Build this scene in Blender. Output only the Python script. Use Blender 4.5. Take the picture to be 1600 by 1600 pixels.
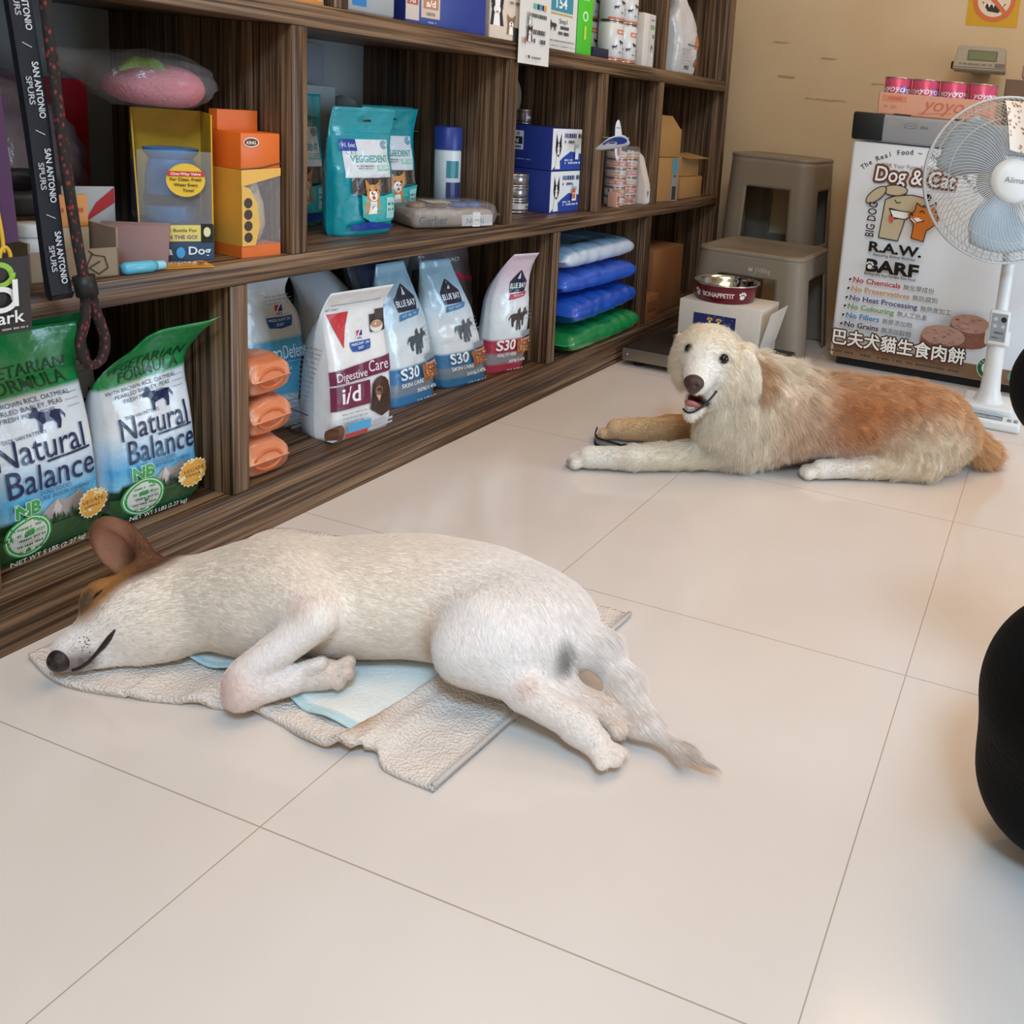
import bpy, bmesh, math, random
import numpy as np
from mathutils import Vector, Matrix, Euler, noise

for o in list(bpy.data.objects):
    bpy.data.objects.remove(o)
SC = bpy.context.scene
COL = SC.collection
PI = math.pi

# ---------------------------------------------------------------- camera
cam_d = bpy.data.cameras.new('camera')
cam = bpy.data.objects.new('camera', cam_d)
COL.objects.link(cam)
_az, _ti, _ro = -0.30431825, 0.18741484, 0.09508925
_fw = Vector((math.sin(_az) * math.cos(_ti), math.cos(_az) * math.cos(_ti), -math.sin(_ti)))
_r0 = Vector((math.cos(_az), -math.sin(_az), 0))
_u0 = _r0.cross(_fw)
_r = math.cos(_ro) * _r0 + math.sin(_ro) * _u0
_u = -math.sin(_ro) * _r0 + math.cos(_ro) * _u0
cam.matrix_world = Matrix(((_r.x, _u.x, -_fw.x, 1.2377), (_r.y, _u.y, -_fw.y, 0.0),
                           (_r.z, _u.z, -_fw.z, 0.7976), (0, 0, 0, 1)))
cam_d.sensor_width = 36.0
cam_d.lens = 36.0 * 1433.479 / 1600
cam_d.shift_x = -387.95 / 1600
cam_d.shift_y = -344.59 / 1600
cam_d.clip_start = 0.05
SC.camera = cam

# ---------------------------------------------------------------- light
world = bpy.data.worlds.new('world')
SC.world = world
world.use_nodes = True
_bg = world.node_tree.nodes['Background']
_bg.inputs[0].default_value = (0.75, 0.87, 1.0, 1)
_bg.inputs[1].default_value = 0.15


def area(name, loc, rot, sx, sy, power, col, spread=None):
    l = bpy.data.lights.new(name, 'AREA')
    l.shape = 'RECTANGLE'
    l.size, l.size_y = sx, sy
    l.energy = power
    l.color = col
    if spread:
        l.spread = math.radians(spread)
    o = bpy.data.objects.new(name, l)
    o.location = loc
    o.rotation_euler = rot
    COL.objects.link(o)
    return o


WARM, COOL = (1.0, 0.70, 0.42), (0.42, 0.70, 1.0)
area('warm_ceiling_light', (1.15, 0.9, 2.58), (0, 0, 0), 1.6, 1.6, 28, WARM)
area('warm_ceiling_light', (1.45, 2.75, 2.58), (0, 0, 0), 1.2, 0.7, 15, WARM)
area('cool_ceiling_light', (1.85, -0.80, 2.58), (0, 0, 0), 0.7, 0.7, 108, COOL)
area('cool_side_fill', (3.02, 2.00, 0.80), (0, math.radians(90), 0), 1.3, 1.0, 19, (0.58, 0.79, 1.0), 110)  # unseen cool side light, added to brighten the freezer front
SC.view_settings.view_transform = 'Standard'
SC.view_settings.look = 'None'
SC.view_settings.gamma = 1.0
SC.view_settings.use_curve_mapping = False
SC.view_settings.exposure = -0.30
SC.cycles.use_denoising = True


# ---------------------------------------------------------------- helpers
def lin(v):
    v = v / 255.0
    return v / 12.92 if v <= 0.04045 else ((v + 0.055) / 1.055) ** 2.4


def C(h):
    """'#rrggbb' (as it looks in white light) -> linear rgba"""
    return (lin(int(h[1:3], 16)), lin(int(h[3:5], 16)), lin(int(h[5:7], 16)), 1.0)


MATS = {}


def nodes_of(name):
    m = bpy.data.materials.new(name)
    m.use_nodes = True
    nt = m.node_tree
    return m, nt, nt.nodes['Principled BSDF']


def pmat(name, col, rough=0.5, metal=0.0, var=0.06, scale=40.0, bump=0.0, spec=0.5, coat=0.0, trans=0.0, alpha=1.0, ior=1.45):
    """plain procedural material: colour with a slight noise variation and optional noise bump"""
    if name in MATS:
        return MATS[name]
    m, nt, b = nodes_of(name)
    c = C(col) if isinstance(col, str) else col
    tc = nt.nodes.new('ShaderNodeTexCoord')
    nz = nt.nodes.new('ShaderNodeTexNoise')
    nz.inputs['Scale'].default_value = scale
    nz.inputs['Detail'].default_value = 4
    nt.links.new(tc.outputs['Object'], nz.inputs['Vector'])
    mx = nt.nodes.new('ShaderNodeMix')
    mx.data_type = 'RGBA'
    mx.inputs[6].default_value = tuple(min(1, x * (1 - var)) for x in c[:3]) + (1,)
    mx.inputs[7].default_value = tuple(min(1, x * (1 + var)) for x in c[:3]) + (1,)
    nt.links.new(nz.outputs['Fac'], mx.inputs[0])
    nt.links.new(mx.outputs[2], b.inputs['Base Color'])
    b.inputs['Roughness'].default_value = rough
    b.inputs['Metallic'].default_value = metal
    b.inputs['Specular IOR Level'].default_value = spec
    b.inputs['Coat Weight'].default_value = coat
    b.inputs['Transmission Weight'].default_value = trans
    b.inputs['Alpha'].default_value = alpha
    b.inputs['IOR'].default_value = ior
    if bump > 0:
        bp = nt.nodes.new('ShaderNodeBump')
        bp.inputs['Strength'].default_value = bump
        bp.inputs['Distance'].default_value = 0.004
        nt.links.new(nz.outputs['Fac'], bp.inputs['Height'])
        nt.links.new(bp.outputs['Normal'], b.inputs['Normal'])
    MATS[name] = m
    return m


def vmat(name, rough=0.4, bump=0.0, scale=60.0, coat=0.0, spec=0.5):
    """pigment from the mesh's own colour attribute, with optional noise bump"""
    if name in MATS:
        return MATS[name]
    m, nt, b = nodes_of(name)
    at = nt.nodes.new('ShaderNodeAttribute')
    at.attribute_name = 'Col'
    nt.links.new(at.outputs['Color'], b.inputs['Base Color'])
    b.inputs['Roughness'].default_value = rough
    b.inputs['Coat Weight'].default_value = coat
    b.inputs['Coat Roughness'].default_value = 0.15
    b.inputs['Specular IOR Level'].default_value = spec
    if bump > 0:
        tc = nt.nodes.new('ShaderNodeTexCoord')
        nz = nt.nodes.new('ShaderNodeTexNoise')
        nz.inputs['Scale'].default_value = scale
        nz.inputs['Detail'].default_value = 3
        nt.links.new(tc.outputs['Object'], nz.inputs['Vector'])
        bp = nt.nodes.new('ShaderNodeBump')
        bp.inputs['Strength'].default_value = bump
        bp.inputs['Distance'].default_value = 0.006
        nt.links.new(nz.outputs['Fac'], bp.inputs['Height'])
        nt.links.new(bp.outputs['Normal'], b.inputs['Normal'])
    MATS[name] = m
    return m


def link(o, parent=None):
    COL.objects.link(o)
    if parent is not None:
        o.parent = parent
        if parent.name in WORLDLY:   # parts modelled in room coordinates
            o.matrix_parent_inverse = Matrix.Translation(-Vector(parent.location))
    return o


WORLDLY = set()


def tag(o, label, cat, group=None, kind=None):
    o['label'] = label
    o['category'] = cat
    if group:
        o['group'] = group
    if kind:
        o['kind'] = kind
    return o


def thing(name, label, cat, loc=(0, 0, 0), rz=0.0, group=None, rot=None, worldly=False):
    o = bpy.data.objects.new(name, None)
    o.empty_display_size = 0.05
    o.location = loc
    o.rotation_euler = rot if rot is not None else (0, 0, rz)
    COL.objects.link(o)
    if worldly:
        WORLDLY.add(o.name)
    return tag(o, label, cat, group)


def struct(o):
    o['kind'] = 'structure'
    return o


def mesh(name, V, F, mat, parent=None, smooth=False, col=None, fmat=None):
    """one mesh object; col = per-vertex colours (pigment), fmat = material index per face"""
    me = bpy.data.meshes.new(name)
    me.from_pydata([tuple(map(float, v)) for v in V], [], [tuple(int(i) for i in f) for f in F])
    ms = mat if isinstance(mat, (list, tuple)) else [mat]
    for m in ms:
        me.materials.append(m)
    if fmat is not None:
        me.polygons.foreach_set('material_index', np.asarray(fmat, np.int32))
    if smooth:
        me.polygons.foreach_set('use_smooth', np.ones(len(me.polygons), bool))
    if col is not None:
        a = me.color_attributes.new('Col', 'FLOAT_COLOR', 'POINT')
        cc = np.asarray(col, np.float32)
        if cc.shape[1] == 3:
            cc = np.concatenate([cc, np.ones((len(cc), 1), np.float32)], 1)
        a.data.foreach_set('color', cc.ravel())
    me.update()
    o = bpy.data.objects.new(name, me)
    return link(o, parent)


def from_bm(name, bm, mat, parent=None, smooth=False, angle=None):
    me = bpy.data.meshes.new(name)
    bmesh.ops.recalc_face_normals(bm, faces=bm.faces)
    bm.to_mesh(me)
    bm.free()
    ms = mat if isinstance(mat, (list, tuple)) else [mat]
    for m in ms:
        me.materials.append(m)
    if smooth:
        me.polygons.foreach_set('use_smooth', np.ones(len(me.polygons), bool))
        if angle:
            me.set_sharp_from_angle(angle=math.radians(angle))
    o = bpy.data.objects.new(name, me)
    return link(o, parent)


def bm_box(bm, lo, hi, bevel=0.0, seg=2, mi=0, M=None):
    lo, hi = Vector(lo), Vector(hi)
    r = bmesh.ops.create_cube(bm, size=1.0)
    vs = r['verts']
    c, s = (lo + hi) / 2, hi - lo
    for v in vs:
        v.co = Vector((v.co.x * s.x, v.co.y * s.y, v.co.z * s.z)) + c
    fs = list({f for v in vs for f in v.link_faces})
    for f in fs:
        f.material_index = mi
    if bevel > 0:
        es = list({e for v in vs for e in v.link_edges})
        g = bmesh.ops.bevel(bm, geom=es, offset=bevel, segments=seg, affect='EDGES', profile=0.5)
        vs = list({v for f in g['faces'] for v in f.verts} | {v for v in vs if v.is_valid})
        for f in g['faces']:
            f.material_index = mi
    if M is not None:
        for v in vs:
            v.co = M @ v.co
    return vs


def box(name, lo, hi, mat, parent=None, bevel=0.0, seg=2, M=None):
    bm = bmesh.new()
    bm_box(bm, lo, hi, bevel, seg, 0, M)
    return from_bm(name, bm, mat, parent, smooth=bevel > 0, angle=40)


def lathe(profile, n=48, axis='z', center=(0, 0, 0), a0=0.0, a1=2 * PI, sx=1.0, sy=1.0):
    """profile [(r, z)...] -> V, F"""
    V, F = [], []
    full = abs(a1 - a0 - 2 * PI) < 1e-6
    m = n if full else n + 1
    for r, z in profile:
        for i in range(m):
            a = a0 + (a1 - a0) * i / n
            V.append((center[0] + r * math.cos(a) * sx, center[1] + r * math.sin(a) * sy, center[2] + z))
    for j in range(len(profile) - 1):
        for i in range(n):
            i2 = (i + 1) % m
            F.append((j * m + i, j * m + i2, (j + 1) * m + i2, (j + 1) * m + i))
    return V, F


def tube(pts, r, n=8, closed=False, caps=True, flat=1.0, up=None):
    """swept tube; r number or list; flat scales the second axis"""
    P = [Vector(p) for p in pts]
    m = len(P)
    rs = r if isinstance(r, (list, tuple)) else [r] * m
    V, F = [], []
    prev = None
    for i in range(m):
        if closed:
            t = P[(i + 1) % m] - P[i - 1]
        else:
            t = P[min(i + 1, m - 1)] - P[max(i - 1, 0)]
        if t.length < 1e-9:
            t = Vector((0, 0, 1))
        t.normalize()
        if prev is None:
            ref = Vector(up) if up is not None else (Vector((0, 0, 1)) if abs(t.z) < 0.9 else Vector((1, 0, 0)))
            a = t.cross(ref).normalized()
        else:
            a = (prev - t * prev.dot(t))
            a = a.normalized() if a.length > 1e-6 else prev
        prev = a
        b = t.cross(a)
        for k in range(n):
            th = 2 * PI * k / n
            V.append(P[i] + (a * math.cos(th) + b * math.sin(th) * flat) * rs[i])
    mm = m if closed else m - 1
    for i in range(mm):
        for k in range(n):
            k2 = (k + 1) % n
            j = (i + 1) % m
            F.append((i * n + k, i * n + k2, j * n + k2, j * n + k))
    if caps and not closed:
        F.append(tuple(range(n - 1, -1, -1)))
        F.append(tuple((m - 1) * n + k for k in range(n)))
    return V, F


def merge(parts):
    V, F = [], []
    for v, f in parts:
        o = len(V)
        V += list(v)
        F += [tuple(i + o for i in q) for q in f]
    return V, F


def bez(pts, n=8):
    """Catmull-Rom through pts"""
    P = [Vector(p) for p in pts]
    out = []
    for i in range(len(P) - 1):
        p0, p1, p2, p3 = P[max(i - 1, 0)], P[i], P[i + 1], P[min(i + 2, len(P) - 1)]
        for k in range(n):
            t = k / n
            out.append(0.5 * ((2 * p1) + (p2 - p0) * t + (2 * p0 - 5 * p1 + 4 * p2 - p3) * t * t + (3 * p1 - p0 - 3 * p2 + p3) * t ** 3))
    out.append(P[-1])
    return out


_TXT = {}


def text_mesh(s, bold=0.0):
    key = (s, bold)
    if key in _TXT:
        return _TXT[key]
    cu = bpy.data.curves.new('t', 'FONT')
    cu.body = s
    cu.size = 1.0
    cu.resolution_u = 3
    cu.offset = bold
    o = bpy.data.objects.new('t', cu)
    me = o.to_mesh()
    V = [(v.co.x, v.co.y) for v in me.vertices]
    F = [tuple(p.vertices) for p in me.polygons]
    o.to_mesh_clear()
    bpy.data.objects.remove(o)
    bpy.data.curves.remove(cu)
    x0 = min((v[0] for v in V), default=0)
    x1 = max((v[0] for v in V), default=0)
    _TXT[key] = (V, F, x0, x1)
    return _TXT[key]


_FINE = {}


def fine_text(s, bold, step):
    key = (s, bold, round(step, 3))
    if key not in _FINE:
        V, F, a, b = text_mesh(s, bold)
        bm = bmesh.new()
        vs = [bm.verts.new((x, y, 0)) for x, y in V]
        for f in F:
            try:
                bm.faces.new([vs[i] for i in f])
            except ValueError:
                pass
        bm.normal_update()
        bmesh.ops.triangulate(bm, faces=bm.faces[:])
        for _ in range(4):
            es = [e for e in bm.edges if e.calc_length() > step]
            if not es:
                break
            bmesh.ops.subdivide_edges(bm, edges=es, cuts=1)
            bmesh.ops.triangulate(bm, faces=bm.faces[:])
        bm.verts.index_update()
        _FINE[key] = ([(v.co.x, v.co.y) for v in bm.verts], [tuple(v.index for v in f.verts) for f in bm.faces])
        bm.free()
    return _FINE[key]


class Print:
    """ink on a surface: flat shapes in label metres (x right, y up) laid on M(x, y, lift)"""

    def __init__(self, M, lift=0.0006, step=0.00012, grid=0.012, curved=False):
        self.curved = curved
        self.M, self.lift, self.step, self.grid = M, lift, step, grid
        self.V, self.F, self.K = [], [], []

    def _add(self, P, F, col):
        o = len(self.V)
        self.lift += self.step
        c = C(col) if isinstance(col, str) else col
        for x, y in P:
            self.V.append(self.M(x, y, self.lift))
            self.K.append(c)
        self.F += [tuple(i + o for i in f) for f in F]

    def rect(self, x0, y0, x1, y1, col, col2=None):
        nx = max(1, int(math.ceil(abs(x1 - x0) / self.grid)))
        ny = max(1, int(math.ceil(abs(y1 - y0) / self.grid)))
        P = [(x0 + (x1 - x0) * i / nx, y0 + (y1 - y0) * j / ny) for j in range(ny + 1) for i in range(nx + 1)]
        F = [(j * (nx + 1) + i, j * (nx + 1) + i + 1, (j + 1) * (nx + 1) + i + 1, (j + 1) * (nx + 1) + i) for j in range(ny) for i in range(nx)]
        k0 = len(self.K)
        self._add(P, F, col)
        if col2:
            a, b = np.array(C(col)), np.array(C(col2))
            for q, (x, y) in enumerate(P):
                t = (y - y0) / (y1 - y0)
                self.K[k0 + q] = tuple(a * (1 - t) + b * t)
        return self

    def poly(self, pts, col):
        bm = bmesh.new()
        vs = [bm.verts.new((x, y, 0)) for x, y in pts]
        try:
            bm.faces.new(vs)
            bm.normal_update()
            bmesh.ops.triangulate(bm, faces=bm.faces[:])
            for _ in range(4):
                es = [e for e in bm.edges if e.calc_length() > self.grid * 1.6]
                if not es:
                    break
                bmesh.ops.subdivide_edges(bm, edges=es, cuts=1)
                bmesh.ops.triangulate(bm, faces=bm.faces[:])
        except ValueError:
            pass
        bm.verts.index_update()
        self._add([(v.co.x, v.co.y) for v in bm.verts], [tuple(v.index for v in f.verts) for f in bm.faces], col)
        bm.free()
        return self

    def ell(self, cx, cy, rx, ry, col, n=28, rot=0.0):
        c, s = math.cos(rot), math.sin(rot)
        pts = []
        for i in range(n):
            a = 2 * PI * i / n
            x, y = rx * math.cos(a), ry * math.sin(a)
            pts.append((cx + x * c - y * s, cy + x * s + y * c))
        return self.poly(pts, col)

    def burst(self, cx, cy, r, r2, col, n=24):
        pts = []
        for i in range(2 * n):
            a = PI * i / n
            q = r if i % 2 else r2
            pts.append((cx + q * math.cos(a), cy + q * math.sin(a)))
        return self.poly(pts, col)

    def line(self, pts, w, col):
        for (x0, y0), (x1, y1) in zip(pts[:-1], pts[1:]):
            dx, dy = x1 - x0, y1 - y0
            L = math.hypot(dx, dy) or 1e-9
            px, py = -dy / L * w / 2, dx / L * w / 2
            ex, ey = dx / L * w * 0.3, dy / L * w * 0.3
            n = max(1, int(L / self.grid))
            P, F = [], []
            for i in range(n + 1):
                t = i / n
                x, y = x0 - ex + (dx + 2 * ex) * t, y0 - ey + (dy + 2 * ey) * t
                P += [(x + px, y + py), (x - px, y - py)]
            for i in range(n):
                F.append((2 * i, 2 * i + 1, 2 * i + 3, 2 * i + 2))
            self._add(P, F, col)
        return self

    def text(self, s, x, y, size, col, align='c', rot=0.0, sx=1.0, shear=0.0, bold=0.0, width=None):
        """width: stretch/squeeze the run to that width"""
        V, F, x0, x1 = text_mesh(s, bold)
        if not V:
            return self
        if width:
            sx = width / ((x1 - x0) * size)
        mid = {'c': (x0 + x1) / 2, 'l': x0, 'r': x1}[align]
        c, sn = math.cos(rot), math.sin(rot)
        if self.curved and size > 0.009:
            V, F = fine_text(s, bold, 0.006 / size)
        P = []
        for vx, vy in V:
            px, py = (vx - mid) * size * sx + vy * size * shear, vy * size
            P.append((x + px * c - py * sn, y + px * sn + py * c))
        self._add(P, F, col)
        return self

    def outlined(self, s, x, y, size, fill, edge, r, width, bold=0.0, shear=0.0):
        for k in range(10):
            a = 2 * PI * k / 10
            self.text(s, x + r * math.cos(a), y + r * math.sin(a), size, edge, width=width, bold=bold, shear=shear)
        return self.text(s, x, y, size, fill, width=width, bold=bold, shear=shear)

    def arc_text(self, s, cx, cy, R, a_mid, size, col, sp=0.62, bold=0.0):
        """letters on an arc, reading clockwise over the top; a_mid in radians"""
        n = len(s)
        for i, ch in enumerate(s):
            if ch == ' ':
                continue
            a = a_mid - (i - (n - 1) / 2) * size * sp / R
            self.text(ch, cx + R * math.cos(a), cy + R * math.sin(a), size, col, rot=a - PI / 2, bold=bold)
        return self

    def scribble(self, x0, x1, y, h, col, seed=0, fill=0.75):
        """a row of tiny unreadable print: short upright dashes"""
        rnd = random.Random(seed)
        x = x0
        while x < x1:
            w = h * rnd.uniform(0.25, 0.8)
            if rnd.random() < fill:
                self._add([(x, y), (min(x + w, x1), y), (min(x + w, x1), y + h), (x, y + h)], [(0, 1, 2, 3)], col)
            x += w + h * 0.25
        return self

    def build(self, name, parent, rough=0.4, label=None, coat=0.0):
        o = mesh(name, self.V, self.F, vmat('printed_ink_%d' % int(rough * 100 + coat * 1000), rough, coat=coat), parent, smooth=False, col=self.K)
        if label:
            o['label'] = label
        return o


def flat(origin, ex, ey):
    """label plane: origin at label (0,0), ex/ey unit axes"""
    o, ex, ey = Vector(origin), Vector(ex).normalized(), Vector(ey).normalized()
    n = ex.cross(ey)
    return lambda x, y, l: o + ex * x + ey * y + n * l


DOGHEAD = None

# ---------------------------------------------------------------- room shell
def floor_mat():
    m, nt, b = nodes_of('polished_floor_tile')
    N, Lk = nt.nodes, nt.links
    tc = N.new('ShaderNodeTexCoord')
    mp = N.new('ShaderNodeMapping')
    # tile joints: 0.6 m grid through (0.523, 0.670)
    mp.inputs['Location'].default_value = (-0.523, -0.670, 0)
    Lk.new(tc.outputs['Object'], mp.inputs['Vector'])
    sep = N.new('ShaderNodeSeparateXYZ')
    Lk.new(mp.outputs['Vector'], sep.inputs[0])
    outs = []
    for ax in ('X', 'Y'):
        d = N.new('ShaderNodeMath'); d.operation = 'PINGPONG'
        d.inputs[1].default_value = 0.3
        Lk.new(sep.outputs[ax], d.inputs[0])
        l = N.new('ShaderNodeMath'); l.operation = 'LESS_THAN'
        l.inputs[1].default_value = 0.0008
        Lk.new(d.outputs[0], l.inputs[0])
        outs.append(l)
    mxx = N.new('ShaderNodeMath'); mxx.operation = 'MAXIMUM'
    Lk.new(outs[0].outputs[0], mxx.inputs[0]); Lk.new(outs[1].outputs[0], mxx.inputs[1])
    nz = N.new('ShaderNodeTexNoise'); nz.inputs['Scale'].default_value = 2.6; nz.inputs['Detail'].default_value = 6
    Lk.new(tc.outputs['Object'], nz.inputs['Vector'])
    cr = N.new('ShaderNodeValToRGB')
    cr.color_ramp.elements[0].position = 0.3; cr.color_ramp.elements[0].color = C('#e0d1c6')
    cr.color_ramp.elements[1].position = 0.7; cr.color_ramp.elements[1].color = C('#e8dad0')
    Lk.new(nz.outputs['Fac'], cr.inputs[0])
    mx = N.new('ShaderNodeMix'); mx.data_type = 'RGBA'
    mx.inputs[7].default_value = C('#b39f8d')
    Lk.new(mxx.outputs[0], mx.inputs[0]); Lk.new(cr.outputs[0], mx.inputs[6])
    Lk.new(mx.outputs[2], b.inputs['Base Color'])
    n2 = N.new('ShaderNodeTexNoise'); n2.inputs['Scale'].default_value = 9; n2.inputs['Detail'].default_value = 3
    Lk.new(tc.outputs['Object'], n2.inputs['Vector'])
    rr = N.new('ShaderNodeMapRange'); rr.inputs[3].default_value = 0.10; rr.inputs[4].default_value = 0.17
    Lk.new(n2.outputs['Fac'], rr.inputs[0]); Lk.new(rr.outputs[0], b.inputs['Roughness'])
    b.inputs['Specular IOR Level'].default_value = 0.55
    return m


def wall_mat(name, c0, c1):
    m, nt, b = nodes_of(name)
    N, Lk = nt.nodes, nt.links
    tc = N.new('ShaderNodeTexCoord')
    nz = N.new('ShaderNodeTexNoise'); nz.inputs['Scale'].default_value = 3; nz.inputs['Detail'].default_value = 8
    Lk.new(tc.outputs['Object'], nz.inputs['Vector'])
    cr = N.new('ShaderNodeValToRGB')
    cr.color_ramp.elements[0].position = 0.35; cr.color_ramp.elements[0].color = C(c0)
    cr.color_ramp.elements[1].position = 0.65; cr.color_ramp.elements[1].color = C(c1)
    Lk.new(nz.outputs['Fac'], cr.inputs[0]); Lk.new(cr.outputs[0], b.inputs['Base Color'])
    b.inputs['Roughness'].default_value = 0.62
    n2 = N.new('ShaderNodeTexNoise'); n2.inputs['Scale'].default_value = 120
    Lk.new(tc.outputs['Object'], n2.inputs['Vector'])
    bp = N.new('ShaderNodeBump'); bp.inputs['Strength'].default_value = 0.08; bp.inputs['Distance'].default_value = 0.002
    Lk.new(n2.outputs['Fac'], bp.inputs['Height']); Lk.new(bp.outputs['Normal'], b.inputs['Normal'])
    return m


WALL = wall_mat('cream_painted_plaster', '#d8bc96', '#dec49f')
X0, X1, Y0, Y1, ZC = -0.43, 3.05, -1.5, 3.66, 2.66
struct(box('floor', (X0, Y0, -0.05), (X1, Y1, 0), floor_mat()))
struct(box('ceiling', (X0, Y0, ZC), (X1, Y1, ZC + 0.06), pmat('white_ceiling_paint', '#e9e2d6', 0.8)))
struct(box('wall_left', (X0 - 0.08, Y0, 0), (X0, Y1, ZC), pmat('pale_plaster', '#c9c6c0', 0.8)))
wb = struct(box('wall_back', (X0 - 0.08, Y1, 0), (X1 + 0.08, Y1 + 0.08, ZC), WALL))
struct(box('wall_front', (X0 - 0.08, Y0 - 0.08, 0), (X1 + 0.08, Y0, ZC), WALL))
# storefront side: solid ends and a band over a wide opening
bm = bmesh.new()
bm_box(bm, (X1, Y0, 0), (X1 + 0.08, 1.25, ZC))
bm_box(bm, (X1, 2.45, 0), (X1 + 0.08, Y1, ZC))
bm_box(bm, (X1, 1.25, 2.25), (X1 + 0.08, 2.45, ZC))
struct(from_bm('wall_right', bm, WALL))
# scuffs on the back wall: thin grey-brown smears of their own shape
pr = Print(flat((0, Y1 - 0.0006, 0), (1, 0, 0), (0, 0, 1)), lift=0.0)
rnd = random.Random(5)
for x0, x1, z, th in ((0.19, 0.40, 0.886, 0.006), (0.07, 0.13, 0.965, 0.006), (0.46, 0.58, 0.965, 0.004), (0.24, 0.29, 1.05, 0.003), (0.03, 0.10, 1.10, 0.002)):
    for k in range(5):
        a = rnd.uniform(x0, x1 - 0.03)
        pr.poly([(a, z + rnd.uniform(-.003, .003)), (a + rnd.uniform(.03, .08), z - th * .3 + rnd.uniform(-.003, .003)), (a + rnd.uniform(.03, .07), z + th * rnd.random()), (a + .01, z + th)], '#bd9c78')
o = pr.build('wall_scuff', wb, 0.7)


# ---------------------------------------------------------------- shelving
def wood(name, axis, cross):
    """dark zebra veneer: fine streaks running along axis"""
    m, nt, b = nodes_of(name)
    N, Lk = nt.nodes, nt.links
    tc = N.new('ShaderNodeTexCoord')
    mp = N.new('ShaderNodeMapping')
    sc = [70.0, 70.0, 70.0]
    sc['xyz'.index(axis)] = 1.3
    mp.inputs['Scale'].default_value = sc
    Lk.new(tc.outputs['Object'], mp.inputs['Vector'])
    nz = N.new('ShaderNodeTexNoise'); nz.inputs['Scale'].default_value = 1.0; nz.inputs['Detail'].default_value = 5
    nz.inputs['Roughness'].default_value = 0.65; nz.inputs['Distortion'].default_value = 0.6
    Lk.new(mp.outputs['Vector'], nz.inputs['Vector'])
    mp2 = N.new('ShaderNodeMapping')
    sc2 = [260.0, 260.0, 260.0]
    sc2['xyz'.index(axis)] = 3.0
    mp2.inputs['Scale'].default_value = sc2
    Lk.new(tc.outputs['Object'], mp2.inputs['Vector'])
    n2 = N.new('ShaderNodeTexNoise'); n2.inputs['Scale'].default_value = 1.0; n2.inputs['Detail'].default_value = 3
    Lk.new(mp2.outputs['Vector'], n2.inputs['Vector'])
    ad = N.new('ShaderNodeMath'); ad.operation = 'MULTIPLY_ADD'; ad.inputs[1].default_value = 0.45
    Lk.new(n2.outputs['Fac'], ad.inputs[0]); 
    s2 = N.new('ShaderNodeMath'); s2.operation = 'MULTIPLY'; s2.inputs[1].default_value = 0.6
    Lk.new(nz.outputs['Fac'], s2.inputs[0]); Lk.new(s2.outputs[0], ad.inputs[2])
    cr = N.new('ShaderNodeValToRGB')
    e = cr.color_ramp.elements
    e[0].position = 0.40; e[0].color = C('#22150c')
    e[1].position = 0.64; e[1].color = C('#8c6e52')
    k = e.new(0.47); k.color = C('#3c2818')
    k = e.new(0.55); k.color = C('#684e38')
    Lk.new(ad.outputs[0], cr.inputs[0]); Lk.new(cr.outputs[0], b.inputs['Base Color'])
    b.inputs['Roughness'].default_value = 0.42
    bp = N.new('ShaderNodeBump'); bp.inputs['Strength'].default_value = 0.15; bp.inputs['Distance'].default_value = 0.001
    Lk.new(ad.outputs[0], bp.inputs['Height']); Lk.new(bp.outputs['Normal'], b.inputs['Normal'])
    return m


WH = wood('zebra_wood_lengthwise', 'y', 'z')
WV = wood('zebra_wood_upright', 'z', 'x')
SB = -0.415          # back of the shelves
unit = thing('shelving_unit', 'long built-in shelving unit in dark zebra-grained wood veneer filled with pet supplies', 'shelf', (0, 0, 0))
YS0, YS1 = -0.3, 3.276
T2 = 0.0165          # half upright thickness
B = 0.0012
box('plinth', (SB, YS0, 0.0), (-0.002, YS1, 0.0895), WH, unit)
box('bottom_shelf', (SB, YS0, 0.054), (0, YS1, 0.092), WH, unit, B)
box('middle_shelf', (SB, YS0, 0.451), (0, YS1, 0.489), WH, unit, B)
box('upper_shelf', (SB, YS0, 0.875), (0, YS1, 0.914), WH, unit, B)
box('top_shelf', (SB, YS0, 1.31), (0, YS1, 1.35), WH, unit, B)
LOW = [0.742, 1.131, 2.12, 2.69]
MID = [0.722, 1.257, 1.89, 2.337, 2.713]
UPP = [0.722, 1.35, 2.02, 2.713]
for ys, z0, z1 in ((LOW, 0.0925, 0.4505), (MID, 0.4895, 0.8745), (UPP, 0.9145, 1.3095)):
    for y in ys:
        box('divider', (SB, y - T2, z0), (-0.0015, y + T2, z1), WV, unit, B)
box('side_panel', (SB, YS1, 0.0), (0, YS1 + 0.034, 1.35), WV, unit, B)
box('side_panel', (SB, YS0 - 0.034, 0.0), (0, YS0, 1.35), WV, unit, B)
box('back_panel', (SB - 0.012, YS0 - 0.034, 0.0), (SB - 0.0005, YS1 + 0.034, 1.35), pmat('grey_back_board', '#8b8a88', 0.7), unit)

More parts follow.
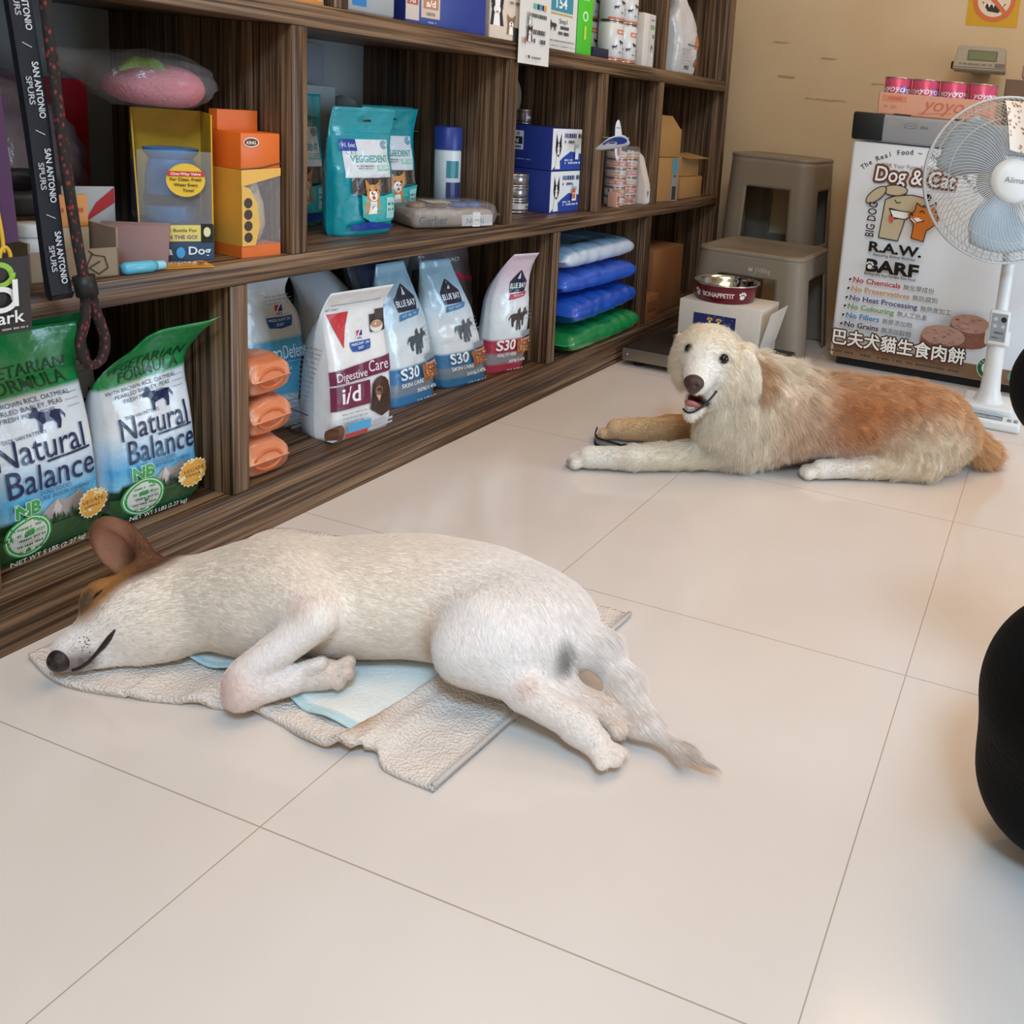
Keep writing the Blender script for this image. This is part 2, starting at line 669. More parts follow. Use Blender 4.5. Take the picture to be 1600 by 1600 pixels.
# ---------------------------------------------------------------- smooth bodies from distance fields
class Body:
    """a figure as one smooth union of tapered limbs and ellipsoids, meshed as ONE continuous surface"""

    def __init__(self, ground=None):
        self.p = []
        self.cut = []
        self.ground = ground

    def cone(self, a, b, ra, rb, k=0.02, col=(1, 1, 1), L=0.01, flow=None, tag=0):
        a, b = np.array(a, float), np.array(b, float)
        f = (b - a) if flow is None else np.array(flow, float)
        self.p.append(dict(t='c', a=a, b=b, ra=ra, rb=rb, k=k, col=np.array(col[:3]), L=L, flow=f / (np.linalg.norm(f) + 1e-9)))
        return self

    def chain(self, pts, rs, **kw):
        for i in range(len(pts) - 1):
            self.cone(pts[i], pts[i + 1], rs[i], rs[i + 1], **kw)
        return self

    def ell(self, c, r, rot=(0, 0, 0), k=0.03, col=(1, 1, 1), L=0.01, flow=(1, 0, 0)):
        M = np.array(Euler([math.radians(q) for q in rot]).to_matrix())
        f = np.array(flow, float)
        self.p.append(dict(t='e', c=np.array(c, float), r=np.array(r, float), M=M, k=k, col=np.array(col[:3]), L=L, flow=f / (np.linalg.norm(f) + 1e-9)))
        return self

    def carve(self, kind, *a, k=0.006, **kw):
        t = Body()
        getattr(t, kind)(*a, k=k, **kw)
        self.cut.append(t.p[0])
        return self

    @staticmethod
    def _d(q, P):
        if q['t'] == 'c':
            ba = q['b'] - q['a']
            pa = P - q['a']
            h = np.clip((pa @ ba) / max(ba @ ba, 1e-9), 0, 1)
            return np.linalg.norm(pa - h[:, None] * ba, axis=1) - (q['ra'] + (q['rb'] - q['ra']) * h)
        X = (P - q['c']) @ q['M'] / q['r']
        k0 = np.linalg.norm(X, axis=1)
        k1 = np.linalg.norm(X / q['r'], axis=1) + 1e-9
        return np.where(k0 < 1e-4, -q['r'].min(), k0 * (k0 - 1.0) / k1)

    def sd(self, P):
        P = np.asarray(P, np.float64)
        d = None
        for q in self.p:
            e = self._d(q, P)
            if d is None:
                d = e
            else:
                k = q['k']
                h = np.clip(0.5 + 0.5 * (d - e) / k, 0, 1)
                d = d * (1 - h) + e * h - k * h * (1 - h)
        for q in self.cut:
            e = -self._d(q, P)
            k = q['k']
            h = np.clip(0.5 - 0.5 * (d - e) / k, 0, 1)
            d = d * (1 - h) + e * h + k * h * (1 - h)
        if self.ground is not None:
            e = self.ground - P[:, 2]
            k = 0.008
            h = np.clip(0.5 - 0.5 * (d - e) / k, 0, 1)
            d = d * (1 - h) + e * h + k * h * (1 - h)
        return d

    def attrs(self, P, soft=0.010):
        P = np.asarray(P, float)
        W = np.zeros(len(P)); c = np.zeros((len(P), 3)); L = np.zeros(len(P)); fl = np.zeros((len(P), 3))
        D = np.stack([self._d(q, P) for q in self.p], 1)
        D -= D.min(1, keepdims=True)
        E = np.exp(-D / soft)
        E /= E.sum(1, keepdims=True)
        c = E @ np.stack([q['col'] for q in self.p])
        L = E @ np.array([q['L'] for q in self.p])
        fl = E @ np.stack([q['flow'] for q in self.p])
        return c, L, fl

    def grad(self, P, e=0.0015):
        G = np.zeros((len(P), 3))
        for i in range(3):
            o = np.zeros(3); o[i] = e
            G[:, i] = self.sd(P + o) - self.sd(P - o)
        return G / (np.linalg.norm(G, axis=1, keepdims=True) + 1e-12)

    def bounds(self):
        lo, hi = np.full(3, 1e9), np.full(3, -1e9)
        for q in self.p:
            if q['t'] == 'c':
                r = max(q['ra'], q['rb']); pts = (q['a'], q['b'])
            else:
                r = q['r'].max(); pts = (q['c'],)
            for c in pts:
                lo = np.minimum(lo, c - r); hi = np.maximum(hi, c + r)
        if self.ground is not None:
            lo[2] = max(lo[2], self.ground - 0.01)
        return lo, hi

    def surface(self, h=0.005):
        """naive surface nets; coarse pass first, so only cells near the surface are evaluated finely"""
        lo, hi = self.bounds()
        lo = lo - 3 * h; hi = hi + 3 * h
        n = np.ceil((hi - lo) / h).astype(int) + 1
        g = [lo[i] + h * np.arange(n[i]) for i in range(3)]
        c = 4
        gc = [lo[i] + h * c * (np.arange(int(math.ceil(n[i] / c)) + 1)) for i in range(3)]
        Pc = np.stack(np.meshgrid(*gc, indexing='ij'), -1).reshape(-1, 3)
        dc = self.sd(Pc).reshape([len(q) for q in gc])
        near = np.abs(dc) < h * c * 2.2
        full = np.repeat(np.repeat(np.repeat(dc, c, 0), c, 1), c, 2)[:n[0], :n[1], :n[2]].copy()
        mask = np.zeros_like(near)
        for dx in (-1, 0, 1):
            for dy in (-1, 0, 1):
                for dz in (-1, 0, 1):
                    mask |= np.roll(near, (dx, dy, dz), (0, 1, 2))
        mf = np.repeat(np.repeat(np.repeat(mask, c, 0), c, 1), c, 2)[:n[0], :n[1], :n[2]]
        idx = np.argwhere(mf)
        P = lo + idx * h
        full[mf] = self.sd(P)
        D = full
        s = D < 0
        cs = s[:-1, :-1, :-1].astype(np.int8)
        cnt = np.zeros_like(cs)
        for dx in (0, 1):
            for dy in (0, 1):
                for dz in (0, 1):
                    cnt += s[dx:n[0] - 1 + dx, dy:n[1] - 1 + dy, dz:n[2] - 1 + dz]
        act = (cnt > 0) & (cnt < 8)
        ai = np.argwhere(act)
        vid = -np.ones(act.shape, np.int64)
        vid[tuple(ai.T)] = np.arange(len(ai))
        acc = np.zeros((len(ai), 3)); w = np.zeros(len(ai))
        cor = [(x, y, z) for x in (0, 1) for y in (0, 1) for z in (0, 1)]
        for i, a in enumerate(cor):
            for b in cor[i + 1:]:
                if sum(abs(a[k] - b[k]) for k in range(3)) != 1:
                    continue
                da = D[ai[:, 0] + a[0], ai[:, 1] + a[1], ai[:, 2] + a[2]]
                db = D[ai[:, 0] + b[0], ai[:, 1] + b[1], ai[:, 2] + b[2]]
                m = (da < 0) != (db < 0)
                t = np.where(m, da / (da - db + 1e-12), 0)
                p = np.array(a)[None] + t[:, None] * (np.array(b) - np.array(a))[None]
                acc[m] += p[m]; w[m] += 1
        V = lo + (ai + acc / w[:, None]) * h
        F = []
        for ax in range(3):
            o1, o2 = (ax + 1) % 3, (ax + 2) % 3
            sl0 = [slice(1, None)] * 3; sl0[ax] = slice(0, n[ax] - 1)
            sh = [slice(1, n[k] - 1) for k in range(3)]; sh[ax] = slice(0, n[ax] - 1)
            A = s[tuple(sh)]
            sh2 = list(sh); sh2[ax] = slice(1, n[ax])
            Bq = s[tuple(sh2)]
            e = np.argwhere(A != Bq)
            if not len(e):
                continue
            inside = A[tuple(e.T)]
            base = e.copy()
            off = np.array([1, 1, 1]); off[ax] = 0
            base = base + off
            def cell(d1, d2):
                q = base.copy(); q[:, o1] -= d1; q[:, o2] -= d2
                return vid[q[:, 0], q[:, 1], q[:, 2]]
            quad = np.stack([cell(1, 1), cell(0, 1), cell(0, 0), cell(1, 0)], 1)
            quad[~inside] = quad[~inside][:, ::-1]
            F.append(quad)
        F = np.concatenate(F)
        F = F[(F >= 0).all(1)]
        for _ in range(2):
            G = self.grad(V)
            V = V - G * np.clip(self.sd(V), -h, h)[:, None]
        return V, F


def build_body(name, body, mat, colour, parent, h):
    V, F = body.surface(h)
    c, L, fl = body.attrs(V)
    col = colour(V, c)
    return mesh(name, V, F, mat, parent, smooth=True, col=col), V, F


def grow_fur(name, body, V, F, n, colour, mat, parent, seed=1, lift=0.35, rad=0.00022, segs=3, keep=None, gravity=0.15, wave=0.0, lenf=None, clump=0.0, flowf=None):
    """hair strands combed along the limbs; roots spread evenly over the surface"""
    rng = np.random.default_rng(seed)
    T = np.concatenate([F[:, [0, 1, 2]], F[:, [0, 2, 3]]])
    A, B_, C_ = V[T[:, 0]], V[T[:, 1]], V[T[:, 2]]
    ar = np.linalg.norm(np.cross(B_ - A, C_ - A), axis=1)
    pick = rng.choice(len(T), n, p=ar / ar.sum())
    u, v = rng.random(n), rng.random(n)
    m = u + v > 1
    u[m], v[m] = 1 - u[m], 1 - v[m]
    R = A[pick] + u[:, None] * (B_ - A)[pick] + v[:, None] * (C_ - A)[pick]
    if keep is not None:
        R = R[keep(R)]
    n = len(R)
    N = body.grad(R)
    c, L, fl = body.attrs(R, 0.02)
    if flowf is not None:
        fl = flowf(R, fl)
    if lenf is not None:
        L = lenf(R, L)
    col = colour(R, c)
    fl = fl - N * (fl * N).sum(1, keepdims=True)
    fl /= np.linalg.norm(fl, axis=1, keepdims=True) + 1e-6
    rnd = rng.normal(0, 0.22 * min(1, lift * 3), (n, 3))
    d = fl * (1 - lift) + N * lift + rnd * 0.5
    if clump > 0:
        cell = np.floor(R / clump).astype(np.int64)
        hsh = (cell[:, 0] * 73856093 ^ cell[:, 1] * 19349663 ^ cell[:, 2] * 83492791) & 0xffff
        tab = np.random.default_rng(seed + 9).normal(0, 0.35, (65536, 3))
        d = d + tab[hsh] * 0.7
    d /= np.linalg.norm(d, axis=1, keepdims=True)
    Ln = L * rng.uniform(0.6, 1.15, n)
    S = segs + 1
    P = np.zeros((n, S, 3))
    P[:, 0] = R - N * 0.0008
    cur = d.copy()
    for i in range(1, S):
        P[:, i] = P[:, i - 1] + cur * (Ln / segs)[:, None]
        cur = cur + fl * 0.25 + np.array([0, 0, -gravity]) + rng.normal(0, wave, (n, 3))
        cur /= np.linalg.norm(cur, axis=1, keepdims=True)
        ins = body.sd(P[:, i])
        push = np.clip(0.0006 - ins, 0, 0.02)
        P[:, i] += N * push[:, None]
    P[:, :, 2] = np.maximum(P[:, :, 2], 0.001)
    hc = bpy.data.hair_curves.new(name)
    hc.add_curves([S] * n)
    hc.points.foreach_set('position', P.reshape(-1).astype(np.float32))
    ra = hc.attributes.new('radius', 'FLOAT', 'POINT') if 'radius' not in hc.attributes else hc.attributes['radius']
    prof = np.linspace(1.0, 0.25, S)
    ra.data.foreach_set('value', np.tile(prof * rad, n).astype(np.float32))
    ca = hc.attributes.new('Col', 'FLOAT_COLOR', 'CURVE')
    cc = col * rng.uniform(0.88, 1.1, (n, 1))
    cc = np.concatenate([np.clip(cc, 0, 1), np.ones((n, 1))], 1)
    ca.data.foreach_set('color', cc.ravel().astype(np.float32))
    hc.materials.append(mat)
    o = bpy.data.objects.new(name, hc)
    link(o, parent)
    o['kind'] = 'stuff'
    return o


def blob(P, c, r, soft=0.35):
    """0..1 weight of a soft spot (r scalar or xyz radii)"""
    d = np.linalg.norm((P - np.array(c)) / np.array(r), axis=1)
    return np.clip((1 - d) / soft + 0.5, 0, 1)


def mixc(col, w, c):
    return col * (1 - w[:, None]) + np.array(c[:3])[None] * w[:, None]


SKIN_FUR = vmat('short_coat', 0.75, 0.25, 220, spec=0.2)
FUR = vmat('fur_strand', 0.6, spec=0.25)

# ---------------------------------------------------------------- white dog asleep on its side
CREAM = C('#f5e5d5'); WHITE = C('#f6ece6'); PINK = C('#dcae9e'); BROWN = C('#8a5a38'); DARK = C('#2a1e1c')
dog = thing('dog', 'white short-haired dog with one brown upright ear, asleep on its side on a beige towel', 'dog', (0.40, 0.95, 0), worldly=True)
G0 = 0.014
W = Body(ground=G0)
ax = np.array([0.93, 0.37, 0])
fl_b = (0.93, 0.30, 0)
W.ell((0.336, 0.946, 0.083), (0.14, 0.100, 0.069), (0, 0, 22), k=0.03, col=CREAM, L=0.013, flow=fl_b)
W.ell((0.450, 1.008, 0.086), (0.15, 0.105, 0.075), (0, 0, 22), k=0.04, col=CREAM, L=0.012, flow=fl_b)
W.ell((0.560, 1.034, 0.080), (0.11, 0.088, 0.072), (0, 0, 14), k=0.04, col=WHITE, L=0.010, flow=fl_b)
W.ell((0.648, 1.008, 0.080), (0.082, 0.090, 0.068), (0, 0, -10), k=0.04, col=WHITE, L=0.010, flow=(1, -0.3, 0))
# neck, head
W.cone((0.272, 0.915, 0.083), (0.180, 0.870, 0.072), 0.078, 0.058, k=0.04, col=CREAM, L=0.017, flow=fl_b)
W.ell((0.150, 0.840, 0.070), (0.056, 0.062, 0.054), (0, 0, 0), k=0.03, col=CREAM, L=0.007, flow=(0.5, 0.85, 0))
W.cone((0.133, 0.806, 0.058), (0.117, 0.764, 0.038), 0.040, 0.0245, k=0.022, col=WHITE, L=0.004, flow=(0.2, 0.9, 0.1))
W.cone((0.160, 0.812, 0.036), (0.130, 0.770, 0.024), 0.030, 0.014, k=0.010, col=WHITE, L=0.004, flow=(0.3, 0.9, 0))
W.ell((0.104, 0.815, 0.084), (0.024, 0.027, 0.026), (0, 0, 0), k=0.016, col=BROWN, L=0.004, flow=(0.2, 0.9, 0.2))
W.ell((0.185, 0.835, 0.050), (0.045, 0.04, 0.04), (0, 0, 0), k=0.03, col=CREAM, L=0.010, flow=(0.6, 0.7, 0))
# fore leg on top: shoulder, elbow, wrist, paw folded back
W.cone((0.325, 0.900, 0.116), (0.404, 0.868, 0.114), 0.044, 0.027, k=0.025, col=CREAM, L=0.008)
W.cone((0.412, 0.861, 0.108), (0.362, 0.806, 0.056), 0.0245, 0.0215, k=0.010, col=WHITE, L=0.005)
W.cone((0.357, 0.798, 0.043), (0.366, 0.794, 0.036), 0.021, 0.021, k=0.012, col=PINK, L=0.003)
W.cone((0.366, 0.795, 0.036), (0.402, 0.834, 0.040), 0.021, 0.018, k=0.010, col=WHITE, L=0.005)
for q, (dx, dy, dz) in enumerate(((0.008, 0.028, -0.004), (0.018, 0.026, 0.004), (0.024, 0.018, 0.012))):
    W.cone((0.403, 0.837, 0.036 + q * 0.006), (0.403 + dx, 0.837 + dy, 0.036 + dz + q * 0.005), 0.0100, 0.0085, k=0.004, col=WHITE, L=0.003)
# fore leg underneath
W.cone((0.315, 0.895, 0.045), (0.345, 0.865, 0.032), 0.030, 0.022, k=0.02, col=CREAM, L=0.006)
W.cone((0.375, 0.842, 0.032), (0.428, 0.866, 0.036), 0.021, 0.018, k=0.008, col=C('#e2cfc2'), L=0.004)
for q, (dx, dy, dz) in enumerate(((0.020, 0.000, -0.008), (0.026, 0.008, 0.002), (0.022, 0.014, 0.012))):
    W.cone((0.428, 0.864, 0.036), (0.428 + dx, 0.864 + dy, 0.040 + dz), 0.011, 0.0085, k=0.004, col=C('#dcc4b4'), L=0.003)
# hind leg on top
W.ell((0.612, 0.960, 0.092), (0.075, 0.075, 0.054), (0, 0, -20), k=0.035, col=WHITE, L=0.010, flow=(0.6, -0.8, 0))
W.cone((0.605, 0.945, 0.092), (0.596, 0.918, 0.084), 0.048, 0.026, k=0.025, col=WHITE, L=0.009)
W.cone((0.598, 0.925, 0.080), (0.690, 0.919, 0.062), 0.030, 0.0215, k=0.015, col=WHITE, L=0.006)
W.cone((0.690, 0.917, 0.058), (0.768, 0.918, 0.036), 0.0215, 0.0185, k=0.010, col=C('#f0e2d8'), L=0.006)
W.cone((0.768, 0.918, 0.034), (0.797, 0.910, 0.026), 0.0195, 0.017, k=0.012, col=WHITE, L=0.005)
for dx, dy, r in ((0.022, -0.022, 0.0095), (0.033, -0.011, 0.010), (0.034, 0.004, 0.0095)):
    W.cone((0.795, 0.911, 0.024), (0.795 + dx, 0.911 + dy, 0.016), 0.011, r, k=0.004, col=C('#eeddd0'), L=0.003)
# hind leg underneath
W.cone((0.655, 0.975, 0.055), (0.712, 0.965, 0.040), 0.040, 0.024, k=0.02, col=WHITE, L=0.007)
W.cone((0.712, 0.965, 0.036), (0.785, 0.963, 0.028), 0.021, 0.018, k=0.012, col=C('#ecd9ca'), L=0.006)
for dx, dy in ((0.026, -0.020), (0.038, -0.008), (0.038, 0.006)):
    W.cone((0.785, 0.963, 0.026), (0.785 + dx, 0.963 + dy, 0.022), 0.0115, 0.0090, k=0.004, col=C('#d9c0ae'), L=0.003)
# tail
W.chain([(0.690, 1.015, 0.085), (0.742, 1.012, 0.082), (0.790, 0.998, 0.052), (0.842, 0.966, 0.026), (0.896, 0.948, 0.018), (0.945, 0.942, 0.014)],
        [0.034, 0.022, 0.018, 0.013, 0.008, 0.004], k=0.02, col=WHITE, L=0.030)
# ear on the upper side: leaf-shaped, hollow towards the camera
W.ell((0.098, 0.848, 0.138), (0.037, 0.012, 0.054), (6, -34, 14), k=0.010, col=BROWN, L=0.004, flow=(-0.5, 0, 0.8))
W.ell((0.124, 0.852, 0.114), (0.026, 0.022, 0.020), (0, 0, 10), k=0.014, col=BROWN, L=0.006, flow=(0.3, 0.5, 0.5))
W.carve('ell', (0.097, 0.836, 0.136), (0.025, 0.012, 0.042), (6, -34, 14), k=0.006)
# mouth slit and closed eye crease
W.carve('cone', (0.123, 0.796, 0.112), (0.112, 0.788, 0.090), 0.0022, 0.0022, k=0.004)


def white_coat(P, c):
    c = mixc(c, blob(P, (0.110, 0.850, 0.130), (0.058, 0.05, 0.085)), C('#6d4630'))
    c = mixc(c, blob(P, (0.090, 0.838, 0.140), (0.027, 0.014, 0.042), 0.5) * (P[:, 1] < 0.852), C('#a8735c'))
    c = mixc(c, blob(P, (0.112, 0.806, 0.098), (0.036, 0.040, 0.042), 0.6), C('#a8733f'))
    c = mixc(c, blob(P, (0.108, 0.790, 0.090), (0.014, 0.014, 0.018), 0.8), C('#6b533c'))
    c = mixc(c, blob(P, (0.134, 0.750, 0.032), (0.022, 0.018, 0.018), 1.0) * 0.85, C('#6a524c'))
    c = mixc(c, blob(P, (0.147, 0.763, 0.034), (0.012, 0.008, 0.012), 1.0) * 0.5, C('#5a4440'))
    c = mixc(c, blob(P, (0.362, 0.782, 0.046), (0.018, 0.016, 0.018), 1.0) * 0.5, C('#d3a494'))
    c = mixc(c, blob(P, (0.398, 0.850, 0.132), (0.020, 0.018, 0.014), 1.2) * 0.30, C('#d9a797'))
    c = mixc(c, blob(P, (0.700, 0.902, 0.074), (0.014, 0.014, 0.012), 1.0) * 0.4, C('#d9a797'))
    c = mixc(c, blob(P, (0.540, 0.935, 0.070), (0.02, 0.05, 0.05), 1.0) * 0.6, C('#d8b48c'))  # tan shadow of the knee fold, painted into the coat
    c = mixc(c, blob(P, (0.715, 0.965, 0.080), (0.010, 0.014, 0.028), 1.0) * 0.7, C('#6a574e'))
    c = mixc(c, blob(P, (0.925, 0.944, 0.016), (0.06, 0.03, 0.03), 1.0) * 0.7, C('#c9b29c'))
    return c


wd, Vw, Fw = build_body('body', W, SKIN_FUR, white_coat, dog, 0.0042)


def keep_w(P):
    ok = np.ones(len(P), bool)
    ok &= np.linalg.norm((P - np.array([0.124, 0.746, 0.036])), axis=1) > 0.016
    ok &= ~((np.abs(P[:, 0] - 0.092) < 0.028) & (P[:, 1] < 0.848) & (P[:, 2] > 0.105))
    return ok & (P[:, 2] > G0 + 0.004)


grow_fur('fur', W, Vw, Fw, 120000, white_coat, FUR, dog, seed=3, lift=0.12, rad=0.0002, keep=keep_w, gravity=0.05)
n_ = Body()
n_.ell((0.119, 0.7445, 0.037), (0.0155, 0.013, 0.0145), (0, 0, -10), k=0.01, col=DARK)
n_.carve('ell', (0.1165, 0.7315, 0.041), (0.0035, 0.004, 0.003), k=0.003)
n_.carve('ell', (0.1265, 0.7325, 0.035), (0.0035, 0.004, 0.003), k=0.003)
build_body('nose', n_, vmat('wet_nose', 0.35, 0.3, 900), lambda P, c: np.tile(DARK[:3], (len(P), 1)), dog, 0.002)
V, F = tube([(0.1715, 0.7785, 0.0755), (0.165, 0.7757, 0.0637), (0.159, 0.7713, 0.0526), (0.1519, 0.7670, 0.0421), (0.1459, 0.7619, 0.0324), (0.1402, 0.7552, 0.0264), (0.1330, 0.7497, 0.0235)], [0.0012, 0.0036, 0.0034, 0.0020, 0.0020, 0.0022, 0.0018], 8)
mesh('lips', V, F, pmat('dark_lip', '#2a1a18', 0.5), dog, True)
parts = []
rnd = random.Random(6)
for k in range(16):
    p = Vector((0.1415, 0.7605, 0.0555)) + Vector((rnd.uniform(-.010, .010), rnd.uniform(-.002, .002), rnd.uniform(-.010, .012)))
    g = Vector(W.grad(np.array([p]))[0]); p = p - g * float(W.sd(np.array([p]))[0])
    parts.append(tube([p - g * 0.0005, p + g * 0.0008], 0.0007, 6))
V, F = merge(parts)
mesh('whisker_spots', V, F, pmat('dark_lip', '#2a1a18', 0.5), dog, True)
V, F = tube([(0.1255, 0.7975, 0.1105), (0.1205, 0.7935, 0.104), (0.1165, 0.7925, 0.096), (0.1125, 0.7900, 0.089)], [0.0008, 0.0016, 0.0016, 0.0008], 8)
mesh('closed_eyelid', V, F, pmat('dark_lid', '#1f1513', 0.5), dog, True)

# ---------------------------------------------------------------- beige towel and puppy pad under the white dog
def in_poly(x, y, poly):
    ins = False
    j = len(poly) - 1
    for i in range(len(poly)):
        xi, yi = poly[i]; xj, yj = poly[j]
        if (yi > y) != (yj > y) and x < (xj - xi) * (y - yi) / (yj - yi + 1e-12) + xi:
            ins = not ins
        j = i
    return ins


def sheet(name, rows, thick, height, mat, parent=None, nu=60, nv=110, col=None, smooth=True):
    """cloth spanning two long edges: rows = [(edge A xy), (edge B xy)] pairs along its length;
    height(x, y, s, t) lifts the top surface; closed underneath"""
    A = bez([(a[0], a[1], 0) for a, b in rows], 10)
    B_ = bez([(b[0], b[1], 0) for a, b in rows], 10)
    def samp(L, t):
        q = t * (len(L) - 1); i = min(int(q), len(L) - 2)
        return L[i].lerp(L[i + 1], q - i)
    V, K = [], []
    for j in range(nv + 1):
        t = j / nv
        a, b = samp(A, t), samp(B_, t)
        for i in range(nu + 1):
            s = i / nu
            p = a.lerp(b, s)
            dx, dy, dz = height(p.x, p.y, s, t)
            V.append(Vector((p.x + dx, p.y + dy, dz + thick)))
            if col:
                K.append(col(p.x, p.y, s, t))
    n = len(V)
    m = nu + 1
    V += [Vector((v.x, v.y, max(v.z - thick * 1.6, 0.0004))) for v in V[:n]]
    if col:
        K += K
    F = []
    for j in range(nv):
        for i in range(nu):
            q = (j * m + i, j * m + i + 1, (j + 1) * m + i + 1, (j + 1) * m + i)
            F.append(q)
            F.append(tuple(n + k for k in reversed(q)))
    ring = [i for i in range(m)] + [j * m + nu for j in range(1, nv + 1)] + [nv * m + i for i in range(nu - 1, -1, -1)] + [j * m for j in range(nv - 1, 0, -1)]
    for a, b in zip(ring, ring[1:] + ring[:1]):
        F.append((b, a, a + n, b + n))
    return mesh(name, V, F, mat, parent, smooth, K if col else None)


TOWEL = vmat('terry_cloth', 0.95, 0.0, spec=0.1)
_nt = TOWEL.node_tree
_b = _nt.nodes['Principled BSDF']
_tc = _nt.nodes.new('ShaderNodeTexCoord')
_vo = _nt.nodes.new('ShaderNodeTexVoronoi'); _vo.inputs['Scale'].default_value = 260
_n2 = _nt.nodes.new('ShaderNodeTexNoise'); _n2.inputs['Scale'].default_value = 90; _n2.inputs['Detail'].default_value = 5
_nt.links.new(_tc.outputs['Object'], _vo.inputs['Vector']); _nt.links.new(_tc.outputs['Object'], _n2.inputs['Vector'])
_ad = _nt.nodes.new('ShaderNodeMath'); _ad.operation = 'ADD'
_nt.links.new(_vo.outputs['Distance'], _ad.inputs[0]); _nt.links.new(_n2.outputs['Fac'], _ad.inputs[1])
_bp = _nt.nodes.new('ShaderNodeBump'); _bp.inputs['Strength'].default_value = 0.55; _bp.inputs['Distance'].default_value = 0.005
_nt.links.new(_ad.outputs[0], _bp.inputs['Height']); _nt.links.new(_bp.outputs['Normal'], _b.inputs['Normal'])


def towel_h(x, y, s, t):
    z = 0.0022 * noise.noise(Vector((x * 14, y * 14, 1))) + 0.0016 * noise.noise(Vector((x * 45, y * 45, 4))) + 0.0012
    # the near edge wrinkles up; a fold runs in from the front edge beside the pad
    e = max(0.0, 1 - s / 0.16)
    z += 0.010 * e * (0.5 + 0.5 * math.sin(t * 46 + 2 * math.sin(t * 17))) * (1 if 0.22 < t < 0.74 else 0.25)
    f = math.exp(-((x - 0.528 - 0.10 * (y - 0.86)) / 0.012) ** 2) * max(0, 1 - s / 0.55)
    z += 0.020 * f
    g = math.exp(-((x - 0.556 - 0.10 * (y - 0.86)) / 0.016) ** 2) * max(0, 1 - s / 0.6)
    z += 0.012 * g
    return 0, 0, max(z, 0.0004)


def towel_c(x, y, s, t):
    q = noise.noise(Vector((x * 20, y * 20, 7)))
    c = np.array(C('#ecdcd0')) * (1 + 0.10 * q)
    st = math.exp(-((x - 0.523) / 0.013) ** 2) * max(0, 1 - abs(s - 0.08) / 0.12)     # brown stain on the fold
    c = c * (1 - 0.75 * st) + np.array(C('#a87a45')) * 0.75 * st
    if t > 0.975:
        c = np.array(C('#d8cdc6'))
    return tuple(c)


rows = [((0.030, 0.765), (0.010, 1.090)), ((0.115, 0.745), (0.010, 1.185)), ((0.210, 0.760), (0.120, 1.215)), ((0.300, 0.785), (0.230, 1.240)),
        ((0.390, 0.804), (0.330, 1.240)), ((0.470, 0.790), (0.440, 1.240)), ((0.520, 0.789), (0.520, 1.235)), ((0.555, 0.806), (0.560, 1.230)),
        ((0.585, 0.790), (0.600, 1.226)), ((0.655, 0.786), (0.690, 1.224))]
tw = sheet('towel', rows, 0.006, towel_h, TOWEL, nu=90, nv=150, col=towel_c)
tag(tw, 'beige terry towel spread on the floor under the white dog, wrinkled front edge', 'towel')
# ridge of the hem along the short end
hem = [(0.6545 + 0.035 * k / 12, 0.7865 + 0.4355 * k / 12, 0.0095 + 0.0006 * math.sin(k * 2.1)) for k in range(13)]
V, F = tube(hem, 0.0042, 8, flat=0.7)
mesh('hem', V, F, pmat('towel_hem', '#c8bdb4', 0.9, bump=0.3, scale=300), tw, True)


def pad_h(x, y, s, t):
    z = 0.0118 + 0.0012 * noise.noise(Vector((x * 11, y * 11, 9))) + 0.0010 * noise.noise(Vector((x * 26, y * 26, 2)))
    z += 0.010 * max(0, 1 - s / 0.25) * (0.5 + 0.5 * math.sin(t * 24 + 1))
    return 0, 0, z


def pad_c(x, y, s, t):
    edge = s < 0.06 or t > 0.95 or t < 0.04
    return C('#c2dce0') if edge else C('#eef0ec')


rows = [((0.190, 0.842), (0.10, 1.02)), ((0.270, 0.840), (0.20, 1.05)), ((0.340, 0.846), (0.30, 1.08)), ((0.400, 0.832), (0.39, 1.08)),
        ((0.470, 0.818), (0.47, 1.08)), ((0.535, 0.822), (0.54, 1.08))]
pd = sheet('puppy_pad', rows, 0.0012, pad_h, vmat('nonwoven_pad', 0.7, 0.3, 200), nu=50, nv=80, col=pad_c)
tag(pd, 'white puppy pad with pale blue edge, crumpled between the white dog and the towel', 'pet pad')

# ---------------------------------------------------------------- golden dog lying with its head up
GC = C('#ecdcc4'); GW = C('#efe6da'); GO = C('#b9743f'); GT = C('#d6a676')
gold = thing('dog', 'fluffy golden retriever with white face, lying head up, mouth open', 'dog', (0.80, 2.0, 0), worldly=True)
Gd = Body(ground=0.003)
fb = (0.86, 0.5, -0.15)
Gd.ell((0.690, 1.985, 0.118), (0.135, 0.110, 0.105), (0, 0, 30), k=0.05, col=GC, L=0.032, flow=(0.7, 0.3, -0.6))
Gd.ell((0.830, 2.060, 0.118), (0.16, 0.112, 0.100), (0, 0, 30), k=0.05, col=GO, L=0.022, flow=fb)
Gd.ell((0.960, 2.135, 0.112), (0.14, 0.112, 0.098), (0, 0, 28), k=0.05, col=GO, L=0.022, flow=fb)
Gd.ell((1.030, 2.170, 0.095), (0.105, 0.100, 0.085), (0, 0, 20), k=0.05, col=GT, L=0.022, flow=fb)
# neck and breast
Gd.cone((0.600, 1.890, 0.225), (0.690, 1.975, 0.150), 0.066, 0.098, k=0.05, col=GC, L=0.036, flow=(0.6, 0.3, -0.7))
Gd.ell((0.635, 1.900, 0.100), (0.080, 0.075, 0.090), (0, 0, 0), k=0.04, col=GC, L=0.030, flow=(0.15, -0.25, -0.95))
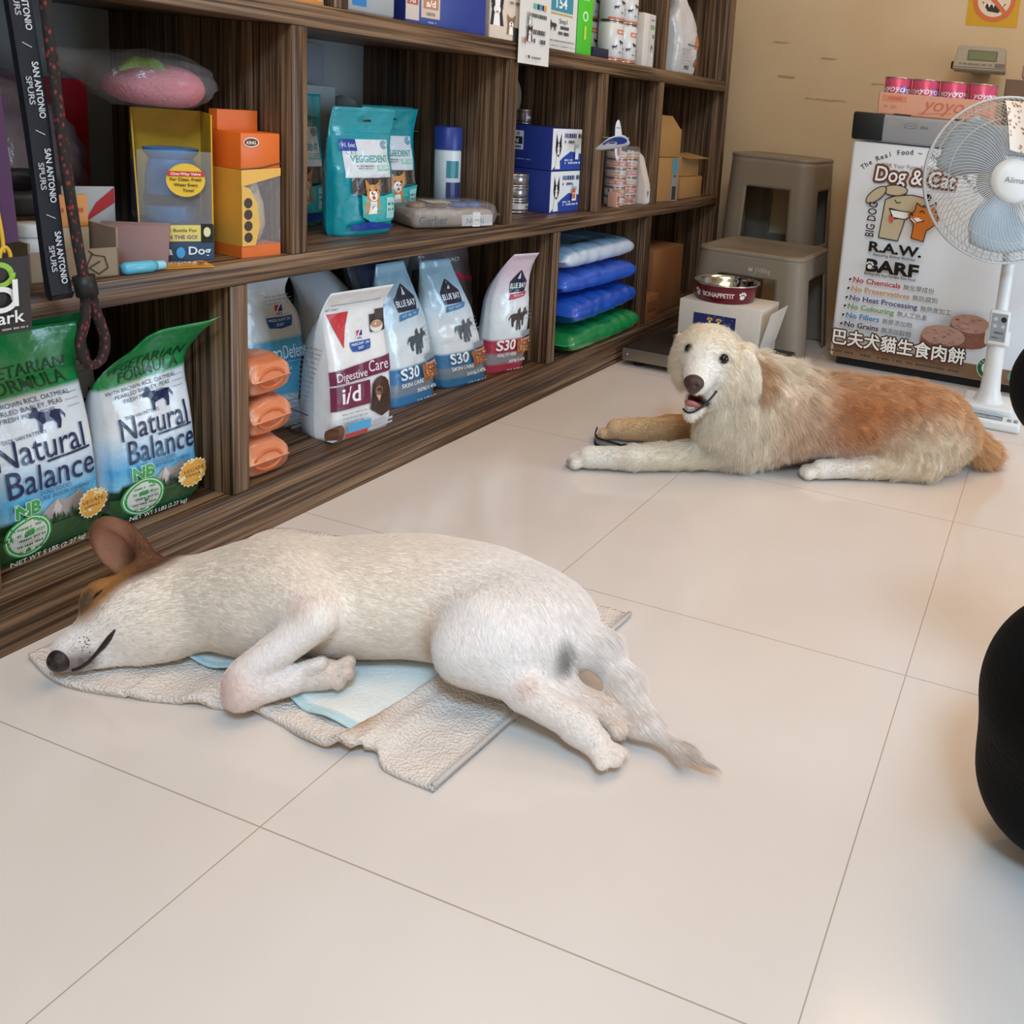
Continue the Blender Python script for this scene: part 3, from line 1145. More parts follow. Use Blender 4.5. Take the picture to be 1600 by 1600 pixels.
# head
Gd.ell((0.552, 1.842, 0.276), (0.076, 0.066, 0.064), (20, 0, 0), k=0.03, col=GC, L=0.013, flow=(0.1, 0.8, -0.3))
Gd.cone((0.562, 1.792, 0.260), (0.572, 1.738, 0.240), 0.042, 0.0265, k=0.026, col=GW, L=0.005, flow=(0, 0.9, 0.3))
Gd.cone((0.568, 1.815, 0.208), (0.559, 1.752, 0.165), 0.036, 0.0165, k=0.012, col=GW, L=0.010, flow=(0, 0.8, -0.5))
Gd.ell((0.608, 1.838, 0.234), (0.036, 0.045, 0.050), (0, 0, 0), k=0.03, col=GC, L=0.026, flow=(0.5, 0.6, -0.7))
Gd.ell((0.506, 1.848, 0.236), (0.036, 0.045, 0.050), (0, 0, 0), k=0.03, col=GC, L=0.022, flow=(-0.4, 0.6, -0.7))
# throat ruff
Gd.cone((0.575, 1.850, 0.205), (0.585, 1.870, 0.110), 0.045, 0.060, k=0.03, col=GC, L=0.034, flow=(-0.1, -0.2, -1))
# ears
Gd.ell((0.652, 1.836, 0.246), (0.027, 0.010, 0.060), (0, -14, 18), k=0.005, col=C('#efe2cf'), L=0.007, flow=(0.15, 0.0, -1))
Gd.ell((0.634, 1.860, 0.290), (0.024, 0.020, 0.020), (0, -10, 18), k=0.014, col=C('#ead8c0'), L=0.010, flow=(0.3, 0.0, -1))
Gd.ell((0.480, 1.880, 0.255), (0.010, 0.024, 0.050), (10, -16, 0), k=0.012, col=C('#dcc19c'), L=0.016, flow=(-0.2, 0.05, -1))
# near fore leg stretched along the floor
Gd.cone((0.680, 1.930, 0.095), (0.640, 1.910, 0.052), 0.065, 0.042, k=0.03, col=GC, L=0.024, flow=(-0.3, -0.3, -0.8))
Gd.cone((0.640, 1.905, 0.045), (0.425, 1.760, 0.032), 0.038, 0.0255, k=0.02, col=GC, L=0.013, flow=(-0.8, -0.5, -0.3))
Gd.cone((0.425, 1.760, 0.032), (0.340, 1.722, 0.029), 0.0245, 0.0235, k=0.012, col=GW, L=0.008)
for dx, dy, r in ((-0.030, -0.016, 0.0125), (-0.034, -0.002, 0.0130), (-0.030, 0.012, 0.0125), (-0.018, -0.024, 0.0115)):
    Gd.cone((0.338, 1.722, 0.026), (0.338 + dx, 1.722 + dy, 0.018), 0.015, r, k=0.005, col=GW, L=0.005)
# far fore leg folded beside the leash, its shade painted in as tan coat
Gd.cone((0.560, 1.990, 0.060), (0.430, 1.955, 0.045), 0.040, 0.030, k=0.02, col=GT, L=0.012)
Gd.cone((0.430, 1.955, 0.040), (0.310, 1.910, 0.032), 0.030, 0.0235, k=0.012, col=C('#dcb98c'), L=0.008)
for dx, dy in ((-0.022, -0.014), (-0.027, -0.001), (-0.020, 0.012)):
    Gd.cone((0.306, 1.908, 0.026), (0.306 + dx, 1.908 + dy, 0.017), 0.0145, 0.0120, k=0.005, col=C('#e0c29c'), L=0.005)
# near hind leg
Gd.ell((1.010, 2.105, 0.080), (0.105, 0.070, 0.074), (0, 8, 25), k=0.04, col=GC, L=0.022, flow=(0.3, 0.0, -0.9))
Gd.cone((0.935, 2.055, 0.080), (1.040, 2.065, 0.042), 0.045, 0.033, k=0.025, col=GC, L=0.020, flow=(0.5, 0, -0.8))
Gd.cone((1.035, 2.065, 0.036), (0.900, 1.995, 0.030), 0.031, 0.0225, k=0.012, col=GC, L=0.014)
Gd.cone((0.900, 1.995, 0.029), (0.812, 1.940, 0.026), 0.0215, 0.021, k=0.012, col=GW, L=0.007)
for dx, dy, r in ((-0.020, -0.024, 0.0115), (-0.030, -0.014, 0.0120), (-0.030, 0.000, 0.0115), (-0.018, 0.010, 0.0105)):
    Gd.cone((0.810, 1.940, 0.024), (0.810 + dx, 1.940 + dy, 0.017), 0.0135, r, k=0.005, col=GW, L=0.004)
# tail lying behind the rump
Gd.chain([(1.090, 2.190, 0.085), (1.135, 2.215, 0.055), (1.165, 2.235, 0.035), (1.175, 2.30, 0.025)], [0.040, 0.030, 0.024, 0.012], k=0.025, col=GT, L=0.034)
# open mouth and eye sockets
MOUTH = (0.561, 1.748, 0.192)
EYES = ((0.530, 1.785, 0.2935), (0.606, 1.793, 0.283))
Gd.carve('ell', MOUTH, (0.022, 0.040, 0.013), (-30, 0, 0), k=0.005)
Gd.carve('cone', (0.596, 1.770, 0.205), (0.606, 1.790, 0.218), 0.005, 0.003, k=0.004)
for e in EYES:
    Gd.carve('ell', e, (0.010, 0.009, 0.008), k=0.005)


def gold_coat(P, c):
    q = np.array([noise.noise(Vector((p[0] * 13, p[1] * 13, p[2] * 13))) for p in P])
    c = c * (1 + 0.10 * q)[:, None]
    w = blob(P, (0.735, 1.985, 0.120), (0.075, 0.10, 0.085), 1.0)
    c = mixc(c, w * 0.9, GO)                                                   # rust shoulder patch
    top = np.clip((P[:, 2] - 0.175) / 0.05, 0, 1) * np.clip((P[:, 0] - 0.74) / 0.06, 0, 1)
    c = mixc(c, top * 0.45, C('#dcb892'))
    c = mixc(c, blob(P, (0.676, 1.880, 0.230), (0.036, 0.04, 0.075), 0.8) * 0.8 * (P[:, 1] > 1.851), C('#b07c4c'))          # coat darkened behind the ear for contrast
    c = mixc(c, blob(P, (1.010, 2.08, 0.075), (0.10, 0.07, 0.07), 0.9) * 0.9, C('#e8d8c0'))   # pale thigh
    c = mixc(c, blob(P, (0.572, 1.770, 0.255), (0.038, 0.055, 0.055), 0.8), C('#f1ebe2'))       # white blaze and muzzle
    for e in EYES:
        c = mixc(c, blob(P, e, (0.013, 0.014, 0.011), 0.8), C('#3a2c26'))
    c = mixc(c, blob(P, MOUTH, (0.025, 0.046, 0.0165), 0.25), C('#5a2f2c'))
    c = mixc(c, blob(P, (0.585, 1.760, 0.186), (0.010, 0.025, 0.010), 0.5), C('#2c2020'))
    c = mixc(c, blob(P, (0.313, 1.704, 0.018), (0.016, 0.012, 0.010), 0.6), C('#6b5248'))
    return np.clip(c, 0, 1)


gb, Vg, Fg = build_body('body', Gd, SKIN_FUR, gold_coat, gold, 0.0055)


def keep_g(P):
    ok = np.linalg.norm(P - np.array([0.573, 1.718, 0.242]), axis=1) > 0.020
    for e in EYES:
        ok &= np.linalg.norm(P - np.array(e), axis=1) > 0.0125
    ok &= np.linalg.norm((P - np.array(MOUTH)) / np.array([0.025, 0.046, 0.0165]), axis=1) > 1.0
    return ok & (P[:, 2] > 0.006)


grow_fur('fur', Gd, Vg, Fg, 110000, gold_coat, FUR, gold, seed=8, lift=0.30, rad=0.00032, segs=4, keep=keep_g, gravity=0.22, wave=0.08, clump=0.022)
BLACKGLOSS = pmat('dark_eye', '#1a0f0b', 0.08, var=0.3, scale=200)
for c in [(e[0], e[1] + 0.003, e[2]) for e in EYES]:
    V, F = lathe([(0.0112 * math.sin(a), -0.0112 * math.cos(a)) for a in np.linspace(0.001, PI - 0.001, 13)], 20, center=c)
    mesh('eye', V, F, BLACKGLOSS, gold, True)
n_ = Body()
DARK = C('#2a1e1c'); PINK = C('#c98a80')
n_.ell((0.5735, 1.7160, 0.2435), (0.0225, 0.016, 0.0175), (-15, 0, 0), k=0.01, col=DARK)
n_.ell((0.5730, 1.7160, 0.229), (0.010, 0.012, 0.010), (0, 0, 0), k=0.01, col=DARK)
n_.carve('ell', (0.5635, 1.7005, 0.242), (0.0045, 0.005, 0.004), k=0.003)
n_.carve('ell', (0.5845, 1.7020, 0.242), (0.0045, 0.005, 0.004), k=0.003)
build_body('nose', n_, vmat('wet_nose', 0.35, 0.3, 900), lambda P, c: np.tile(C('#47302c')[:3], (len(P), 1)), gold, 0.0025)
V, F = tube(bez([(0.6010, 1.7850, 0.2130), (0.5935, 1.7700, 0.1985), (0.5840, 1.7530, 0.1850), (0.5720, 1.7385, 0.1745), (0.5585, 1.7335, 0.1715), (0.5450, 1.7390, 0.1750)], 4), 0.0023, 8)
mesh('lips', V, F, pmat('dark_lip', '#2a1a18', 0.5), gold, True)
t_ = Body()
t_.ell((0.561, 1.756, 0.182), (0.0165, 0.036, 0.0075), (-28, 0, 0), k=0.01, col=PINK)
build_body('tongue', t_, vmat('wet_tongue', 0.3, 0.2, 500), lambda P, c: np.tile(C('#b56a68')[:3], (len(P), 1)), gold, 0.003)
parts = []
for k in range(7):
    a = (k - 3) / 3.0
    V, F = lathe([(0.0026, 0), (0.0024, 0.003), (0.0012, 0.0065), (0.0002, 0.0075)], 8, center=(0.5585 + 0.0125 * a, 1.7400 + 0.010 * a * a, 0.1770 + 0.003 * a * a))
    parts.append((V, F))
V, F = merge(parts)
mesh('lower_teeth', V, F, pmat('tooth_ivory', '#e4d8c6', 0.3), gold, True)

# ---------------------------------------------------------------- chest freezer with printed front
FX0, FX1, FY, FZ = 0.575, 1.34, 2.95, 0.842
fr = thing('freezer', 'white freezer whose printed front advertises raw dog and cat food', 'freezer', (0.96, 3.25, 0), worldly=True)
WHITE_EN = pmat('white_enamel', '#f0f2f5', 0.3, var=0.02)
box('cabinet', (FX0, FY, 0.03), (FX1, 3.58, 0.752), WHITE_EN, fr, 0.012, 3)
box('plinth', (FX0 + 0.02, FY + 0.03, 0.0), (FX1 - 0.02, 3.56, 0.032), pmat('black_plastic', '#141414', 0.5), fr)
box('lid', (FX0 - 0.004, FY - 0.006, 0.7545), (FX1 + 0.004, 3.585, FZ), pmat('grey_lid', '#9c9c9e', 0.35), fr, 0.010, 3)
box('corner_cap', (FX0 - 0.006, FY - 0.0085, 0.756), (FX0 + 0.098, 3.0, FZ + 0.0015), pmat('black_plastic', '#141414', 0.5), fr, 0.008, 3)
pr = Print(flat((0, FY - 0.0002, 0), (1, 0, 0), (0, 0, 1)), grid=0.08)
K = '#17120f'
pr.rect(FX0 + 0.012, 0.034, FX1 - 0.012, 0.082, '#8c6c50')                       # brown foot band
pr.arc_text('The Real Food ~ The Real Health', 0.785, 0.478, 0.247, math.radians(84), 0.0225, K, 0.60, 0.008)
pr.text('FOR Your Furry Family', 0.765, 0.679, 0.018, '#7a7470', rot=0.02)
pr.outlined('Dog & Cat', 0.790, 0.632, 0.068, '#fbf7f0', '#8a4a34', 0.0075, 0.255, 0.012, 0.08)
pr.outlined('Dog & Cat', 0.790, 0.632, 0.068, '#fbf7f0', '#3a1a10', 0.0028, 0.255, 0.012, 0.08)
# the two animals
def outl(pts, fill, w=0.003, col=K, close=True):
    pr.poly(pts, fill)
    pr.line(pts + ([pts[0]] if close else []), w, col)
TAN = '#c9b795'
outl([(0.697, 0.45), (0.760, 0.446), (0.772, 0.50), (0.775, 0.522), (0.735, 0.515), (0.722, 0.548), (0.790, 0.538), (0.835, 0.572), (0.838, 0.592), (0.79, 0.598), (0.74, 0.592), (0.705, 0.575)], TAN)
outl([(0.722, 0.545), (0.736, 0.520), (0.775, 0.518), (0.800, 0.535), (0.79, 0.542)], '#fbf8f2')
def ear(cx, cy, a, l=0.040, w=0.017):
    return [(cx + l * math.cos(t) * math.cos(a) - w * math.sin(t) * math.sin(a), cy + l * math.cos(t) * math.sin(a) + w * math.sin(t) * math.cos(a)) for t in np.linspace(0, 2 * PI, 21)[:-1]]
outl(ear(0.733, 0.607, 0.05), TAN)
outl(ear(0.674, 0.586, 0.75), TAN)
pr.ell(0.840, 0.596, 0.0115, 0.0115, K)
pr.poly([(0.723, 0.528), (0.742, 0.520), (0.736, 0.502), (0.726, 0.506)], '#d3574b')
pr.line([(0.736, 0.577), (0.745, 0.568), (0.756, 0.572)], 0.003, K)
OR = '#d4772a'
outl([(0.803, 0.462), (0.843, 0.455), (0.848, 0.490), (0.872, 0.512), (0.884, 0.530), (0.872, 0.552), (0.868, 0.584), (0.846, 0.566), (0.824, 0.566), (0.808, 0.576), (0.804, 0.548), (0.786, 0.536), (0.795, 0.520), (0.806, 0.505)], OR)
pr.poly([(0.792, 0.524), (0.81, 0.512), (0.836, 0.520), (0.818, 0.530)], '#fbf8f2')
pr.line([(0.800, 0.526), (0.815, 0.514), (0.838, 0.522)], 0.003, '#7a1c10')
pr.ell(0.797, 0.537, 0.005, 0.004, '#6b1a12')
pr.line([(0.820, 0.548), (0.828, 0.553), (0.836, 0.547)], 0.003, K)
pr.text('BIG DOG', 0.682, 0.506, 0.040, K, rot=PI / 2 - 0.02, bold=0.012, width=0.112)
pr.text('R.A.W.', 0.757, 0.404, 0.044, '#0d0b0a', bold=0.035, width=0.172)
pr.text('Restoring Animal Wellness', 0.757, 0.3895, 0.013, K, bold=0.01, width=0.138)
pr.text('BARF', 0.755, 0.338, 0.056, '#0d0b0a', bold=0.04, width=0.172)
for dx, dy, r in ((0, 0, 0.0075), (-0.009, 0.010, 0.0036), (-0.003, 0.0145, 0.0036), (0.005, 0.014, 0.0036), (0.010, 0.008, 0.0036)):
    pr.ell(0.681 + dx, 0.352 + dy, r, r, '#e9e7e6', 12)
pr.text('Biologically Appropriate Raw Food', 0.750, 0.325, 0.013, K, bold=0.01, width=0.168)
LN = (('No Chemicals', '無化學成份', 0.295, '#b3202a', 0.157, 0.100), ('No Preservatives', '無防腐劑', 0.265, '#c98d52', 0.193, 0.080), ('No Heat Processing', '無熱食加工', 0.234, '#4a3f74', 0.225, 0.098),
      ('No Colouring', '無人工色素', 0.205, '#6e9650', 0.155, 0.098), ('No Fillers', '無摻添加物', 0.174, '#2c78b4', 0.112, 0.098), ('No Grains', '無添加穀物', 0.144, '#3a1f26', 0.115, 0.098))
for i, (a, b, z, cc, w, w2) in enumerate(LN):
    x = 0.632 - 0.0025 * i
    pr.ell(x - 0.010, z + 0.007, 0.0050, 0.0036, '#2d211c', 10, rot=0.8)
    pr.text(a, x, z, 0.024, cc, align='l', bold=0.022, width=w)
    pr.text(b, x + w + 0.010, z - 0.001, 0.020, '#4d4744', align='l', width=w2)
# meat patties
for cx, cy, s in ((1.025, 0.215, 1.0), (0.945, 0.165, 1.12)):
    rx, ry, h = 0.062 * s, 0.030 * s, 0.052 * s
    pts = [(cx + rx * math.cos(t), cy + ry * math.sin(t)) for t in np.linspace(0, PI, 14)] + [(cx + rx * math.cos(t), cy - h + ry * math.sin(t)) for t in np.linspace(PI, 2 * PI, 14)]
    pr.poly(pts, '#8f5a4a')
    pr.ell(cx, cy, rx, ry, '#b78b78', 26)
    rnd = random.Random(int(cx * 100))
    for k in range(34):
        t, q = rnd.uniform(0, 2 * PI), math.sqrt(rnd.random()) * 0.9
        x, y = cx + rx * q * math.cos(t), cy + ry * q * math.sin(t)
        pr.line([(x - 0.005, y), (x + 0.005, y + rnd.uniform(-.003, .003))], 0.0014, rnd.choice(['#9a6a58', '#cfa694', '#7d4f42']))
    for k in range(16):
        x, y = cx + rnd.uniform(-0.9, 0.9) * rx, cy - h * rnd.uniform(0.45, 0.95)
        pr.line([(x - 0.004, y), (x + 0.004, y + rnd.uniform(-.003, .003))], 0.0016, rnd.choice(['#a4604f', '#6f4036', '#b0705e']))
pr.outlined('巴夫犬貓生食肉餅', 0.806, 0.087, 0.056, '#fbf6ea', '#4a2418', 0.0055, 0.432)
pr.outlined('巴夫犬貓生食肉餅', 0.806, 0.087, 0.056, '#fbf6ea', '#fbf6ea', 0.0011, 0.432)
pr.scribble(0.580, 1.01, 0.056, 0.0075, '#4a3526', 3)
pr.ell(1.100, 0.087, 0.036, 0.036, '#f4f4f0'); pr.ell(1.100, 0.087, 0.034, 0.034, '#1f6b45'); pr.ell(1.100, 0.087, 0.021, 0.021, '#f4f4f0')
pr.arc_text('PRODUCT', 1.100, 0.087, 0.0245, PI / 2, 0.010, '#f4f4f0', 0.9)
pr.ell(1.1005, 0.088, 0.013, 0.014, '#1f6b45')
pr.ell(1.178, 0.072, 0.017, 0.017, '#5fa58c'); pr.ell(1.178, 0.072, 0.011, 0.006, '#e9efe9', rot=0.7)
pr.text('A', 1.212, 0.062, 0.024, '#f4f4f0', bold=0.03)
pr.build('printed_front', fr, 0.35)
pr = Print(flat((0, FY - 0.0065, 0), (1, 0, 0), (0, 0, 1)))
pr.ell(0.757, 0.813, 0.022, 0.009, '#7c7c7c'); pr.ell(0.757, 0.813, 0.019, 0.007, '#9c9c9e')
pr.text('FRIGID', 0.757, 0.809, 0.010, '#6c6c6c'); pr.text('Elite', 0.800, 0.807, 0.014, '#6c6c6c', shear=0.3)
pr.build('badge', fr, 0.35)

# ---------------------------------------------------------------- shrink-wrapped tray of cans and things behind it
def cyl(name, r, z0, z1, mat, parent=None, n=28, c=(0, 0), bevel=0.0015):
    V, F = lathe([(0.0005, z0), (r - bevel, z0), (r, z0 + bevel), (r, z1 - bevel), (r - bevel, z1), (0.0005, z1)], n, center=(c[0], c[1], 0))
    o = mesh(name, V, F, mat, parent, True)
    o.data.set_sharp_from_angle(angle=math.radians(50))
    return o


METAL = pmat('tin_metal', '#c9c6c2', 0.22, 0.9, 0.05)
def can_mesh(parent, r, h, body, art, lab=None, name='can_body'):
    """a tin: printed sleeve, two bright rims"""
    o = cyl(name, r, 0.003, h - 0.003, body, parent)
    for z in (0.0025, h - 0.0025):
        prof = [(r - 0.002, z - 0.002), (r + 0.0012, z - 0.0012), (r + 0.0012, z + 0.0012), (r - 0.002, z + 0.002), (r - 0.004, z - 0.0012)]
        if z > 0.005:
            prof.append((0.0004, z - 0.0012))
        V, F = lathe(prof, 28)
        mesh('rim' if z < 0.005 else 'lid', V, F, METAL, parent, True)
    pr = Print(lambda x, y, l: Vector(((r + l) * math.sin(x / r), -(r + l) * math.cos(x / r), y)), grid=0.006)
    art(pr)
    pr.build('sleeve_print', parent, 0.3)


yt = thing('can_tray', 'peach cardboard tray holding a row of pink cans on the freezer lid', 'tray', (0.82, 3.05, FZ + 0.002), math.radians(2))
PEACH = pmat('peach_card', '#e0a184', 0.55)
bm = bmesh.new()
bm_box(bm, (-0.185, -0.06, 0), (0.185, 0.14, 0.003))
for lo, hi in (((-0.185, -0.06, 0), (0.185, -0.057, 0.068)), ((-0.185, 0.137, 0), (0.185, 0.14, 0.068)), ((-0.185, -0.06, 0), (-0.182, 0.14, 0.068)), ((0.182, -0.06, 0), (0.185, 0.14, 0.068))):
    bm_box(bm, lo, hi, 0.0008)
from_bm('tray', bm, PEACH, yt)
pr = Print(flat((0, -0.0602, 0), (1, 0, 0), (0, 0, 1)))
pr.text('yoyo', 0.02, 0.022, 0.060, '#d0714f', shear=0.35, bold=0.004, width=0.125)
pr.line([(-0.055, 0.010), (0.05, 0.018)], 0.002, '#d0714f')
pr.rect(-0.172, 0.042, -0.095, 0.060, '#dc8a66'); pr.scribble(-0.165, -0.100, 0.046, 0.010, '#cf6f50', 2)
pr.scribble(-0.165, -0.11, 0.022, 0.008, '#d88a68', 4); pr.scribble(0.10, 0.17, 0.016, 0.010, '#d88a68', 6)
pr.rect(-0.13, 0.0, -0.075, 0.004, '#3a2a22'); pr.rect(0.06, 0.0, 0.12, 0.004, '#3a2a22')
pr.build('printed_side', yt, 0.5)
PINKCAN = pmat('pink_sleeve', '#d8567a', 0.28, 0.2)
def yoyo_art(pr):
    pr.rect(-0.045, 0.030, 0.045, 0.052, '#e58aa2'); pr.rect(0.012, 0.0, 0.045, 0.088, '#8f4f9e')
    pr.text('yoyo', -0.004, 0.068, 0.032, '#f8eef0', shear=0.3, bold=0.012); pr.text('yoyo', 0.05, 0.066, 0.03, '#f8eef0', shear=0.3, bold=0.012)
    pr.text('yoyo', -0.055, 0.067, 0.03, '#f8eef0', shear=0.3, bold=0.012)
proto = None
wh = ('leftmost', 'second from the left', 'third from the left', 'rightmost')
for q in range(4):
    x = -0.1350 + 0.090 * q
    loc = yt.matrix_basis @ Vector((x, -0.010, 0.0045))
    t = thing('can', 'pink can in the peach tray, %s of the four' % wh[q], 'can', loc, math.radians(2 + 25 * q), 'pink cans in the peach tray')
    if proto is None:
        can_mesh(t, 0.0435, 0.115, PINKCAN, yoyo_art)
        proto = t
    else:
        for ch in proto.children:
            c = ch.copy(); COL.objects.link(c); c.parent = t
for t in [o for o in bpy.data.objects if o.name == 'can' or o.name.startswith('can.')]:
    t.location.z = FZ + 0.0065
# scale indicator on a wall bracket
dp = thing('scale_display', 'grey digital scale display with a green screen on the back wall above the tray', 'display', (0.875, 3.50, 1.0), worldly=True)
GREYP = pmat('grey_plastic', '#a59c8c', 0.45)
bm = bmesh.new()
V0 = [(-0.088, 0.03, 0), (0.098, 0.03, 0), (0.098, 0.11, 0), (-0.088, 0.11, 0), (-0.078, 0.05, 0.092), (0.090, 0.05, 0.092), (0.090, 0.10, 0.092), (-0.078, 0.10, 0.092), (-0.088, 0.022, 0.012), (0.098, 0.022, 0.012)]
vs = [bm.verts.new((x + 0.885, y + 3.43, z + 1.028)) for x, y, z in V0]
for f in ((3, 2, 1, 0), (0, 1, 9, 8), (8, 9, 5, 4), (4, 5, 6, 7), (2, 3, 7, 6), (1, 2, 6, 5, 9), (3, 0, 8, 4, 7)):
    bm.faces.new([vs[i] for i in f])
bmesh.ops.bevel(bm, geom=bm.edges[:], offset=0.004, segments=2, affect='EDGES')
from_bm('housing', bm, GREYP, dp, True, 40)
ey = Vector((0, 0.028, 0.080)).normalized()
pr = Print(flat(Vector((0.888, 3.4534, 1.042)) + Vector((0, -0.002, 0)), (1, 0, 0), ey))
pr.rect(-0.042, 0.028, 0.062, 0.066, '#5c5a4e'); pr.rect(-0.038, 0.031, 0.058, 0.063, '#6f7a58')
pr.rect(0.058, 0.006, 0.092, 0.020, '#6c675c'); pr.scribble(-0.07, 0.05, 0.010, 0.005, '#6c675c', 1)
pr.build('screen', dp, 0.2, 'grey-green screen panel')
V, F = tube([(0.789, 3.49, 1.048), (0.800, 3.49, 1.048)], 0.014, 16)
mesh('knob', V, F, pmat('black_plastic', '#141414', 0.5), dp, True)
box('bracket', (0.85, 3.535, 1.03), (0.92, 3.6585, 1.10), GREYP, dp, 0.003)
# open carton at the right edge, on the lid
cb = thing('cardboard_box', 'open brown carton with dark raised flap at the right end of the freezer lid', 'box', (1.185, 3.27, FZ + 0.0022), math.radians(-14))
BRN = pmat('brown_card', '#7d6854', 0.8, bump=0.1)
bm = bmesh.new()
for lo, hi in (((-0.15, -0.12, 0), (0.15, 0.12, 0.004)), ((-0.15, -0.12, 0), (0.15, -0.116, 0.15)), ((-0.15, 0.116, 0), (0.15, 0.12, 0.15)), ((-0.15, -0.12, 0), (-0.146, 0.12, 0.15)), ((0.146, -0.12, 0), (0.15, 0.12, 0.15))):
    bm_box(bm, lo, hi, 0.0006)
from_bm('carton', bm, BRN, cb)
box('flap', (-0.14, -0.0015, 0), (0.14, 0.0015, 0.10), pmat('dark_card', '#3a302a', 0.8), cb, M=Matrix.Translation((0, 0.117, 0.148)) @ Matrix.Rotation(math.radians(-25), 4, 'X'))
pk = thing('tissue_packet', 'pale pink printed packet resting on the open brown carton', 'packet', (1.150, 3.205, FZ + 0.153), math.radians(-14))
box('packet', (-0.085, -0.05, 0), (0.085, 0.05, 0.055), pmat('pale_pink_film', '#c9a69c', 0.4), pk, 0.014, 4, M=Matrix.Rotation(math.radians(0), 4, 'X'))
pr = Print(flat((0, -0.0503, 0), (1, 0, 0), (0, 0, 1)))
pr.ell(0.0, 0.030, 0.05, 0.014, '#8a8a94'); pr.ell(0.0, 0.030, 0.044, 0.011, '#cdbfbc'); pr.scribble(-0.04, 0.04, 0.027, 0.006, '#6c6a70', 3)
pr.build('packet_print', pk, 0.4)
# yellow warning sticker on the wall
st = thing('warning_sticker', 'square yellow no-biting-dog sticker high on the cream back wall', 'sign', (0.895, Y1 - 0.0002, 1.21))
box('sticker_sheet', (-0.095, -0.0008, 0), (0.095, 0, 0.19), pmat('yellow_vinyl', '#d9a418', 0.35), st)
pr = Print(flat((0, -0.0009, 0), (1, 0, 0), (0, 0, 1)))
pr.ell(0, 0.095, 0.078, 0.078, '#d8713a', 40); pr.ell(0, 0.095, 0.060, 0.060, '#efd9c0', 40)
pr.poly([(-0.045, 0.09), (-0.02, 0.055), (0.02, 0.050), (0.045, 0.085), (0.02, 0.078), (-0.02, 0.080)], '#2a1c16')
for k in range(5):
    x = -0.032 + 0.016 * k
    pr.poly([(x - 0.006, 0.085), (x + 0.006, 0.083), (x, 0.068)], '#f7f2e8')
pr.ell(-0.025, 0.12, 0.012, 0.012, '#2a1c16', 14); pr.ell(0.028, 0.118, 0.012, 0.012, '#2a1c16', 14)
pr.line([(-0.05, 0.145), (0.05, 0.045)], 0.016, '#d8713a')
pr.build('printed_symbol', st, 0.35)

# ---------------------------------------------------------------- pedestal fan
fan = thing('pedestal_fan', 'white pedestal fan with wire cage standing in front of the freezer', 'fan', (1.125, 2.66, 0), worldly=True)
FW = pmat('white_fan_plastic', '#e6e6e4', 0.35, var=0.02)
bm = bmesh.new()
bm_box(bm, (1.035, 2.55, 0.0), (1.225, 2.76, 0.030), 0.010, 3)
bm_box(bm, (1.050, 2.60, 0.028), (1.200, 2.75, 0.052), 0.010, 3)
from_bm('base', bm, FW, fan, True, 40)
V, F = lathe([(0.0005, 0.05), (0.046, 0.05), (0.040, 0.058), (0.0295, 0.085), (0.026, 0.13), (0.0255, 0.26), (0.020, 0.262), (0.0175, 0.268), (0.0175, 0.47), (0.0005, 0.47)], 32, center=(1.125, 2.665, 0))
o = mesh('pole', V, F, FW, fan, True); o.data.set_sharp_from_angle(angle=math.radians(45))
box('control_box', (1.097, 2.628, 0.225), (1.153, 2.652, 0.325), FW, fan, 0.006, 3)
box('collar', (1.090, 2.636, 0.220), (1.160, 2.696, 0.262), FW, fan, 0.008, 3)
pr = Print(flat((1.125, 2.6279, 0.225), (1, 0, 0), (0, 0, 1)))
pr.rect(-0.022, 0.012, 0.022, 0.092, '#9a9fa4')
pr.ell(0.012, 0.076, 0.008, 0.008, '#1c1d20', 16)
for x, y in ((-0.010, 0.076), (-0.010, 0.056), (0.012, 0.056)):
    pr.ell(x, y, 0.0055, 0.0055, '#c8ccd0', 14)
pr.scribble(-0.016, 0.016, 0.034, 0.006, '#5a6066', 2); pr.scribble(-0.016, 0.016, 0.020, 0.005, '#5a6066', 7)
pr.build('control_panel', fan, 0.25, 'grey button panel')
pr = Print(lambda x, y, l: Vector((1.125 + x, 2.575 + y, 0.0302 + l)))
pr.rect(-0.070, -0.018, 0.050, 0.020, '#8d99a4'); pr.rect(-0.068, 0.006, 0.048, 0.019, '#566270')
for x in (-0.05, -0.02, 0.012):
    pr.rect(x, -0.014, x + 0.022, -0.006, '#b9c2c8'); pr.rect(x, -0.003, x + 0.022, 0.003, '#b9c2c8')
pr.ell(-0.012, 0.012, 0.004, 0.004, '#101418', 12)
for x in (0.062, 0.080):
    pr.rect(x, -0.016, x + 0.012, -0.006, '#6f7984'); pr.rect(x, 0.0, x + 0.012, 0.008, '#9aa4ac')
pr.build('base_panel', fan, 0.3, 'grey button panel')
HC = Vector((1.095, 2.575, 0.690))
HR = Matrix.Translation(HC) @ Matrix.Rotation(math.radians(14), 4, 'Z') @ Matrix.Rotation(math.radians(-4), 4, 'X')
def at_head(P):
    return [HR @ Vector((p[0], p[1], p[2])) for p in P]
RF = 0.222
parts = []
for k in range(96):                     # curved front spokes
    a = 2 * PI * k / 96
    pts = []
    for s in np.linspace(0, 1, 8):
        r = 0.052 + (RF - 0.052) * s
        y = -0.075 + 0.075 * max(0, (s - 0.25) / 0.75) ** 2.2
        b = a + 0.55 * s * s
        pts.append((r * math.cos(b), y, r * math.sin(b)))
    parts.append(tube(at_head(pts), 0.0010, 4, caps=False))
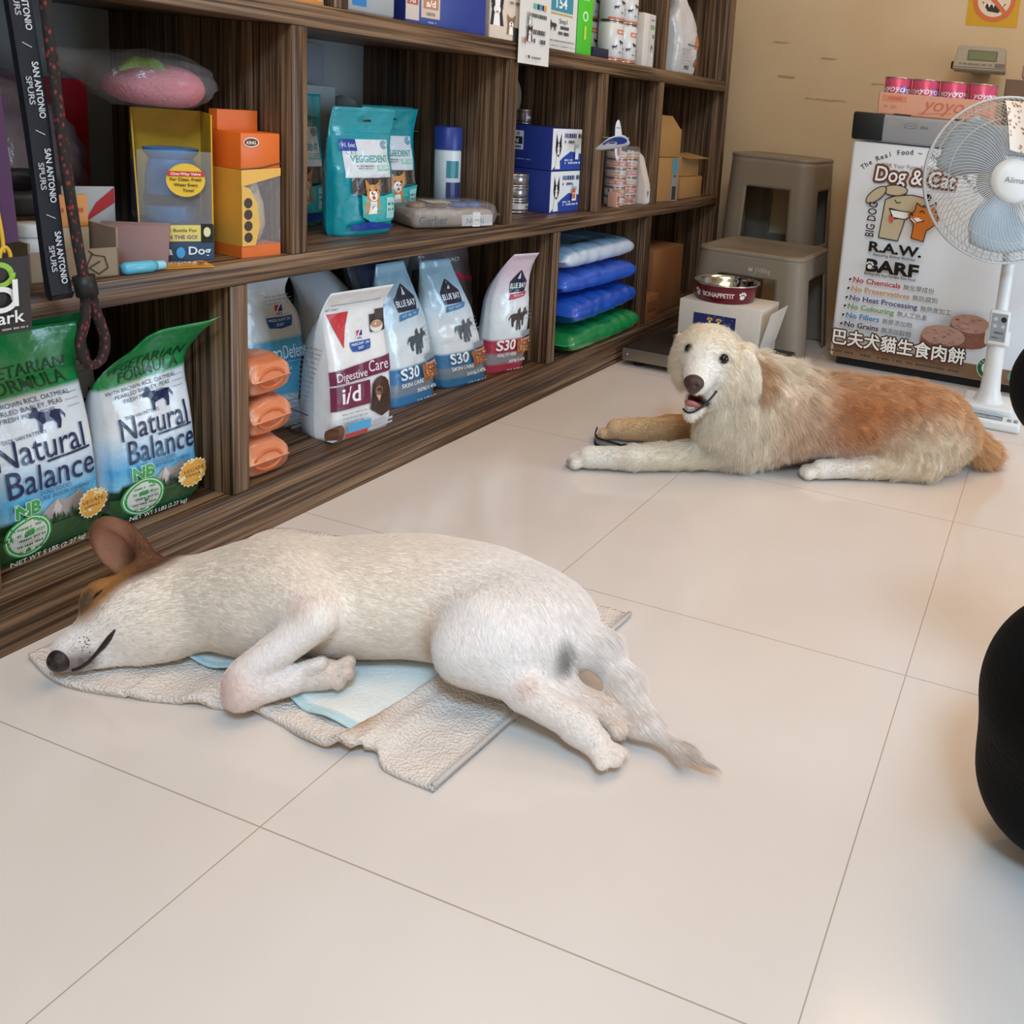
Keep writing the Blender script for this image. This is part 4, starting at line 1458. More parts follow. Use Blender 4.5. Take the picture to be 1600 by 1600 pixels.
for k in range(60):                     # back spokes
    a = 2 * PI * k / 60
    pts = []
    for s in np.linspace(0, 1, 6):
        r = 0.06 + (RF - 0.06) * s
        pts.append((r * math.cos(a - 0.2 * s), 0.012 + 0.055 * (1 - s ** 2.2), r * math.sin(a - 0.2 * s)))
    parts.append(tube(at_head(pts), 0.0010, 4, caps=False))
for r, y, w in ((RF, 0.0, 0.0042), (RF, 0.013, 0.0042), (0.205, -0.018, 0.0012), (0.165, -0.052, 0.0012)):
    parts.append(tube(at_head([(r * math.cos(a), y, r * math.sin(a)) for a in np.linspace(0, 2 * PI, 65)[:-1]]), w, 6, closed=True))
V, F = merge(parts)
mesh('grille', V, F, pmat('white_wire', '#cfd2d4', 0.35, var=0.02), fan, True)
V, F = lathe([(0.0005, 0.088), (0.040, 0.087), (0.056, 0.080), (0.059, 0.072), (0.057, 0.066), (0.0005, 0.066)], 40)
V = at_head([(x, -z, y) for x, y, z in V])
mesh('hub_cap', V, [tuple(reversed(f)) for f in F], FW, fan, True)
pr = Print(lambda x, y, l: HR @ Vector((x, -0.0882 - l, y)))
pr.text('Alima', 0, -0.006, 0.022, '#7f8286', shear=0.15)
pr.build('hub_lettering', fan, 0.35)
for k in range(3):
    V, F = [], []
    for i in range(13):
        s = i / 12
        r = 0.045 + 0.150 * s
        for j in range(9):
            t = j / 8
            a = 2 * PI * k / 3 + 0.2 + (-0.55 + 1.25 * t) * (0.7 + 0.3 * math.sin(PI * s)) + 0.25 * s
            V.append((r * math.cos(a), -0.028 + 0.045 * t - 0.01 * s, r * math.sin(a)))
    n0 = len(V)
    V = V + [(x, y + 0.0025, z) for x, y, z in V]
    for i in range(12):
        for j in range(8):
            q = (i * 9 + j, i * 9 + j + 1, (i + 1) * 9 + j + 1, (i + 1) * 9 + j)
            F.append(q); F.append(tuple(n0 + m for m in reversed(q)))
    edge = [j for j in range(9)] + [i * 9 + 8 for i in range(1, 13)] + [12 * 9 + j for j in range(7, -1, -1)] + [i * 9 for i in range(11, 0, -1)]
    for a, b in zip(edge, edge[1:] + edge[:1]):
        F.append((b, a, a + n0, b + n0))
    mesh('blade', at_head(V), F, pmat('grey_blue_blade', '#a9b4bc', 0.3, trans=0.0), fan, True)
V, F = lathe([(0.0005, -0.03), (0.045, -0.03), (0.045, 0.06), (0.0005, 0.06)], 28)
mesh('blade_hub', at_head([(x, -z, y) for x, y, z in V]), F, pmat('grey_blue_blade', '#a9b4bc', 0.3), fan, True)
V, F = lathe([(0.0005, -0.19), (0.035, -0.188), (0.058, -0.165), (0.064, -0.12), (0.062, -0.068), (0.0005, -0.068)], 32)
mesh('motor_housing', at_head([(x, -z, y) for x, y, z in V]), [tuple(reversed(f)) for f in F], FW, fan, True)
V, F = tube([(1.125, 2.665, 0.465), (1.120, 2.668, 0.53), (1.115, 2.668, 0.60), (1.112, 2.68, 0.655)], [0.0175, 0.02, 0.022, 0.02], 16)
mesh('neck', V, F, FW, fan, True)
# small printed cloth hung over the top of the cage
V, F, K_ = [], [], []
rnd = random.Random(4)
dots = [(rnd.uniform(0, 1), rnd.uniform(0, 1)) for _ in range(70)]
NU, NV = 44, 44
for i in range(NU + 1):
    for j in range(NV + 1):
        u, v = i / NU, j / NV
        p = Vector((-0.040 + 0.125 * u + 0.018 * v, -0.062 - 0.032 * v ** 0.6 + 0.020 * (1 - v) ** 2 + 0.004 * math.sin(u * 9) * (1 - 0.5 * v), 0.208 - 0.13 * v - 0.02 * math.sin(PI * u) * v + 0.035 * u * v))
        V.append(HR @ p)
        sp = any((u - a) ** 2 + (v - b) ** 2 < 0.022 ** 2 for a, b in dots)
        K_.append(C('#8a6a58') if sp else C('#e8dcd2'))
n0 = len(V)
V += [v + HR.to_3x3() @ Vector((0, 0.0015, 0)) for v in V]; K_ += K_
for i in range(NU):
    for j in range(NV):
        q = (i * (NV + 1) + j, (i + 1) * (NV + 1) + j, (i + 1) * (NV + 1) + j + 1, i * (NV + 1) + j + 1)
        F.append(q); F.append(tuple(n0 + m for m in reversed(q)))
o = mesh('cloth', V, F, vmat('printed_cotton', 0.8, 0.1, 200), None, True, K_)
tag(o, 'small cream cloth with brown dots hung over the top of the white fan cage', 'cloth')

# ---------------------------------------------------------------- two plastic stools, scale, box and bowl
STOOLM = pmat('taupe_plastic', '#877a6b', 0.42, var=0.04, bump=0.02)
def stool(name, label, cx, cy, wt, wb_, H, holes, logo=None):
    """hollow tapered square stool with rounded corners; holes = (half width fraction, z0, z1) in each side"""
    root = thing(name, label, 'stool', (cx, cy, 0))
    def ring(z):
        w = wb_ + (wt - wb_) * (z / H)
        r = 0.055
        pts = []
        nS, nC = 22, 6
        for s in range(4):
            a = s * PI / 2
            c, sn = math.cos(a), math.sin(a)
            L = w / 2 - r
            for i in range(nS):
                t = -1 + 2 * i / nS
                x, y = t * L, -w / 2
                pts.append((x * c - y * sn, x * sn + y * c, s, t * L / (w / 2)))
            for i in range(nC):
                b = -PI / 2 + (PI / 2) * i / nC
                x, y = L + r * math.cos(b), -L + r * math.sin(b)
                pts.append((x * c - y * sn, x * sn + y * c, s, 2))
        return pts
    zs = sorted(set(list(np.linspace(0, H, 34)) + [h for q in holes for h in q[1:]]))
    V, F = [], []
    R = [ring(z) for z in zs]
    m = len(R[0])
    for z, rg in zip(zs, R):
        V += [(p[0], p[1], z) for p in rg]
    for j in range(len(zs) - 1):
        zc = (zs[j] + zs[j + 1]) / 2
        for i in range(m):
            i2 = (i + 1) % m
            a, b = R[j][i], R[j][i2]
            tc_ = (a[3] + b[3]) / 2 if a[3] < 1.5 and b[3] < 1.5 else 2
            cut = False
            for hw, z0, z1 in holes:
                w_ = hw * (1.0 if zc < z1 - 0.028 else math.sqrt(max(0, 1 - ((zc - z1 + 0.028) / 0.030) ** 2)) * 0.16 + 0.84)
                if abs(tc_) < w_ and z0 < zc < z1:
                    cut = True
            if not cut:
                F.append((j * m + i, j * m + i2, (j + 1) * m + i2, (j + 1) * m + i))
    o = mesh('leg_shell', V, F, STOOLM, root, True)
    md = o.modifiers.new('thickness', 'SOLIDIFY'); md.thickness = 0.005; md.offset = -1
    top = ring(H)
    V = [(p[0] * k, p[1] * k, z) for k, z in ((1.0, H - 0.004), (1.012, H), (1.012, H + 0.006), (0.985, H + 0.011), (0.90, H + 0.012), (0.86, H + 0.009), (0.4, H + 0.009), (0.01, H + 0.009)) for p in top]
    F = [(j * m + i, j * m + (i + 1) % m, (j + 1) * m + (i + 1) % m, (j + 1) * m + i) for j in range(7) for i in range(m)]
    mesh('seat', V, F, STOOLM, root, True)
    if logo:
        w = wb_ + (wt - wb_) * ((H - 0.045) / H)
        pr = Print(flat((0, -w / 2 - 0.001, H - 0.05), (1, 0, 0), (0, 0.10, 1)), lift=0.0012)
        pr.text(logo, 0.055, 0, 0.020, '#b9ada0', bold=0.01)
        pr.poly([(0.006, 0), (0.020, 0), (0.020, 0.015), (0.013, 0.008), (0.006, 0.015)], '#b9ada0')
        pr.build('moulded_mark', root, 0.45)
    return root
stool('plastic_stool', 'tall taupe plastic stool against the back wall behind the lower stool', 0.200, 3.447, 0.335, 0.385, 0.648, ((0.52, 0.33, 0.54), (0.52, 0.0, 0.27)))
stool('plastic_stool', 'low taupe plastic stool in front of the taller stool', 0.290, 3.036, 0.375, 0.425, 0.345, ((0.55, 0.0, 0.275),), 'J100kg')
sc_ = thing('floor_scale', 'low platform scale with dark top on the floor at the shelf corner', 'scale', (0.25, 2.70, 0), worldly=True)
STEEL = pmat('brushed_steel', '#8d8378', 0.4, 0.6)
box('platform', (0.022, 2.505, 0.020), (0.50, 2.800, 0.058), STEEL, sc_, 0.003)
box('mat', (0.026, 2.509, 0.0582), (0.496, 2.796, 0.061), pmat('dark_rubber', '#2c221c', 0.7, bump=0.2), sc_, 0.001)
for x in (0.06, 0.46):
    for y in (2.55, 2.76):
        V, F = lathe([(0.0005, 0), (0.016, 0), (0.018, 0.004), (0.014, 0.021), (0.0005, 0.021)], 16, center=(x, y, 0))
        mesh('foot', V, F, pmat('black_plastic', '#141414', 0.5), sc_, True)
V, F = lathe([(0.0005, 0), (0.004, 0), (0.003, 0.002), (0.0005, 0.002)], 12)
mesh('screw', [(0.040 + x, 2.505 - z, 0.040 + y) for x, y, z in V], [tuple(reversed(f)) for f in F], METAL, sc_, True)
wbx = thing('white_box', 'white carton with a blue picture panel on the floor scale behind the golden dog', 'box', (0.295, 2.700, 0.0622), math.radians(0))
WCARD = pmat('white_card', '#d8cdc0', 0.6)
box('carton', (-0.135, -0.095, 0), (0.135, 0.085, 0.158), WCARD, wbx, 0.002)
box('flap', (0.0, -0.095, 0), (0.0015, 0.08, 0.120), WCARD, wbx, M=Matrix.Translation((0.1365, 0, 0.035)) @ Matrix.Rotation(math.radians(14), 4, 'Y'))
pr = Print(flat((0, -0.0952, 0), (1, 0, 0), (0, 0, 1)))
pr.rect(-0.085, 0.035, 0.055, 0.122, '#1d2a63')
for x in (-0.03, 0.0):
    pr.ell(x - 0.005, 0.108, 0.006, 0.0035, '#e8b04a', 12, rot=0.8); pr.ell(x + 0.005, 0.108, 0.006, 0.0035, '#e8b04a', 12, rot=2.3); pr.ell(x, 0.100, 0.004, 0.004, '#f2d9a0', 10)
rnd = random.Random(2)
for k in range(26):
    x, y = rnd.uniform(-0.08, 0.05), rnd.uniform(0.04, 0.118)
    pr.ell(x, y, 0.0012, 0.0012, '#c9cfe0', 6)
pr.text('GOOD PET', -0.015, 0.072, 0.022, '#e9e2d0', bold=0.01)
pr.build('printed_panel', wbx, 0.4)
bl = thing('food_bowl', 'dark red pet bowl with steel inside and lettering, on the white carton', 'bowl', (0.275, 2.699, 0.2206))
V, F = lathe([(0.0005, 0.001), (0.088, 0.001), (0.092, 0.004), (0.1035, 0.054)], 56)
mesh('shell', V, F, pmat('maroon_enamel', '#6d1524', 0.25), bl, True)
V, F = lathe([(0.1035, 0.054), (0.108, 0.056), (0.109, 0.0585), (0.105, 0.060), (0.099, 0.057), (0.094, 0.045), (0.085, 0.018), (0.075, 0.012), (0.0005, 0.011)], 56)
mesh('steel_liner', V, F, pmat('polished_steel', '#c8c8c6', 0.12, 1.0, 0.02), bl, True)
def bowlmap(x, y, l):
    r = 0.092 + 0.0115 * (y - 0.004) / 0.05 + l
    a = x / 0.098 + 0.10
    return Vector((r * math.sin(a), -r * math.cos(a), y))
pr = Print(bowlmap, grid=0.006)
pr.text('BONAPPETIT', 0.0, 0.020, 0.021, '#e9d8d2', bold=0.03, width=0.105)
for x in (-0.078, 0.080):
    pr.ell(x, 0.023, 0.009, 0.007, '#efe4de', 14)
    for dx, dy in ((-0.009, 0.010), (-0.003, 0.014), (0.004, 0.014), (0.010, 0.009)):
        pr.ell(x + dx, 0.023 + dy, 0.0034, 0.0046, '#efe4de', 10)
pr.build('lettering', bl, 0.3)

# ---------------------------------------------------------------- leash beside the golden dog
ls = thing('leash', 'blue and black leash looped on the floor beside the golden dog front legs', 'leash', (0.30, 1.93, 0), worldly=True)
def strap(name, pts, w, col, th=0.002, upright=False):
    P = bez(pts, 8)
    V, F = [], []
    for i, p in enumerate(P):
        t = (P[min(i + 1, len(P) - 1)] - P[max(i - 1, 0)]).normalized()
        s = Vector((0, 0, 1)) if upright else Vector((-t.y, t.x, 0)).normalized()
        n = Vector((-t.y, t.x, 0)).normalized() if upright else Vector((0, 0, 1))
        for a, b in ((-1, -1), (1, -1), (1, 1), (-1, 1)):
            V.append(p + s * (a * w / 2) + n * (b * th / 2))
    m = len(P)
    for i in range(m - 1):
        for k in range(4):
            k2 = (k + 1) % 4
            F.append((i * 4 + k, i * 4 + k2, (i + 1) * 4 + k2, (i + 1) * 4 + k))
    F += [(3, 2, 1, 0), tuple((m - 1) * 4 + k for k in range(4))]
    return mesh(name, V, F, pmat('webbing_' + col[1:], col, 0.7, bump=0.3, scale=400), ls, False)
strap('blue_webbing', [(0.300, 1.955, 0.012), (0.330, 1.990, 0.020), (0.385, 2.020, 0.030), (0.450, 2.035, 0.030)], 0.024, '#1d4f96', upright=True)
strap('reflective_strip', [(0.258, 1.905, 0.011), (0.285, 1.862, 0.011), (0.335, 1.852, 0.010), (0.356, 1.852, 0.010)], 0.018, '#8f8d88', upright=True)
strap('black_edging', [(0.256, 1.915, 0.022), (0.283, 1.860, 0.021), (0.335, 1.850, 0.020), (0.385, 1.850, 0.016)], 0.004, '#17181c', 0.003, True)
strap('black_edging', [(0.256, 1.915, 0.003), (0.283, 1.859, 0.003), (0.335, 1.849, 0.003), (0.385, 1.848, 0.003)], 0.004, '#17181c', 0.003, True)
strap('blue_webbing', [(0.372, 1.848, 0.010), (0.410, 1.852, 0.009), (0.440, 1.860, 0.008), (0.480, 1.872, 0.008)], 0.014, '#1b4c86', upright=True)
box('buckle', (0.356, 1.843, 0.002), (0.376, 1.857, 0.022), pmat('black_plastic', '#141414', 0.5), ls, 0.003)

# ---------------------------------------------------------------- crouching person in black at the right edge
pe = thing('person', 'person in black clothes kneeling at the right edge of the picture', 'person', (1.52, 0.95, 0), worldly=True)
Bd = Body(ground=0.001)
BK = C('#0c0b0b'); SK = C('#c99a78')
for s, y in ((0, 1.00), (1, 0.70)):
    x = 0.0 if s == 0 else 0.16
    Bd.cone((1.350 + x, y, 0.195), (1.62, 0.90 if s == 0 else 0.78, 0.38), 0.120, 0.130, k=0.04, col=BK)      # thigh
    Bd.cone((1.330 + x, y, 0.105), (1.68, y + 0.01, 0.062), 0.092, 0.055, k=0.03, col=BK)                      # shin on the floor
    Bd.cone((1.68, y + 0.01, 0.058), (1.80, y + 0.01, 0.045), 0.045, 0.036, k=0.02, col=BK)                    # shoe
Bd.ell((1.62, 0.85, 0.36), (0.14, 0.18, 0.13), k=0.06, col=BK)
Bd.cone((1.61, 0.85, 0.42), (1.53, 0.88, 0.74), 0.135, 0.15, k=0.06, col=BK)
Bd.ell((1.53, 0.88, 0.80), (0.11, 0.19, 0.10), k=0.06, col=BK)
Bd.chain([(1.50, 1.04, 0.80), (1.280, 1.045, 0.535), (1.39, 1.00, 0.43)], [0.066, 0.062, 0.040], k=0.02, col=BK)
Bd.cone((1.39, 1.00, 0.43), (1.44, 0.98, 0.40), 0.030, 0.026, k=0.01, col=SK)
Bd.ell((1.46, 0.97, 0.385), (0.034, 0.022, 0.030), (0, 30, 0), k=0.012, col=SK)
for q in range(4):
    Bd.chain([(1.470, 0.960 + 0.0 * q, 0.375), (1.490 + 0.004 * q, 0.948 + 0.016 * q, 0.350), (1.488, 0.944 + 0.016 * q, 0.325 + 0.004 * abs(q - 1.5))], [0.009, 0.0085, 0.007], k=0.004, col=SK)
Bd.chain([(1.452, 0.955, 0.385), (1.445, 0.935, 0.362), (1.455, 0.93, 0.340)], [0.010, 0.009, 0.008], k=0.005, col=SK)
Bd.chain([(1.52, 0.72, 0.80), (1.44, 0.66, 0.57), (1.34, 0.76, 0.42)], [0.062, 0.050, 0.038], k=0.02, col=BK)
Bd.ell((1.315, 0.785, 0.395), (0.036, 0.026, 0.030), (0, 20, 0), k=0.012, col=SK)
for q in range(4):
    Bd.chain([(1.305, 0.780, 0.390), (1.284, 0.770 + 0.015 * q, 0.372), (1.276, 0.772 + 0.015 * q, 0.346)], [0.009, 0.0085, 0.007], k=0.004, col=SK)
Bd.chain([(1.32, 0.77, 0.39), (1.318, 0.748, 0.370), (1.308, 0.744, 0.35)], [0.010, 0.009, 0.008], k=0.005, col=SK)
Bd.cone((1.50, 0.88, 0.86), (1.475, 0.885, 0.95), 0.052, 0.050, k=0.02, col=SK)
Bd.ell((1.445, 0.890, 1.035), (0.088, 0.072, 0.105), (0, -12, 0), k=0.02, col=SK)
Bd.ell((1.372, 0.892, 1.020), (0.018, 0.013, 0.020), (0, 15, 0), k=0.014, col=SK)
Bd.ell((1.385, 0.892, 0.975), (0.016, 0.022, 0.010), k=0.01, col=C('#a8625a'))
for y in (0.818, 0.962):
    Bd.ell((1.455, y, 1.030), (0.018, 0.009, 0.026), k=0.008, col=SK)


def cloth_c(P, c):
    return c


mt = vmat('black_cloth_and_skin', 0.8, 0.25, 160, spec=0.15)
build_body('body', Bd, mt, cloth_c, pe, 0.008)
Hr = Body()
Hr.ell((1.462, 0.890, 1.062), (0.094, 0.082, 0.098), (0, -12, 0), k=0.02, col=BK)
Hr.carve('ell', (1.385, 0.890, 1.000), (0.070, 0.090, 0.078), k=0.02)
build_body('hair', Hr, pmat('black_hair', '#120d0b', 0.5, bump=0.3, scale=250), cloth_c, pe, 0.007)
for y in (0.862, 0.921):
    V, F = lathe([(0.011 * math.sin(a), -0.011 * math.cos(a)) for a in np.linspace(0.001, PI - 0.001, 11)], 14, center=(1.375, y, 1.045))
    mesh('eye', V, F, BLACKGLOSS, pe, True)

# ---------------------------------------------------------------- packaging builders
def ridged(p):
    return 1.0 - 2.0 * abs(noise.noise(p))


FILM = vmat('glossy_film', 0.24, 0.6, 30, coat=0.5)
MATTE = vmat('matte_pouch', 0.42, 0.3, 45, coat=0.1)
CLEAR = pmat('clear_film', '#b8b2b2', 0.10, var=0.02, alpha=0.20, bump=0.9, scale=40, spec=1.0)
CLEAR2 = pmat('cloudy_film', '#857a7e', 0.16, var=0.05, alpha=0.50, bump=0.9, scale=40, spec=1.0)


class Bag:
    """gusseted pouch standing on z=0, front towards -y"""

    def __init__(self, w, h, d, seal=0.10, box=5.0, crumple=0.004, seed=0, bend=0.0, lean=0.0, twist=0.0, belly=0.0, waist=0.0, shear=0.0, topw=1.0, tilt=0.0):
        self.__dict__.update(locals())
        self.off = Vector((seed * 3.7, seed * 1.3, seed * 2.1))

    def sec(self, t):
        e = self.box * (1 - t) ** 0.7 + 2.0
        k = 1.0 - self.seal
        if t < k:
            s = t / k
            b = self.d / 2 * (1 - s ** 3.2) * (0.9 + 0.1 * min(1, s * 6)) + 0.0016
        else:
            b = 0.0016
        b += self.belly * self.d * math.exp(-((t - 0.35) / 0.25) ** 2) * 0.5
        a = self.w / 2 * (1 - 0.05 * math.exp(-(t / 0.04) ** 2)) * (1 - self.waist * math.exp(-((t - 0.82) / 0.10) ** 2)) * (1 + (self.topw - 1) * max(0, (t - 0.6) / 0.4))
        return a, b, e

    def at(self, u, t, front=True):
        a, b, e = self.sec(min(max(t, 0), 1))
        u = max(-1.0, min(1.0, u))
        y = b * (max(0.0, 1 - abs(u) ** e)) ** (1 / e)
        x = a * u
        z = t * self.h
        p = Vector((x, -y if front else y, z))
        q = Vector((x * 16, z * 16, 3.0 if front else 9.0)) + self.off
        q2 = Vector((x * 42, z * 42, 5.0 if front else 2.0)) + self.off
        c = self.crumple * (0.75 * ridged(q) + 0.35 * ridged(q2)) * min(1, b / 0.006 + 0.25) * (0.35 + 0.65 * min(1, t * 3))
        p.y += (-c if front else c) * (1 - abs(u) ** 8)
        p.y += self.bend * max(0, t - 0.62) ** 2 * 4 + self.lean * z + (0.012 * math.sin(u * 3 + self.seed) * max(0, (t - 0.75)) * 4 if self.twist else 0) * self.twist
        p.x += self.shear * z
        p.z += self.tilt * x * t * t
        return p

    def M(self, x, y, l):
        t = y / self.h
        a, b, e = self.sec(min(max(t, 0), 1))
        u = x / a
        p = self.at(u, t)
        d = 0.06
        n = (self.at(u + d, t) - self.at(u - d, t)).cross(self.at(u, t + d) - self.at(u, t - d))
        n.normalize()
        return p + n * l

    def mesh(self, name, mat, col, n=26, m=44, parent=None):
        V, K, F = [], [], []
        us = [-math.cos(PI * i / n) for i in range(n + 1)]
        us = [0.5 * x + 0.5 * (-1 + 2 * i / n) for i, x in enumerate(us)]
        ring = [(u, True) for u in us] + [(u, False) for u in reversed(us)]
        R = len(ring)
        for j in range(m + 1):
            t = j / m
            for u, f in ring:
                p = self.at(u, t, f)
                V.append(p)
                K.append(col(u, t, f))
        for j in range(m):
            for i in range(R):
                i2 = (i + 1) % R
                F.append((j * R + i, j * R + i2, (j + 1) * R + i2, (j + 1) * R + i))
        F.append(tuple(range(R - 1, -1, -1)))
        F.append(tuple(m * R + i for i in range(R)))
        return mesh(name, V, F, mat, parent, True, K)


def put(o, loc, rz, rx=0.0, ry=0.0):
    o.location = loc
    o.rotation_euler = (rx, ry, rz)
    return o


FRONT = PI / 2              # local -y looks out of the shelf (+x)
ZL, ZM, ZU = 0.0925, 0.4895, 0.9145


def make_bag(name, label, cat, bag, mat, col, art, loc, deg, group=None, pname='printed_front', rough=0.3):
    o = bag.mesh(name, mat, col)
    put(o, loc, math.radians(deg))
    tag(o, label, cat, group)
    if art:
        pr = Print(bag.M, lift=0.0010, grid=0.008, curved=True)
        art(pr, bag.w, bag.h)
        pr.build(pname, o, rough, coat=0.2)
    return o


def dog_side(pr, x, y, s, col, flip=1):
    """small standing dog in profile, s = length"""
    P = [(-0.50, 0.62), (-0.62, 0.55), (-0.60, 0.46), (-0.44, 0.46), (-0.36, 0.36), (-0.36, 0.02), (-0.27, 0.0), (-0.24, 0.22), (-0.10, 0.26), (0.16, 0.27), (0.24, 0.16), (0.22, 0.0), (0.34, 0.0), (0.40, 0.22), (0.42, 0.40), (0.52, 0.34), (0.55, 0.22), (0.58, 0.34), (0.48, 0.50), (0.30, 0.54), (-0.10, 0.53), (-0.30, 0.60), (-0.34, 0.72), (-0.46, 0.73)]
    pr.poly([(x + flip * a * s, y + b * 1.25 * s) for a, b in P], col)


def dog_face(pr, x, y, s, fur, dark='#2b1d18', white='#f2ece4'):
    """portrait of a sitting dog: chest, head, ears, muzzle"""
    pr.poly([(x - 0.42 * s, y - 0.9 * s), (x - 0.34 * s, y - 0.2 * s), (x + 0.34 * s, y - 0.2 * s), (x + 0.46 * s, y - 0.9 * s)], fur)
    pr.poly([(x - 0.22 * s, y - 0.9 * s), (x - 0.16 * s, y - 0.3 * s), (x + 0.16 * s, y - 0.3 * s), (x + 0.22 * s, y - 0.9 * s)], white)
    pr.poly([(x - 0.40 * s, y + 0.10 * s), (x - 0.42 * s, y + 0.58 * s), (x - 0.12 * s, y + 0.34 * s)], fur)
    pr.poly([(x + 0.40 * s, y + 0.10 * s), (x + 0.42 * s, y + 0.58 * s), (x + 0.12 * s, y + 0.34 * s)], fur)
    pr.ell(x, y, 0.38 * s, 0.36 * s, fur, 20)
    pr.ell(x, y - 0.14 * s, 0.22 * s, 0.22 * s, white, 18)
    pr.ell(x, y - 0.05 * s, 0.09 * s, 0.06 * s, dark, 12)
    pr.ell(x, y - 0.23 * s, 0.09 * s, 0.07 * s, '#b0544a', 12)
    for q in (-1, 1):
        pr.ell(x + q * 0.16 * s, y + 0.10 * s, 0.05 * s, 0.05 * s, dark, 10)


def tall_dog_head(pr, x, y, s):
    """black and white pointed-ear dog looking out of a carton side"""
    pr.poly([(x - .30 * s, y + .1 * s), (x - .24 * s, y + 1.0 * s), (x - .04 * s, y + .45 * s), (x + .10 * s, y + .45 * s), (x + .30 * s, y + 1.0 * s), (x + .36 * s, y + .1 * s), (x + .2 * s, y - .35 * s), (x + .3 * s, y - 1.1 * s), (x - .3 * s, y - 1.1 * s), (x - .16 * s, y - .35 * s)], '#191a1e')
    pr.poly([(x - .02 * s, y + .40 * s), (x + .08 * s, y + .40 * s), (x + .16 * s, y - .2 * s), (x + .28 * s, y - 1.1 * s), (x - .28 * s, y - 1.1 * s), (x - .10 * s, y - .2 * s)], '#ece9e6')
    pr.ell(x + .03 * s, y - .32 * s, .10 * s, .08 * s, '#191a1e', 10)
    pr.ell(x - .12 * s, y + .1 * s, .04 * s, .04 * s, '#e9dcc2', 8); pr.ell(x + .18 * s, y + .1 * s, .04 * s, .04 * s, '#e9dcc2', 8)


# ---------------------------------------------------------------- bottom row, first bay: green-topped dog food bags
def nb_col(u, t, f):
    if t > 0.715:
        return C('#1f8f4c')
    if t < 0.035:
        return C('#1a6a3c')
    if not f or abs(u) > 0.985:
        return C('#cfd0d0')
    w, b, s, g = np.array(C('#e6e7ea')), np.array(C('#57abd6')), np.array(C('#8fcae4')), np.array(C('#2f4f2c'))
    k = t + 0.02 * math.sin(u * 3)
    if k > 0.46:
        return tuple(w)
    if k > 0.26:
        q = (k - 0.26) / 0.20
        return tuple(w * q + b * (1 - q))
    if k > 0.17:
        q = (k - 0.17) / 0.09
        return tuple(b * q + s * (1 - q))
    return tuple(g * (0.8 + 0.3 * noise.noise(Vector((u * 9, t * 40, 2)))))


